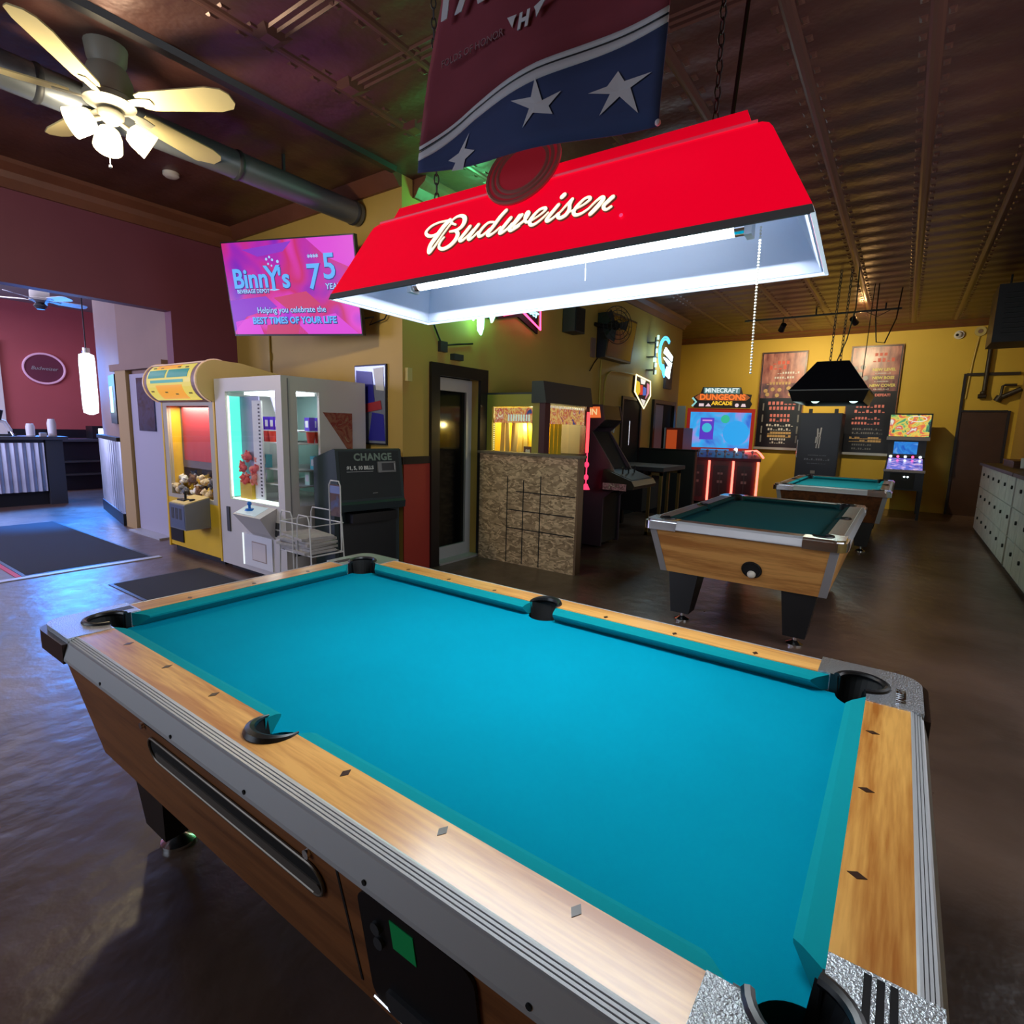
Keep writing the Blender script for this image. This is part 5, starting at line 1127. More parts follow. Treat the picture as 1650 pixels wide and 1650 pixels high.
part('slice_sticker', MB().prism([(2.42, 1.53), (2.74, 1.53), (2.74, 1.12)], 'x', X1, X1+.003), screen('pizza_print', [S(150, 60, 50), S(190, 120, 90), S(160, 40, 40), S(200, 160, 120)], 9, 0.12), t, label='triangular red food sticker')
part('side_keyplate', MB().box(X1, X1+.006, 2.10, 2.18, .26, .36), M['black'], t)

# ================================================================== CHANGE MACHINE
CMX = Matrix.Translation((-1.995, 2.56, 0)) @ Matrix.Rotation(radians(-9.9), 4, 'Z')
t = thing('change_machine', 'dark change machine standing against the mustard wall corner', 'change machine', (-1.995, 2.56, 0), radians(-9.9), None, True)
prof = [(-.2, .04), (.17, .04), (.17, .68), (.27, .70), (.28, .76), (.26, .78), (.20, 1.215), (.17, 1.225), (-.2, 1.13)]
part('cabinet', MB().prism([(p[0], p[1]) for p in prof], 'y', -.32, .32), M['cmach'], t, bev=.006, label='dark teal grey cabinet')
part('base', MB().box(-.18, .15, -.30, .30, 0, .04), M['blackm'], t)
FU = Vector((-.06, 0, .435)).normalized(); FP = Vector((.23, 0, .9975)); FY = Vector((0, 1, 0)); FN = FY.cross(FU)
def oncm(poly, d, out): return MB().frame(FP+FN*out, FY, FU, poly, d)
part('face_plate', oncm([(-.29, -.20), (.29, -.20), (.29, .205), (-.29, .205)], .003, .0005), mat('dark_face', S(20, 28, 31), 0.65), t)
b = MB(); text(b, 'CHANGE', .085, FP+FN*.004+FU*.155+FY*.03, FY, FU, .003, bold=.003, space=1.1); part('lettering', b, mat('dim_green_letters', S(120, 140, 126), 0.5), t, label='raised dim green heading')
b = MB(); text(b, '$1, 5, 10 BILLS', .042, FP+FN*.004+FU*.065-FY*.10, FY, FU, .002, bold=.0015); part('lettering', b, mat('white_print', S(215, 218, 215), 0.5), t, label='white line of print')
part('underline', oncm([(-.23, .032), (.02, .032), (.02, .036), (-.23, .036)], .001, .004), M['lgrey'], t)
bs = part('bill_acceptor', oncm([(.06, .02), (.24, .02), (.24, .115), (.06, .115)], .02, .003), mat('bezel_grey', S(110, 110, 108), 0.4, 0.5), t, bev=.004)
part('bill_slot', oncm([(.10, .035), (.22, .035), (.22, .10), (.10, .10)], .003, .023), M['black'], bs)
part('slot_lamp', oncm([(.222, .04), (.232, .04), (.232, .095), (.222, .095)], .003, .023), M['lgrey'], bs)
part('coin_tray', MB().box(.171, .30, -.22, .22, .60, .68), M['black'], t, bev=.01)
part('lower_door', MB().box(.171, .178, -.28, .28, .08, .58), mat('door_black', S(22, 26, 30), 0.4), t)
part('dent_mark', oncm([(.0, -.16), (.05, -.158), (.05, -.152), (.0, -.154)], .001, .004), M['grey'], t)

# ================================================================== NEWSPAPER RACK
t = thing('newspaper_rack', 'white wire newspaper rack with a card holder beside the change machine', 'rack', (-1.80, 1.90, 0))
b = MB()
def U(mb, pts, r=.0055): mb.tube(pts, r, 6)
for y in (1.78, 2.05):
    pass
part('rack_loop', MB().tube([(-2.04, 1.79, 0), (-2.01, 1.80, .70), (-1.99, 1.80, .74), (-1.87, 1.80, .74), (-1.85, 1.80, .70), (-1.83, 1.79, 0)], .0055, 6), M['wire'], t, smooth=True)
part('rack_loop', MB().tube([(-1.81, 1.79, 0), (-1.78, 1.80, .69), (-1.76, 1.80, .73), (-1.65, 1.80, .73), (-1.63, 1.80, .69), (-1.58, 1.79, 0)], .0055, 6), M['wire'], t, smooth=True)
part('rack_loop', MB().tube([(-2.04, 2.08, 0), (-2.01, 2.08, .70), (-1.99, 2.08, .74), (-1.63, 2.08, .74), (-1.61, 2.08, .70), (-1.56, 2.08, 0)], .0055, 6), M['wire'], t, smooth=True)
b = MB()
for z in (.42, .655):
    b.tube([(-2.02, 1.80, z), (-1.60, 1.80, z), (-1.59, 2.08, z), (-2.02, 2.08, z), (-2.02, 1.80, z)], .005, 6)
for i in range(7): b.tube([(-2.0+.065*i, 1.80, .42), (-2.0+.065*i, 2.08, .42)], .004, 5)
part('wire_shelf', b, M['wire'], t, smooth=True)
part('sign_frame', MB().tube([(-1.73, 2.06, .42), (-1.73, 2.06, .95), (-1.71, 2.06, .985), (-1.61, 2.06, .985), (-1.59, 2.06, .95), (-1.59, 2.06, .42)], .0055, 6), M['wire'], t, smooth=True)
part('card', MB().box(-1.72, -1.60, 2.062, 2.066, .70, .955), screen('brochure_picture', [S(70, 40, 40), S(120, 90, 90), S(110, 80, 75), S(90, 110, 170)], 5, 0.25, (1, 1, 0.8)), t, label='colour brochure card')
part('card_head', MB().box(-1.72, -1.60, 2.058, 2.062, .885, .945), mat('card_blue', S(110, 125, 175), 0.5), t)
for i in range(6):
    c = (-1.84-.012*(i % 3), 1.93+.01*(i % 2), .426+.021*i)
    mb = MB().box(-.19, .19, -.135, .135, 0, .019)
    mb.bevel(.006, 2); mb.xf(Matrix.Translation(c) @ Matrix.Rotation(radians((-6, 3, 8, -3, 5, -9)[i]), 4, 'Z'))
    solo('newspaper', mb, M['news'], ('lowest folded newspaper on the white wire rack', 'second folded newspaper from the rack shelf up', 'third folded newspaper from the rack shelf up', 'fourth folded newspaper, third from the top of the pile', 'folded newspaper just under the topmost one on the rack', 'topmost folded newspaper on the white wire rack')[i], 'newspaper', 'newspapers on the wire rack', loc=c)
# ================================================================== STRAND-BOARD PARTITION AND THE GAMES BEHIND IT
t = thing('board_partition', 'low strand-board partition with dark cap and grid grooves', 'partition', (-1.165, 4.08, 0))
part('panel', MB().box(-1.77, -0.565, 4.03, 4.05, 0, 1.16), M['osb'], t)
part('back_frame', MB().box(-1.77, -0.565, 4.05, 4.14, 0, 1.16), M['oakdark'], t)
part('end_board', MB().box(-0.565, -0.545, 4.035, 4.14, 0, 1.16), mat('brown_board', S(120, 96, 72), 0.7), t)
part('cap', MB().box(-1.79, -0.53, 4.01, 4.16, 1.16, 1.185), mat('cap_board', S(120, 106, 88), 0.6), t)
b = MB()
for x, z1 in ((-1.39, .93), (-1.185, .90), (-.975, .96)): b.box(x-.005, x+.005, 4.027, 4.0305, .01, z1)
for z, x0 in ((.78, -1.28), (.58, -1.385), (.385, -1.385)): b.box(x0, -.575, 4.027, 4.0305, z-.005, z+.005)
part('groove', b, M['blackm'], t)

# prize cabinet with yellow boards inside
t = thing('display_cabinet', 'yellow-lit glass display cabinet behind the strand-board partition', 'cabinet', (-1.48, 4.68, 0))
M['olive'] = mat('olive_yellow_frame', S(165, 150, 62), 0.45)
M['darkred'] = mat('dark_red_post', S(78, 34, 42), 0.45)
part('base', MB().box(-1.83, -1.08, 4.22, 5.18, 0, 1.15), M['blackm'], t)
b = MB(); b.box(-1.83, -1.745, 4.20, 4.26, 1.15, 1.79).box(-1.215, -1.13, 4.20, 4.26, 1.15, 1.79).box(-1.745, -1.215, 4.20, 4.26, 1.66, 1.79)
part('side_frame', b, M['olive'], t)
part('corner_post', MB().box(-1.13, -1.06, 4.20, 4.30, 1.15, 1.80), M['darkred'], t)
part('rear_post', MB().box(-1.13, -1.06, 5.10, 5.18, 1.15, 1.80), M['darkred'], t)
part('window', MB().box(-1.745, -1.215, 4.225, 4.23, 1.15, 1.66), M['glass'], t)
part('window', MB().box(-1.078, -1.074, 4.30, 5.10, 1.15, 1.70), M['glass'], t)
part('back_board', MB().box(-1.83, -1.80, 4.26, 5.18, 1.15, 1.79), M['yellowm'], t)
part('end_board', MB().box(-1.80, -1.10, 5.14, 5.17, 1.15, 1.79), mat('grey_end', S(120, 112, 100), 0.6), t)
part('roof', MB().box(-1.83, -1.06, 4.20, 5.18, 1.79, 1.81), M['darkgrey'], t)
part('header_sign', MB().hexa([(-1.22, 4.18, 1.70), (-1.04, 4.18, 1.70), (-1.04, 5.22, 1.70), (-1.22, 5.22, 1.70)], [(-1.22, 4.18, 1.92), (-1.08, 4.18, 1.92), (-1.08, 5.22, 1.92), (-1.22, 5.22, 1.92)]), M['darkgrey'], t, label='dark header box')
gp = screen('cabinet_graphic', [S(60, 80, 130), S(220, 110, 70), S(240, 210, 120), S(200, 70, 60), S(250, 235, 190)], 12, 0.7)
part('graphic_band', MB().box(-1.74, -1.22, 4.232, 4.236, 1.49, 1.655), gp, t)
part('graphic_band', MB().box(-1.088, -1.082, 4.31, 5.09, 1.49, 1.66), gp, t)
b = MB()
for i in range(9): b.box(-1.55+.033*i, -1.53+.033*i, 4.2285, 4.2305, 1.51, 1.58)
part('scallop_edge', b, mat('pale_mint', S(210, 230, 215), 0.5, emit=S(210, 230, 215), es=.5), t)
b = MB()
for i in range(18): b.box(-1.08, -1.076, 4.33+.042*i, 4.35+.042*i, 1.655, 1.68)
part('scallop_edge', b, mat('pale_white', S(240, 235, 215), 0.5, emit=S(240, 235, 215), es=.5), t)
b = MB()
for i in range(14): b.box(-1.742, -1.728, 4.226, 4.2285, 1.17+.023*i, 1.178+.023*i)
part('edge_lights', b, glow('edge_lamp', (1, .85, .4, 1), 2.0), t)
boards = [(-1.70, 2), (-1.64, -2), (-1.585, 3), (-1.53, 6), (-1.475, 5), (-1.42, -8), (-1.37, -5), (-1.31, -6), (-1.25, 0)]
ycol = [mat('pale_board_%d' % i, c, 0.6) for i, c in enumerate((S(214, 186, 120), S(228, 200, 110), S(240, 206, 40)))]
for i, (x, a) in enumerate(boards):
    m = Matrix.Translation((x, 4.34+.02*(i % 3), 1.155)) @ Matrix.Rotation(radians(a), 4, 'Y')
    part('board', MB().box(-.026, .026, -.008, .008, 0, .40).xf(m), ycol[0 if i < 4 else 1 if i < 7 else 2], t)
for i in range(4):
    part('board', MB().box(-1.16, -1.14, 4.36+.085*i, 4.43+.085*i, 1.155, 1.56), ycol[2], t)
b = MB(); text(b, 'as', .07, (-1.275, 4.222, 1.20), (1, 0, 0), (0, 0, 1), .002, bold=.003); part('lettering', b, mat('white_as', S(240, 230, 210), .5), t)
part('lettering_ground', MB().box(-1.33, -1.22, 4.2235, 4.225, 1.155, 1.245), mat('brown_ground', S(120, 80, 60), .5), t)
point('display_front_light', (-1.38, 4.285, 1.45), 4, (1.0, .84, .35), .03)
point('display_light', (-1.45, 4.60, 1.60), 22, (1.0, .86, .40), .05)
ld = part('red_light_strip', MB().box(-1.066, -1.045, 5.12, 5.17, 1.17, 1.64), glow('red_strip', (1, .05, .06, 1), 2.6), t)
b = MB().tube([(-1.05, 5.15, 1.17), (-1.05, 5.15, .74)], .008, 6)
for z in (1.03, .88): b.ball((-1.05, 5.15, z), .028, 10, (1, 1, 1.3))
b.lathe([(.05, .735), (.02, .80)], (-1.05, 5.15, 0), 12)
part('red_light_drop', b, glow('red_drop', (1, .04, .12, 1), 1.6), t, smooth=True)

# upright arcade cabinet with orange marquee (faces the middle of the room)
t = thing('arcade_cabinet', 'black upright arcade cabinet with orange lit marquee and sloping side', 'arcade game', (-1.3, 5.75, 0))
sidep = [(-1.83, .02), (-.93, .02), (-.93, .62), (-.78, .74), (-.76, .86), (-.82, 1.0), (-1.12, 1.42), (-1.06, 1.47), (-.96, 1.56), (-1.0, 1.74), (-1.83, 1.76)]
for y in (5.38, 5.88): part('side_panel', MB().prism(sidep, 'y', y, y+.025), mat('side_purple_grey', S(76, 62, 72), .5) if y < 6 else M['blackm'], t)
part('body', MB().box(-1.80, -.95, 5.405, 5.88, .05, .66), M['black'], t)
part('back_box', MB().box(-1.82, -1.35, 5.405, 5.88, .66, 1.74), M['black'], t)
part('screen', MB().prism([(-.86, .98), (-1.14, 1.42), (-1.17, 1.40), (-.89, .96)], 'y', 5.405, 5.88), M['blackm'], t)
mq = part('marquee', MB().prism([(-1.06, 1.48), (-.965, 1.565), (-1.005, 1.735), (-1.34, 1.735), (-1.34, 1.48)], 'y', 5.405, 5.88), M['black'], t)
part('marquee_light', MB().prism([(-1.30, 1.58), (-1.01, 1.585), (-1.03, 1.715), (-1.30, 1.715)], 'y', 5.372, 5.379), glow('marquee_orange', S(250, 120, 60), .85), mq)
b = MB(); text(b, 'ITIN', .10, (-1.15, 5.371, 1.65), (1, 0, 0), (0, 0, 1), .003, bold=.002); part('marquee_letters', b, glow('marquee_pale', S(255, 215, 150), .9), mq)
dk = part('control_panel', MB().prism([(-.95, .72), (-.52, .76), (-.50, .80), (-.54, .86), (-.90, .98)], 'y', 5.30, 5.98), M['black'], t, bev=.012)
part('panel_top', MB().prism([(-.555, .866), (-.88, .974), (-.88, .980), (-.555, .872)], 'y', 5.34, 5.94), M['darkgrey'], dk)
b = MB()
for y in (5.45, 5.62, 5.80): b.cyl((-.72, y, .92), (-.72, y, .99), .009).ball((-.72, y, .995), .018, 8)
part('joystick', b, M['blackm'], dk, smooth=True)
part('art_decal', MB().box(-.90, -.60, 5.294, 5.299, .74, .82), screen('decal_pink', [S(90, 60, 70), S(220, 160, 160), S(120, 80, 80), S(230, 200, 180)], 16, .12), dk)
# black game table with a brass-coloured leg frame
t = thing('game_table', 'black game table with a brass-edged leg frame behind the arcade cabinet', 'table', (-1.1, 7.0, 0))
part('table_top', MB().box(-1.62, -.62, 6.55, 7.45, .90, .955), M['darkgrey'], t, bev=.012)
part('body', MB().box(-1.60, -.92, 6.60, 7.40, .32, .90), M['blackm'], t)
for y in (6.62, 7.36):
    part('leg_frame', MB().box(-.86, -.82, y, y+.03, 0, .88).box(-.70, -.66, y, y+.03, 0, .88).box(-.86, -.66, y, y+.03, .0, .04).box(-.86, -.66, y, y+.03, .84, .88), M['brass'], t, label='brass-edged leg frame')
for y in (6.7, 7.3): part('leg', MB().box(-1.58, -1.50, y-.04, y+.04, 0, .32), M['black'], t)
# black half wall
t = thing('half_wall', 'black half-height divider wall across the doorways', 'divider', (-1.35, 8.66, 0))
part('panel', MB().box(-1.84, -.86, 8.62, 8.74, 0, 1.12), mat('half_wall_black', S(30, 30, 36), .55), t)
part('cap', MB().box(-1.84, -.84, 8.60, 8.76, 1.12, 1.15), M['blackm'], t)
part('end_trim', MB().box(-.862, -.84, 8.63, 8.73, 0, 1.12), mat('end_trim_brown', S(70, 56, 54), .5), t)
# red vending cabinet beyond
t = thing('red_cabinet', 'orange-red cabinet beyond the black half wall', 'cabinet', (-1.5, 10.1, 0))
part('body', MB().box(-1.80, -1.44, 9.75, 10.3, 0, 1.52), mat('vend_red', S(150, 50, 40), .4), t, bev=.01)
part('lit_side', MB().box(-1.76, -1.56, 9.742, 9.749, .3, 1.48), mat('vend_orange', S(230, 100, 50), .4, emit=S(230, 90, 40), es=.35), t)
part('edge', MB().box(-1.81, -1.78, 9.74, 9.76, 0, 1.52), M['lgrey'], t)
solo('paper_notice', MB().box(-1.74, -1.58, 10.20, 10.21, 1.52, 1.95), M['offwhite'], 'white paper notice standing on top of the orange-red cabinet', 'notice')
# ------------------------------------------------------------------ things on the games wall
t = thing('wall_speaker', 'small dark speaker high on the games wall beside the fan', 'speaker', (-1.75, 5.95, 2.7))
part('box', MB().box(-1.84, -1.66, 5.80, 6.08, 2.70, 3.02), mat('speaker_dark', S(46, 48, 54), .6), t, bev=.008)
part('grille', MB().box(-1.66, -1.652, 5.82, 6.06, 2.72, 3.0), M['blackm'], t)
part('bracket', MB().cyl((-1.85, 5.94, 2.9), (-1.80, 5.94, 2.9), .03), M['black'], t)
t = thing('wall_fan', 'round dark wall fan mounted high beside the dark wall screen', 'fan', (-1.6, 6.85, 2.9))
part('bracket', MB().tube([(-1.85, 6.72, 2.95), (-1.72, 6.75, 2.92), (-1.66, 6.82, 2.92)], .03, 8), M['black'], t, smooth=True)
part('motor', MB().cyl((-1.68, 6.86, 2.92), (-1.55, 6.80, 2.92), .07, n=16), M['black'], t, smooth=True)
fm = Matrix.Translation((-1.52, 6.79, 2.92)) @ Matrix.Rotation(radians(-25), 4, 'Z')
b = MB()
for r in (.26, .20, .14, .07): b.tube([(0.0+.04*(1-(r/.26)**2), r*cos(a*pi/16), r*sin(a*pi/16)) for a in range(33)], .005, 5)
for k in range(14): b.tube([(.04, .03*cos(k*pi/7), .03*sin(k*pi/7)), (.025, .16*cos(k*pi/7), .16*sin(k*pi/7)), (0, .26*cos(k*pi/7), .26*sin(k*pi/7)), (-.10, .25*cos(k*pi/7), .25*sin(k*pi/7))], .003, 4)
part('cage', b.xf(fm), mat('cage_dark', S(60, 62, 68), .35, .5), t, smooth=True)
for k in range(3):
    part('blade', MB().hexa([(-.05, .03, -.02), (-.03, .03, .03), (-.02, .22, .09), (-.07, .22, -.05)], [(-.047, .03, -.02), (-.027, .03, .03), (-.017, .22, .09), (-.067, .22, -.05)]).xf(fm @ Matrix.Rotation(radians(120*k), 4, 'X')), M['darkgrey'], t)
t = thing('wall_screen', 'dark switched-off screen hung flat on the games wall', 'television', (-1.78, 7.25, 2.5))
part('body', MB().hexa([(-1.84, 6.80, 2.49), (-1.70, 6.80, 2.49), (-1.70, 7.72, 2.49), (-1.84, 7.72, 2.49)], [(-1.84, 6.80, 3.12), (-1.62, 6.80, 3.12), (-1.62, 7.72, 3.12), (-1.84, 7.72, 3.12)]), mat('tv_off', S(34, 38, 50), .4), t)
part('panel', MB().hexa([(-1.70, 6.83, 2.52), (-1.694, 6.83, 2.52), (-1.694, 7.69, 2.52), (-1.70, 7.69, 2.52)], [(-1.622, 6.83, 3.09), (-1.616, 6.83, 3.09), (-1.616, 7.69, 3.09), (-1.622, 7.69, 3.09)]), M['darkglass'], t)
part('cable', MB().tube([(-1.83, 6.85, 2.5), (-1.83, 6.72, 2.4), (-1.83, 6.6, 2.28)], .008, 6), M['black'], t)
solo('cover_plate', MB().box(-1.85, -1.825, 6.62, 6.74, 2.48, 2.75), M['beige'], 'tan cover plate on the wall left of the dark wall screen', 'plate', bev=.006)
for y, z1, lab in ((6.95, 2.47, 'straight thin conduit running down the games wall'), (7.10, 0, 'bent thin conduit curving along to the shield sign')):
    if z1: pts = [(-1.83, y, 1.2), (-1.83, y, z1)]
    else: pts = [(-1.83, 7.10, 1.2), (-1.83, 7.10, 2.15), (-1.83, 7.16, 2.27), (-1.83, 7.30, 2.34), (-1.83, 7.6, 2.36), (-1.83, 8.2, 2.37)]
    solo('wall_conduit', MB().tube(pts, .014, 8), M['yellowpipe'], lab, 'conduit', smooth=True)
t = thing('hanging_key_tag', 'small white curled tag on the wall behind the arcade cabinet', 'tag', (-1.83, 7.45, 1.45))
part('tag', MB().tube([(-1.835, 7.42, 1.60), (-1.83, 7.40, 1.50), (-1.83, 7.45, 1.42)], .008, 6).tube([(-1.835, 7.50, 1.62), (-1.82, 7.52, 1.52), (-1.83, 7.50, 1.40)], .012, 6), M['white'], t, smooth=True)
# shield-shaped neon
t = thing('shield_neon_sign', 'shield-shaped neon sign with red, yellow, blue and pink patches', 'neon sign', (-1.80, 8.5, 1.8))
sh_ = [(8.19, 2.37), (8.83, 2.31), (8.87, 2.06), (8.60, 1.83), (8.17, 2.09)]
part('backing', MB().prism(sh_, 'x', -1.845, -1.80), mat('sign_dark', S(40, 36, 34), .5), t)
part('outline_tube', MB().tube([(-1.79, *p) for p in sh_+sh_[:1]], .012, 6), glow('shield_outline', (1.0, .82, .42, 1), 2.2), t, smooth=True)
for poly, c, s, nm in (([(8.24, 2.28), (8.36, 2.26), (8.40, 2.1), (8.30, 2.02), (8.22, 2.10)], S(240, 205, 50), .85, 'yellow_patch'), ([(8.38, 2.22), (8.50, 2.22), (8.52, 2.06), (8.40, 2.05)], S(225, 60, 35), .85, 'red_patch'),
                       ([(8.54, 2.20), (8.66, 2.18), (8.66, 2.06), (8.54, 2.05)], S(70, 110, 200), .8, 'blue_patch'), ([(8.70, 2.27), (8.80, 2.25), (8.80, 2.10), (8.66, 2.0), (8.72, 2.10)], S(235, 140, 170), .8, 'pink_patch'),
                       ([(8.40, 2.33), (8.62, 2.31), (8.58, 2.24), (8.44, 2.24)], S(255, 250, 240), .9, 'white_patch'), ([(8.46, 1.99), (8.66, 1.97), (8.60, 1.88), (8.54, 1.92)], S(255, 245, 235), .8, 'white_patch')):
    part(nm, MB().prism(poly, 'x', -1.80, -1.79), glow('shield_'+nm, c, s), t)
# blue and white neon
t = thing('blue_neon_sign', 'blue and white neon beer sign glowing on the games wall', 'neon sign', (-1.72, 9.0, 2.4))
b = MB()
for r in (.30, .26): b.tube([(-1.66, 9.12+r*cos(radians(a)), 2.80+r*sin(radians(a))) for a in range(55, 250, 12)], .014, 6)
part('blue_arc', b, M['blueneon'], t, smooth=True)
part('blue_patch', MB().prism([(8.92, 2.62), (9.06, 2.62), (9.18, 2.46), (9.12, 2.40)], 'x', -1.67, -1.65), M['blueneon'], t)
for poly in ([(9.02, 2.82), (9.10, 2.92), (9.46, 2.80), (9.44, 2.72)], [(9.02, 2.74), (9.10, 2.74), (9.44, 2.68), (9.40, 2.58)], [(9.14, 2.46), (9.22, 2.60), (9.38, 2.56), (9.36, 2.40)]):
    part('white_letter', MB().prism(poly, 'x', -1.66, -1.64), M['whiteneon'], t)
b = MB()
for y, z, r in ((8.78, 3.05, .03), (8.76, 2.94, .025), (8.74, 2.82, .022), (8.68, 2.66, .04), (8.74, 2.58, .03), (8.76, 2.46, .025)): b.cyl((-1.68, y, z-.035), (-1.68, y, z+.035), r*.7, n=8)
part('pale_tube', b, mat('neon_end_white', S(210, 230, 215), .4, emit=S(200, 240, 220), es=1.2), t, smooth=True)
b = MB()
for z in (2.5, 2.72, 2.96): b.box(-1.84, -1.70, 8.70, 8.86, z-.008, z+.008)
b.box(-1.72, -1.70, 8.74, 8.78, 2.42, 3.05)
part('mount', b, M['black'], t)
point('blue_neon_glow', (-1.55, 8.75, 2.75), 5, (.45, .85, 1.0), .1)
solo('wall_panel_box', MB().box(-1.85, -1.80, 9.62, 9.95, 2.25, 2.85), mat('box_dark', S(66, 56, 60), .6), 'dark upright box on the wall right of the blue neon sign', 'box', bev=.006)
# green neon and red bow-tie neon half hidden by the red lamp
t = thing('green_neon_sign', 'green neon sign with dripping strokes below the edge of the red lamp', 'neon sign', (-1.78, 4.0, 2.4))
b = MB()
b.tube([(-1.74, 3.62, 2.95), (-1.74, 3.70, 2.72), (-1.74, 3.79, 2.57), (-1.74, 3.84, 2.52), (-1.74, 3.86, 2.62), (-1.74, 3.88, 2.74)], .016, 8)
b.tube([(-1.74, 3.92, 2.80), (-1.74, 3.93, 2.60), (-1.74, 3.94, 2.43), (-1.74, 3.965, 2.40), (-1.74, 3.99, 2.46), (-1.74, 4.0, 2.62), (-1.74, 4.0, 2.80)], .020, 8)
b.tube([(-1.74, 4.10, 2.85), (-1.74, 4.13, 2.62), (-1.74, 4.155, 2.55), (-1.74, 4.18, 2.60), (-1.74, 4.22, 2.78), (-1.74, 4.3, 3.0)], .017, 8)
b.tube([(-1.74, 3.60, 2.98), (-1.74, 3.9, 3.06), (-1.74, 4.3, 3.02)], .015, 8)
part('neon_tube', b, M['greenneon'], t, smooth=True)
part('backing', MB().box(-1.845, -1.82, 3.58, 4.32, 2.60, 3.10), mat('green_backing', S(30, 80, 50), .6), t)
b = MB()
for y in (3.7, 4.2): b.cyl((-1.82, y, 2.9), (-1.75, y, 2.9), .012, n=8)
part('standoff', b, M['black'], t)
point('green_neon_glow', (-1.45, 3.5, 3.25), 16, (.10, 1.0, .35), .1)
t = thing('red_neon_sign', 'red bow-tie neon sign with pale blue script at the lamp edge', 'neon sign', (-1.78, 4.9, 2.6))
bt = [(4.40, 3.02), (4.74, 2.88), (5.12, 3.02), (5.14, 2.62), (4.76, 2.76), (4.40, 2.66)]
part('bow_tie_tube', MB().tube([(-1.76, *p) for p in bt+bt[:1]], .013, 8), M['redneon'], t, smooth=True)
b = MB(); text(b, 'Budweiser', .15, (-1.745, 4.74, 2.83), (0, 1, -.18), (0, .0, 1), .01, shear=.3); part('script_tube', b, M['cyanneon'], t)
part('backing', MB().prism([(4.37, 3.06), (4.74, 2.93), (5.16, 3.06), (5.18, 2.58), (4.76, 2.71), (4.37, 2.62)], 'x', -1.845, -1.82), M['blackm'], t)

# ================================================================== BACK OF THE ROOM
def gm(name, ca, cb):
    m = bpy.data.materials.new(name); m.use_nodes = True; nt = m.node_tree; b = nt.nodes['Principled BSDF']
    tc = nt.nodes.new('ShaderNodeTexCoord'); n = nt.nodes.new('ShaderNodeTexNoise'); n.inputs['Scale'].default_value = 5; n.inputs['Detail'].default_value = 4
    mp = nt.nodes.new('ShaderNodeMapping'); mp.inputs['Scale'].default_value = (1.6, 1, .5); nt.links.new(tc.outputs['Object'], mp.inputs['Vector']); nt.links.new(mp.outputs['Vector'], n.inputs['Vector'])
    r = nt.nodes.new('ShaderNodeValToRGB'); r.color_ramp.elements[0].position = .35; r.color_ramp.elements[0].color = ca; r.color_ramp.elements[1].position = .65; r.color_ramp.elements[1].color = cb
    nt.links.new(n.outputs['Fac'], r.inputs['Fac']); nt.links.new(r.outputs['Color'], b.inputs['Base Color']); b.inputs['Roughness'].default_value = .3
    return m
M['posterart'] = gm('poster_art_top', S(120, 50, 52), S(206, 140, 124)); M['posterart2'] = gm('poster_art_mid', S(58, 44, 58), S(170, 110, 110))
M['posterdark'] = mat('poster_black', S(26, 28, 38), .3)
rng = random.Random(3)
def wordrow(mb, x0, x1, z, h, y=12.775, gap=.35):
    h *= .72; n = max(3, int((x1-x0)/(h*1.05)))
    for i in range(n):
        a = x0+(x1-x0)*i/n; w_ = (x1-x0)/n*(1-gap)
        k = rng.random()
        mb.box(a, a+w_, y, y+.002, z-h/2, z-h/2+h*(.3 if k < .3 else 1)); 
        if k >= .3: mb.box(a, a+w_*.45, y-.0005, y, z-h/2, z+h/2)
def menu_poster(lab, x0, x1, z0, z1, split):
    t = thing('wall_poster', lab, 'poster', ((x0+x1)/2, 12.80, z0))
    part('board', MB().box(x0, x1, 12.785, 12.80, z0, z1), M['posterdark'], t)
    part('art_panel', MB().box(x0+.02, x1-.02, 12.780, 12.785, split+.32, z1-.02), M['posterart'], t)
    part('art_panel', MB().box(x0+.02, x1-.02, 12.780, 12.785, split, split+.32), M['posterart2'], t)
    part('frame_edge', MB().box(x0-.015, x0, 12.775, 12.80, z0, z1).box(x1, x1+.015, 12.775, 12.80, z0, z1).box(x0-.015, x1+.015, 12.775, 12.80, z1, z1+.015), M['oakside'], t)
    part('foot_rail', MB().box(x0-.02, x1+.02, 12.76, 12.80, z0-.05, z0), M['alu'], t)
    return t
pm_red = mat('poster_red_print', S(225, 130, 125), .5); pm_tan = mat('poster_tan_print', S(200, 165, 110), .5); pm_white = mat('poster_white_print', S(215, 212, 210), .5); pm_title = mat('poster_title_red', S(215, 90, 70), .5)
t = menu_poster('tall dark poster with reddish top art left of the black lamp', -.78, .10, 1.16, 3.22, 2.24)
b = MB(); wordrow(b, -.55, -.20, 3.0, .10); wordrow(b, -.62, -.25, 2.90, .12); part('print', b, pm_title, t)
b = MB(); wordrow(b, -.45, .0, 2.78, .06); wordrow(b, -.5, -.1, 2.68, .06); part('print', b, pm_white, t)
b = MB(); wordrow(b, -.65, -.15, 2.56, .08); part('print', b, pm_tan, t)
b = MB(); wordrow(b, -.58, .0, 2.13, .10); wordrow(b, -.55, -.02, 2.02, .10); wordrow(b, -.52, -.10, 1.86, .09); wordrow(b, -.52, -.10, 1.76, .09); part('print', b, pm_red, t)
b = MB(); wordrow(b, -.58, -.02, 1.65, .07); wordrow(b, -.54, -.06, 1.56, .07); wordrow(b, -.48, -.15, 1.34, .06); wordrow(b, -.48, -.15, 1.27, .06); part('print', b, pm_white, t)
b = MB(); wordrow(b, -.54, -.06, 1.48, .07, gap=.1); wordrow(b, -.54, -.06, 1.41, .07, gap=.1); part('print', b, pm_tan, t)
b = MB()
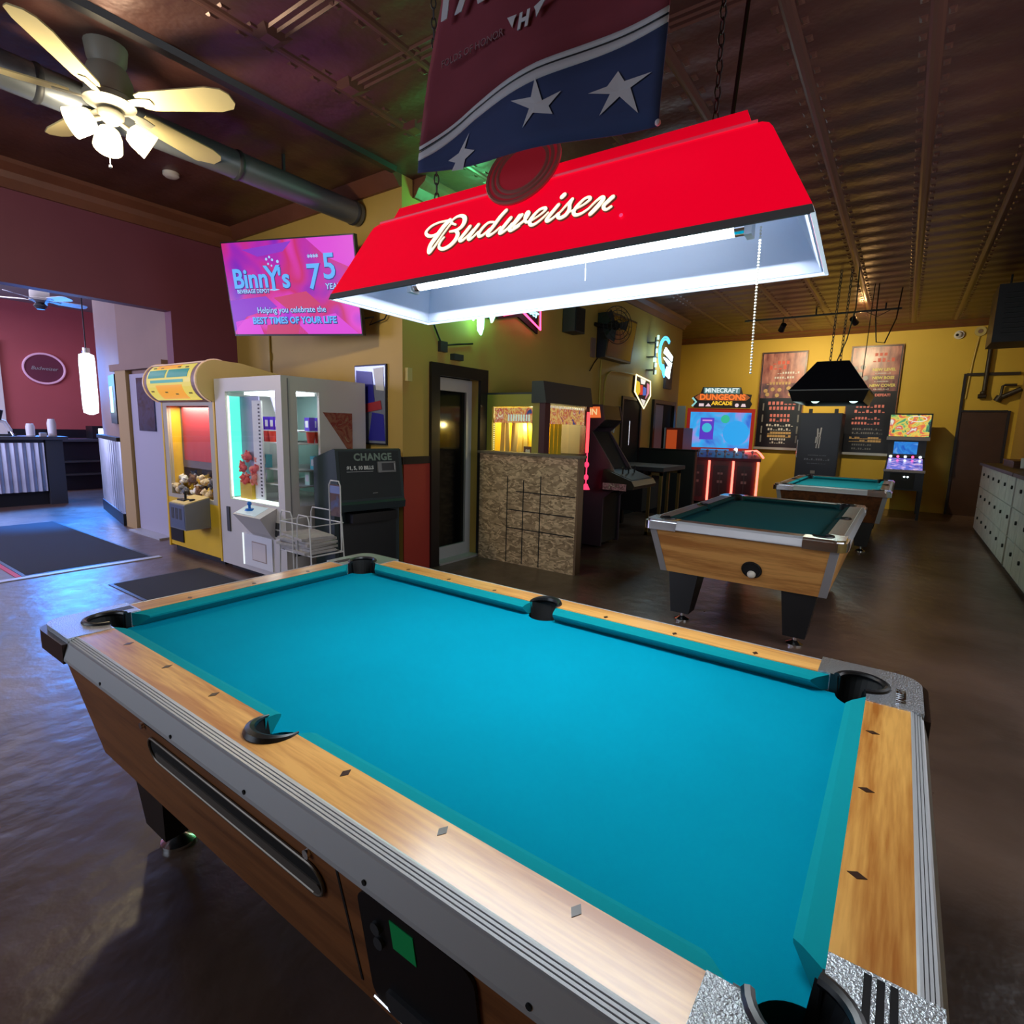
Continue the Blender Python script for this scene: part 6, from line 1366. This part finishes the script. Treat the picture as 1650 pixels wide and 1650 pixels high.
for z in (2.05, 1.80, 1.55, 1.35): b.box(-.69, -.66, 12.78, 12.785, z-.08, z+.08).box(.03, .06, 12.78, 12.785, z-.08, z+.08)
part('side_print', b, M['grey'], t)
b = MB()
for x, z in ((-.66, 2.40), (-.52, 2.43), (-.38, 2.42), (-.2, 2.45), (-.05, 2.38), (-.62, 2.32), (-.42, 2.30), (-.16, 2.32)): b.prism(disc2((x, z), .045, 7), 'y', 12.776, 12.780)
part('figure_print', b, pm_tan, t)
t = menu_poster('tall dark poster with reddish top art right of the black lamp', .92, 1.77, 1.12, 3.25, 2.36)
b = MB(); wordrow(b, 1.32, 1.55, 3.08, .08); wordrow(b, 1.30, 1.68, 2.97, .10); part('print', b, pm_title, t)
b = MB()
for s_, z in (('NEW LEVEL', 2.78), ('NEW BOSS', 2.62), ('NEW COVER', 2.47)): text(b, s_, .075, (1.50, 12.776, z), (1, 0, 0), (0, 0, 1), .002, bold=.003)
part('print', b, mat('poster_yellow_print', S(226, 214, 120), .5), t)
b = MB(); wordrow(b, 1.36, 1.62, 2.71, .03); wordrow(b, 1.36, 1.60, 2.55, .03); wordrow(b, 1.36, 1.62, 2.40, .03); part('print', b, pm_white, t)
b = MB(); text(b, 'YOUR DEFEAT!', .07, (1.42, 12.776, 2.28), (1, 0, 0), (0, 0, 1), .002, bold=.003); part('print', b, pm_red, t)
b = MB(); wordrow(b, 1.02, 1.20, 2.28, .07); part('print', b, pm_tan, t)
b = MB(); wordrow(b, 1.1, 1.6, 2.06, .08); wordrow(b, 1.08, 1.62, 1.96, .08); wordrow(b, 1.05, 1.55, 1.82, .07); wordrow(b, 1.05, 1.55, 1.72, .07); part('print', b, pm_red, t)
b = MB(); wordrow(b, 1.08, 1.6, 1.60, .05); wordrow(b, 1.08, 1.62, 1.52, .05); wordrow(b, 1.1, 1.45, 1.28, .05); wordrow(b, 1.1, 1.45, 1.20, .05); part('print', b, M['grey'], t)
b = MB(); wordrow(b, 1.04, 1.60, 1.42, .06, gap=.1); wordrow(b, 1.04, 1.60, 1.36, .06, gap=.1); part('print', b, pm_tan, t)
b = MB()
for x, z in ((1.0, 2.82), (1.10, 2.70), (1.0, 2.58), (1.14, 2.84), (1.2, 2.62), (1.06, 2.47)): b.prism(disc2((x, z), .05, 6), 'y', 12.776, 12.780)
part('figure_print', b, M['lgrey'], t)

# four-player arcade machine with lettered sign
MC = thing('arcade_machine', 'large arcade machine with blue screen, lettered sign and glowing red posts', 'arcade game', (-1.19, 11.36, 0), radians(20), None, True)
mcred = mat('dark_red_gloss', S(70, 14, 24), .3)
part('back_body', MB().box(-.62, .62, .30, .70, .0, 1.95), M['black'], MC)
part('screen_surround', MB().box(-.68, .68, .24, .30, 1.06, 1.96), mat('red_lit_surround', S(120, 25, 20), .4, emit=S(190, 30, 15), es=.35), MC, bev=.02)
ss = part('screen', MB().box(-.61, .61, .232, .24, 1.13, 1.88), screen('game_screen', [S(20, 70, 200), S(60, 140, 225), S(40, 170, 240), S(160, 140, 220), S(200, 170, 225)], 1.5, .95, (1, 1, 1), 3, .8), MC)
part('screen_card', MB().box(-.40, -.12, .228, .232, 1.30, 1.76), glow('card_violet', S(90, 50, 200), .9), ss)
part('screen_card', MB().prism(disc2((-.26, 1.55), .10, 14), 'y', .225, .228), glow('card_cyan', S(60, 190, 220), .9), ss)
part('screen_card', MB().box(-.36, -.16, .225, .228, 1.69, 1.72), glow('card_pink', S(220, 150, 235), .9), ss)
part('screen_pool', MB().prism(disc2((.33, 1.45), .26, 18), 'y', .229, .232), glow('pool_cyan', S(30, 165, 240), .95), ss)
part('screen_pool', MB().prism(disc2((.10, 1.74), .09, 10), 'y', .229, .232), glow('pool_green', S(40, 190, 150), .9), ss)
part('lower_display', MB().box(-.35, .22, .21, .232, 1.04, 1.10), glow('lower_blue', S(50, 140, 215), .9), MC)
dk = part('control_deck', MB().prism([(.26, .92), (-.76, .90), (-.80, .96), (-.20, 1.05), (.26, 1.08)], 'x', -.72, .72), mat('deck_plum', S(92, 72, 92), .35), MC, bev=.015)
b = MB()
for i in range(8):
    x = -.60+.17*i
    b.cyl((x, -.50, 1.0), (x, -.50, 1.07), .012).ball((x, -.50, 1.08), .03, 8); b.cyl((x+.07, -.42, 1.01), (x+.07, -.42, 1.03), .028)
part('joystick', b, mat('deck_controls', S(200, 170, 190), .4), dk, smooth=True)
part('deck_light', MB().tube([(.50, -.1, 1.08), (.72, -.15, 1.10), (.76, -.35, 1.05), (.78, -.62, .98)], .02, 6), M['redglow'], dk, smooth=True)
part('deck_lamp', MB().ball((.36, .2, 1.10), .035, 10), M['whiteneon'], dk)
part('lower_body', MB().box(-.66, .66, -.66, .30, .06, .90), mcred, MC)
for x in (-.68, -.225, .225, .68):
    part('glowing_post', MB().tube([(x, -.70, .93), (x, -.76, .86), (x, -.76, .10)], .022, 8), M['redglow'], MC, smooth=True, label='glowing red post')
for x in (-.45, 0, .45):
    dp = part('coin_door', MB().box(x-.14, x+.14, -.668, -.66, .16, .80), mat('coin_door_dark', S(40, 16, 24), .3), MC)
    part('coin_detail', MB().box(x-.05, x+.05, -.672, -.668, .62, .66).box(x-.05, x+.05, -.672, -.668, .45, .50), M['grey'], dp)
    part('door_divider', MB().box(x-.008, x+.008, -.674, -.668, .16, .72), M['darkgrey'], dp)
sg = part('sign_board', MB().prism([(-.56, 1.97), (.56, 1.97), (.60, 2.06), (.56, 2.12), (.58, 2.25), (.40, 2.27), (.36, 2.40), (-.40, 2.40), (-.44, 2.28), (-.58, 2.20)], 'y', .20, .26), M['black'], MC, label='stepped lit sign board')
part('sign_panel', MB().box(-.38, .34, .194, .20, 2.27, 2.39), glow('sign_teal', S(90, 140, 140), .7), sg)
b = MB(); text(b, 'MINECRAFT', .125, (-.02, .190, 2.33), (1, 0, 0), (0, 0, 1), .004, bold=.004); part('sign_lettering', b, glow('sign_white', S(225, 240, 240), .95), sg)
b = MB(); text(b, 'DUNGEONS', .165, (0, .190, 2.19), (1, 0, 0), (0, 0, 1), .006, bold=.007, space=1.0); part('sign_lettering', b, glow('sign_orange', S(255, 120, 40), .95), sg)
part('sign_plate', MB().prism([(-.55, 2.19), (-.47, 2.25), (.47, 2.25), (.55, 2.19), (.47, 2.125), (-.47, 2.125)], 'y', .195, .20), glow('sign_amber', S(180, 90, 30), .6), sg)
b = MB(); text(b, 'ARCADE', .105, (0, .190, 2.065), (1, 0, 0), (0, 0, 1), .004, bold=.005); part('sign_lettering', b, glow('sign_yellow', S(250, 195, 40), .95), sg)
b = MB(); b.box(-.46, -.36, .190, .194, 2.0, 2.06).prism([(-.33, 2.0), (-.21, 2.0), (-.27, 2.07)], 'y', .19, .194).prism(disc2((.30, 2.03), .04, 8), 'y', .19, .194).prism([(.38, 2.0), (.48, 2.0), (.46, 2.06), (.40, 2.06)], 'y', .19, .194)
part('sign_icon', b, glow('sign_pink_white', S(240, 210, 215), .9), sg)
part('sign_arrow', MB().tube([(-.60, .2, 2.18), (-.52, .2, 2.09), (-.60, .2, 2.0)], .02, 6), glow('sign_mint', S(150, 220, 215), .9), sg)

# tall black cooler with hand emblem
t = thing('tall_black_cooler', 'tall black cooler with pale hand emblem between the two posters', 'cooler', (.60, 11.95, 0))
part('body', MB().box(.25, .97, 11.62, 12.3, .03, 1.88), M['navy'], t, bev=.01)
dr = part('door', MB().box(.262, .958, 11.60, 11.62, .10, 1.86), mat('cooler_door', S(18, 20, 34), .3), t)
part('base', MB().box(.28, .94, 11.66, 12.28, 0, .05), M['blackm'], t)
b = MB()
def cap_(mb, x0, z0, x1, z1, w_):
    d = Vector((x1-x0, z1-z0, 0)); d.normalize(); o = Vector((-d.y, d.x, 0))*w_/2
    mb.prism([(x0-o.x, z0-o.y), (x1-o.x, z1-o.y), (x1+o.x, z1+o.y), (x0+o.x, z0+o.y)], 'y', 11.596, 11.60)
for q in ((.595, 1.42, .585, 1.58, .025), (.63, 1.42, .645, 1.60, .025), (.57, 1.30, .575, 1.42, .025), (.60, 1.28, .605, 1.42, .018), (.635, 1.28, .64, 1.42, .018), (.585, 1.20, .59, 1.28, .02), (.63, 1.20, .63, 1.28, .02), (.59, 1.48, .64, 1.50, .012)): cap_(b, *q)
part('emblem', b, mat('cooler_print', S(150, 152, 165), .5), dr)
b = MB(); wordrow(b, .40, .85, .98, .05, 11.597); wordrow(b, .46, .78, 1.06, .02, 11.597); wordrow(b, .46, .78, .90, .02, 11.597); part('print', b, mat('cooler_small_print', S(90, 94, 110), .5), dr)
part('handle', MB().cyl((.255, 11.59, 1.0), (.255, 11.59, 1.35), .012), M['chrome'], dr)
part('name_plate', MB().box(.53, .61, 11.596, 11.60, .70, .76), M['grey'], dr)
for x in (.42, .86): part('top_hinge', MB().box(x-.03, x+.03, 11.64, 11.72, 1.88, 1.96), M['black'], t)

# pinball machine
t = thing('pinball_machine', 'pinball machine with colourful backglass against the yellow back wall', 'pinball machine', (2.03, 12.15, 0))
part('backbox', MB().box(1.70, 2.37, 12.20, 12.50, 1.40, 1.90), M['black'], t, bev=.008)
part('backglass', MB().box(1.725, 2.345, 12.192, 12.20, 1.47, 1.875), screen('backglass_art', [S(40, 60, 70), S(90, 170, 110), S(235, 210, 90), S(230, 120, 60), S(200, 90, 110), S(230, 230, 210)], 5.5, .95, (1, 1, 1), 2, 1.5), t)
b = MB()
b.tube([(2.14+.14*cos(a*pi/9), 12.188, 1.80+.05*sin(a*pi/9)) for a in range(19)], .008, 5)
part('backglass_ring', b, glow('ring_white', S(245, 235, 215), .9), t)
part('neck', MB().box(1.74, 2.33, 12.24, 12.46, 1.08, 1.40), M['black'], t)
part('speaker_bar', MB().box(1.70, 2.37, 12.18, 12.20, 1.40, 1.465), M['grey'], t)
part('score_display', MB().box(1.83, 2.20, 12.225, 12.24, 1.14, 1.37), screen('score_blue', [S(20, 90, 200), S(40, 140, 225), S(30, 110, 210), S(120, 190, 240)], 4, .9), t)
part('cabinet', MB().hexa([(1.74, 11.30, .52), (2.33, 11.30, .52), (2.33, 12.46, .55), (1.74, 12.46, .55)], [(1.74, 11.30, .86), (2.33, 11.30, .86), (2.33, 12.46, 1.10), (1.74, 12.46, 1.10)]), M['navy'], t)
part('playfield', MB().hexa([(1.77, 11.36, .875), (2.30, 11.36, .875), (2.30, 12.22, 1.055), (1.77, 12.22, 1.055)], [(1.77, 11.36, .88), (2.30, 11.36, .88), (2.30, 12.22, 1.062), (1.77, 12.22, 1.062)]), screen('playfield_art', [S(50, 40, 120), S(110, 90, 200), S(90, 120, 220), S(200, 150, 220), S(235, 220, 245)], 10, .85), t)
for i, c in enumerate((M['whiteneon'], M['redneon'], M['whiteneon'], M['redneon'], M['whiteneon'])):
    part('playfield_lamp', MB().ball((1.80+.115*i, 12.17, 1.09), .022, 8), c, t)
part('apron_rail', MB().box(1.73, 2.34, 11.28, 11.31, .84, .885), M['chrome'], t)
part('coin_door', MB().box(1.84, 2.20, 11.292, 11.30, .55, .82), M['blackm'], t)
for x in (2.05, 2.10): part('coin_button', MB().cyl((x, 11.285, .76), (x, 11.292, .76), .014), M['whiteneon'], t)
for x in (1.76, 2.31):
    for y in (11.33, 12.40): part('leg', MB().hexa([(x-.02, y-.02, 0), (x+.02, y-.02, 0), (x+.02, y+.02, 0), (x-.02, y+.02, 0)], [(x-.03, y-.03, .55), (x+.03, y-.03, .55), (x+.03, y+.03, .55), (x-.03, y+.03, .55)]), M['black'], t)

# black lamp over the farthest table
t = thing('hanging_lamp', 'black sloped metal lamp hanging over the teal pool table', 'lamp', (1.11, 8.2, 1.87))
b = MB()
def ring5(a, c, z): return [(1.11-a, 8.2-c, z), (1.11+a, 8.2-c, z), (1.11+a, 8.2+c, z), (1.11-a, 8.2+c, z)]
def shell2(mb, a0, c0, z0, a1, c1, z1, th=.008):
    V = [[mb.bm.verts.new(p) for p in r] for r in (ring5(a0, c0, z0), ring5(a1, c1, z1), ring5(a0-th, c0-th, z0), ring5(a1-th, c1-th, z1))]
    for k in range(4):
        j = (k+1) % 4
        mb.bm.faces.new((V[0][k], V[0][j], V[1][j], V[1][k])); mb.bm.faces.new((V[2][k], V[3][k], V[3][j], V[2][j])); mb.bm.faces.new((V[0][k], V[2][k], V[2][j], V[0][j])); mb.bm.faces.new((V[1][k], V[1][j], V[3][j], V[3][k]))
    return mb
shell2(b, .45, .72, 2.02, .19, .45, 2.40); b.hexa(ring5(.19, .45, 2.395), ring5(.185, .445, 2.41))
part('shade', b, mat('lamp_black', S(20, 22, 32), .35), t)
part('rim', shell2(MB(), .40, .67, 1.88, .45, .72, 2.02), M['black'], t)
part('rim_edge', shell2(MB(), .455, .725, 2.015, .455, .725, 2.03), M['grey'], t)
for x, y in ((1.28, 7.70), (1.38, 7.85), (1.36, 8.2), (0.9, 8.2)):
    part('bulb', MB().ball((x, y, 1.93), .05, 12, (1.1, 1.1, .8)), glow('cool_bulb', (.65, 1.0, .92, 1), 2.0), t, smooth=True)
for x in (1.05, 1.17): part('hanging_chain', chain(MB(), (x, 8.0, 2.40), (x+.02, 8.0, 3.6), .05, .005, .014), M['darkgrey'], t)
part('power_cord', MB().tube([(1.12, 8.02, 2.41), (1.22, 7.95, 2.7), (1.28, 7.95, 3.1), (1.27, 7.96, 3.6)], .008, 6), M['black'], t, smooth=True)
solo('looped_cable', MB().tube([(1.45, 9.0, 3.6), (1.46, 8.9, 3.1), (1.50, 8.9, 2.78), (1.60, 8.9, 2.76), (1.70, 9.0, 3.1), (1.72, 9.4, 3.6)], .008, 6), M['black'], 'black cable hanging in a loop from the ceiling by the black lamp', 'cable', smooth=True)
solo('straight_cable', MB().tube([(1.40, 9.0, 3.6), (1.38, 8.95, 2.3)], .006, 6), M['black'], 'thin straight cable hanging beside the looped cable', 'cable', smooth=True)

# track lighting
t = thing('track_light', 'black ceiling track with two spot heads near the back wall', 'light', (.5, 10.4, 3.5))
part('track', MB().box(-.66, 1.72, 10.385, 10.415, 3.48, 3.51), M['black'], t)
for x in (-.5, .5, 1.5): part('stem', MB().cyl((x, 10.4, 3.5), (x, 10.4, 3.6), .012), M['black'], t)
for x, z, d in ((-.01, 3.34, (-.15, .25, -.25)), (1.076, 3.36, (.1, .3, -.15))):
    dv = Vector(d).normalized(); c = Vector((x, 10.4, z))
    hd = part('spot_head', MB().cyl(c-dv*.06, c+dv*.075, .05, .055, n=18), M['black'], t, smooth=True)
    part('spot_stem', MB().cyl((x, 10.4, z+.02), (x, 10.4, 3.48), .012, n=8), M['black'], hd)
    part('spot_lens', MB().cyl(c+dv*.0755, c+dv*.078, .042, n=16), glow('spot_lens', (1, .8, .45, 1), 6), hd)
part('track_cord', MB().tube([(1.2, 10.4, 3.5), (1.4, 10.42, 3.40), (1.6, 10.4, 3.5)], .006, 6), M['black'], t)
point('track_uplight', (1.16, 10.40, 3.45), 5, (1.0, .55, .2), .03)

area('black_lamp_light', (1.11, 8.2, 1.95), (1.11, 8.2, .8), .6, 1.1, 16, (.75, 1.0, .95))
# right-hand end: camera, detector, pipes
t = thing('security_camera', 'white dome camera high on the yellow back wall', 'camera', (2.60, 12.8, 3.36))
part('base', MB().cyl((2.60, 12.85, 3.375), (2.60, 12.80, 3.375), .075, n=20), M['white'], t, smooth=True)
part('dome', MB().ball((2.59, 12.79, 3.375), .06, 14), M['white'], t, smooth=True)
part('lens', MB().ball((2.57, 12.74, 3.365), .026, 10), M['black'], t, smooth=True)
t = thing('round_sensor', 'round ring sensor on the back wall with thin conduit below', 'sensor', (2.905, 12.83, 3.42))
part('ring', MB().lathe([(.04, 12.82), (.085, 12.82), (.085, 12.85), (.04, 12.85)], (2.905, 0, 3.42), 22, axis='y', closed=True), M['creamm'], t, smooth=True)
part('core', MB().cyl((2.905, 12.85, 3.42), (2.905, 12.83, 3.42), .035), M['beige'], t)
part('conduit', MB().tube([(2.90, 12.835, 3.34), (2.86, 12.835, 2.9), (2.83, 12.835, 2.2)], .014, 8), M['yellowpipe'], t, smooth=True)
t = thing('iron_pipe', 'dark iron pipe with bends on the wall above the brown door', 'pipe', (3.1, 12.78, 2.2))
part('pipe', MB().tube([(3.35, 12.78, 3.33), (3.16, 12.78, 3.33), (3.08, 12.78, 3.26), (3.08, 12.78, 2.32)], .035, 10), M['pipe'], t, smooth=True)
part('valve', MB().ball((3.07, 12.78, 2.30), .05, 10).cyl((3.0, 12.78, 2.24), (3.12, 12.78, 2.24), .04), M['pipe'], t, smooth=True)
t = thing('branch_pipe', 'angled dark pipe running to the right wall near the brown door', 'pipe', (3.4, 12.78, 2.2))
part('pipe', MB().tube([(3.58, 12.70, 2.36), (3.30, 12.78, 2.20)], .045, 10), M['pipe'], t, smooth=True)
part('pipe', MB().tube([(3.32, 12.78, 2.22), (3.33, 12.78, 2.42), (3.36, 12.78, 2.44), (3.52, 12.78, 2.44)], .022, 8), M['pipe'], t, smooth=True)
part('flange', MB().cyl((3.28, 12.78, 2.15), (3.32, 12.78, 2.24), .06), M['pipe'], t, smooth=True)
# hanging black louvred unit
t = thing('hanging_heater', 'black louvred unit hanging under the ceiling at the right', 'heater', (3.15, 9.3, 2.7))
part('casing', MB().box(2.76, 3.55, 8.95, 9.65, 2.70, 3.42), mat('casing_black', S(14, 16, 18), .45), t, bev=.02)
for i in range(9): part('louvre', MB().hexa([(2.84, 8.945, 2.80+.062*i), (3.50, 8.945, 2.80+.062*i), (3.50, 8.925, 2.79+.062*i), (2.84, 8.925, 2.79+.062*i)], [(2.84, 8.945, 2.812+.062*i), (3.50, 8.945, 2.812+.062*i), (3.50, 8.925, 2.802+.062*i), (2.84, 8.925, 2.802+.062*i)]), M['darkgrey'], t)
for x in (2.9, 3.4): part('hanger', MB().cyl((x, 9.3, 3.42), (x, 9.3, 3.6), .012), M['black'], t)
# lockers along the right wall
def lockers(lab, y0, y1, n):
    t = thing('locker_bank', lab, 'lockers', (3.3, (y0+y1)/2, 0))
    part('carcass', MB().box(3.06, 3.58, y0, y1, .0, 1.05), M['darkgrey'], t)
    part('counter_top', MB().box(3.0, 3.58, y0-.02, y1+.02, 1.05, 1.09), mat('locker_top', S(96, 80, 66), .4), t)
    w_ = (y1-y0)/n
    for r in range(3):
        for k in range(n):
            z = .05+.335*r
            d = part('locker_door', MB().box(3.035, 3.06, y0+w_*k+.008, y0+w_*(k+1)-.008, z, z+.322), M['lock'], t, bev=.006)
            part('lock', MB().cyl((3.02, y0+w_*k+.1, z+.2), (3.036, y0+w_*k+.1, z+.2), .022, n=12), M['blackm'], d, smooth=True)
lockers('long low bank of grey lockers along the right wall', 7.55, 10.75, 6)
lockers('nearer low bank of grey lockers at the right edge', 4.9, 7.46, 5)
t = thing('wooden_box', 'brown wooden box standing on the far locker top', 'box', (3.3, 9.4, 1.09))
part('box', MB().box(3.18, 3.46, 9.0, 9.9, 1.09, 1.17), M['oakdark'], t, bev=.01)
part('lid', MB().box(3.17, 3.47, 8.99, 9.91, 1.17, 1.185), M['oakside'], t)
t = thing('cup_dispenser', 'dark upright dispenser with pale cups on the locker top', 'dispenser', (3.3, 8.2, 1.09))
part('stand', MB().box(3.20, 3.42, 8.05, 8.30, 1.09, 1.50), M['blackm'], t, bev=.01)
part('cup', MB().cyl((3.17, 8.18, 1.12), (3.17, 8.18, 1.24), .03, .035), M['offwhite'], t, smooth=True)
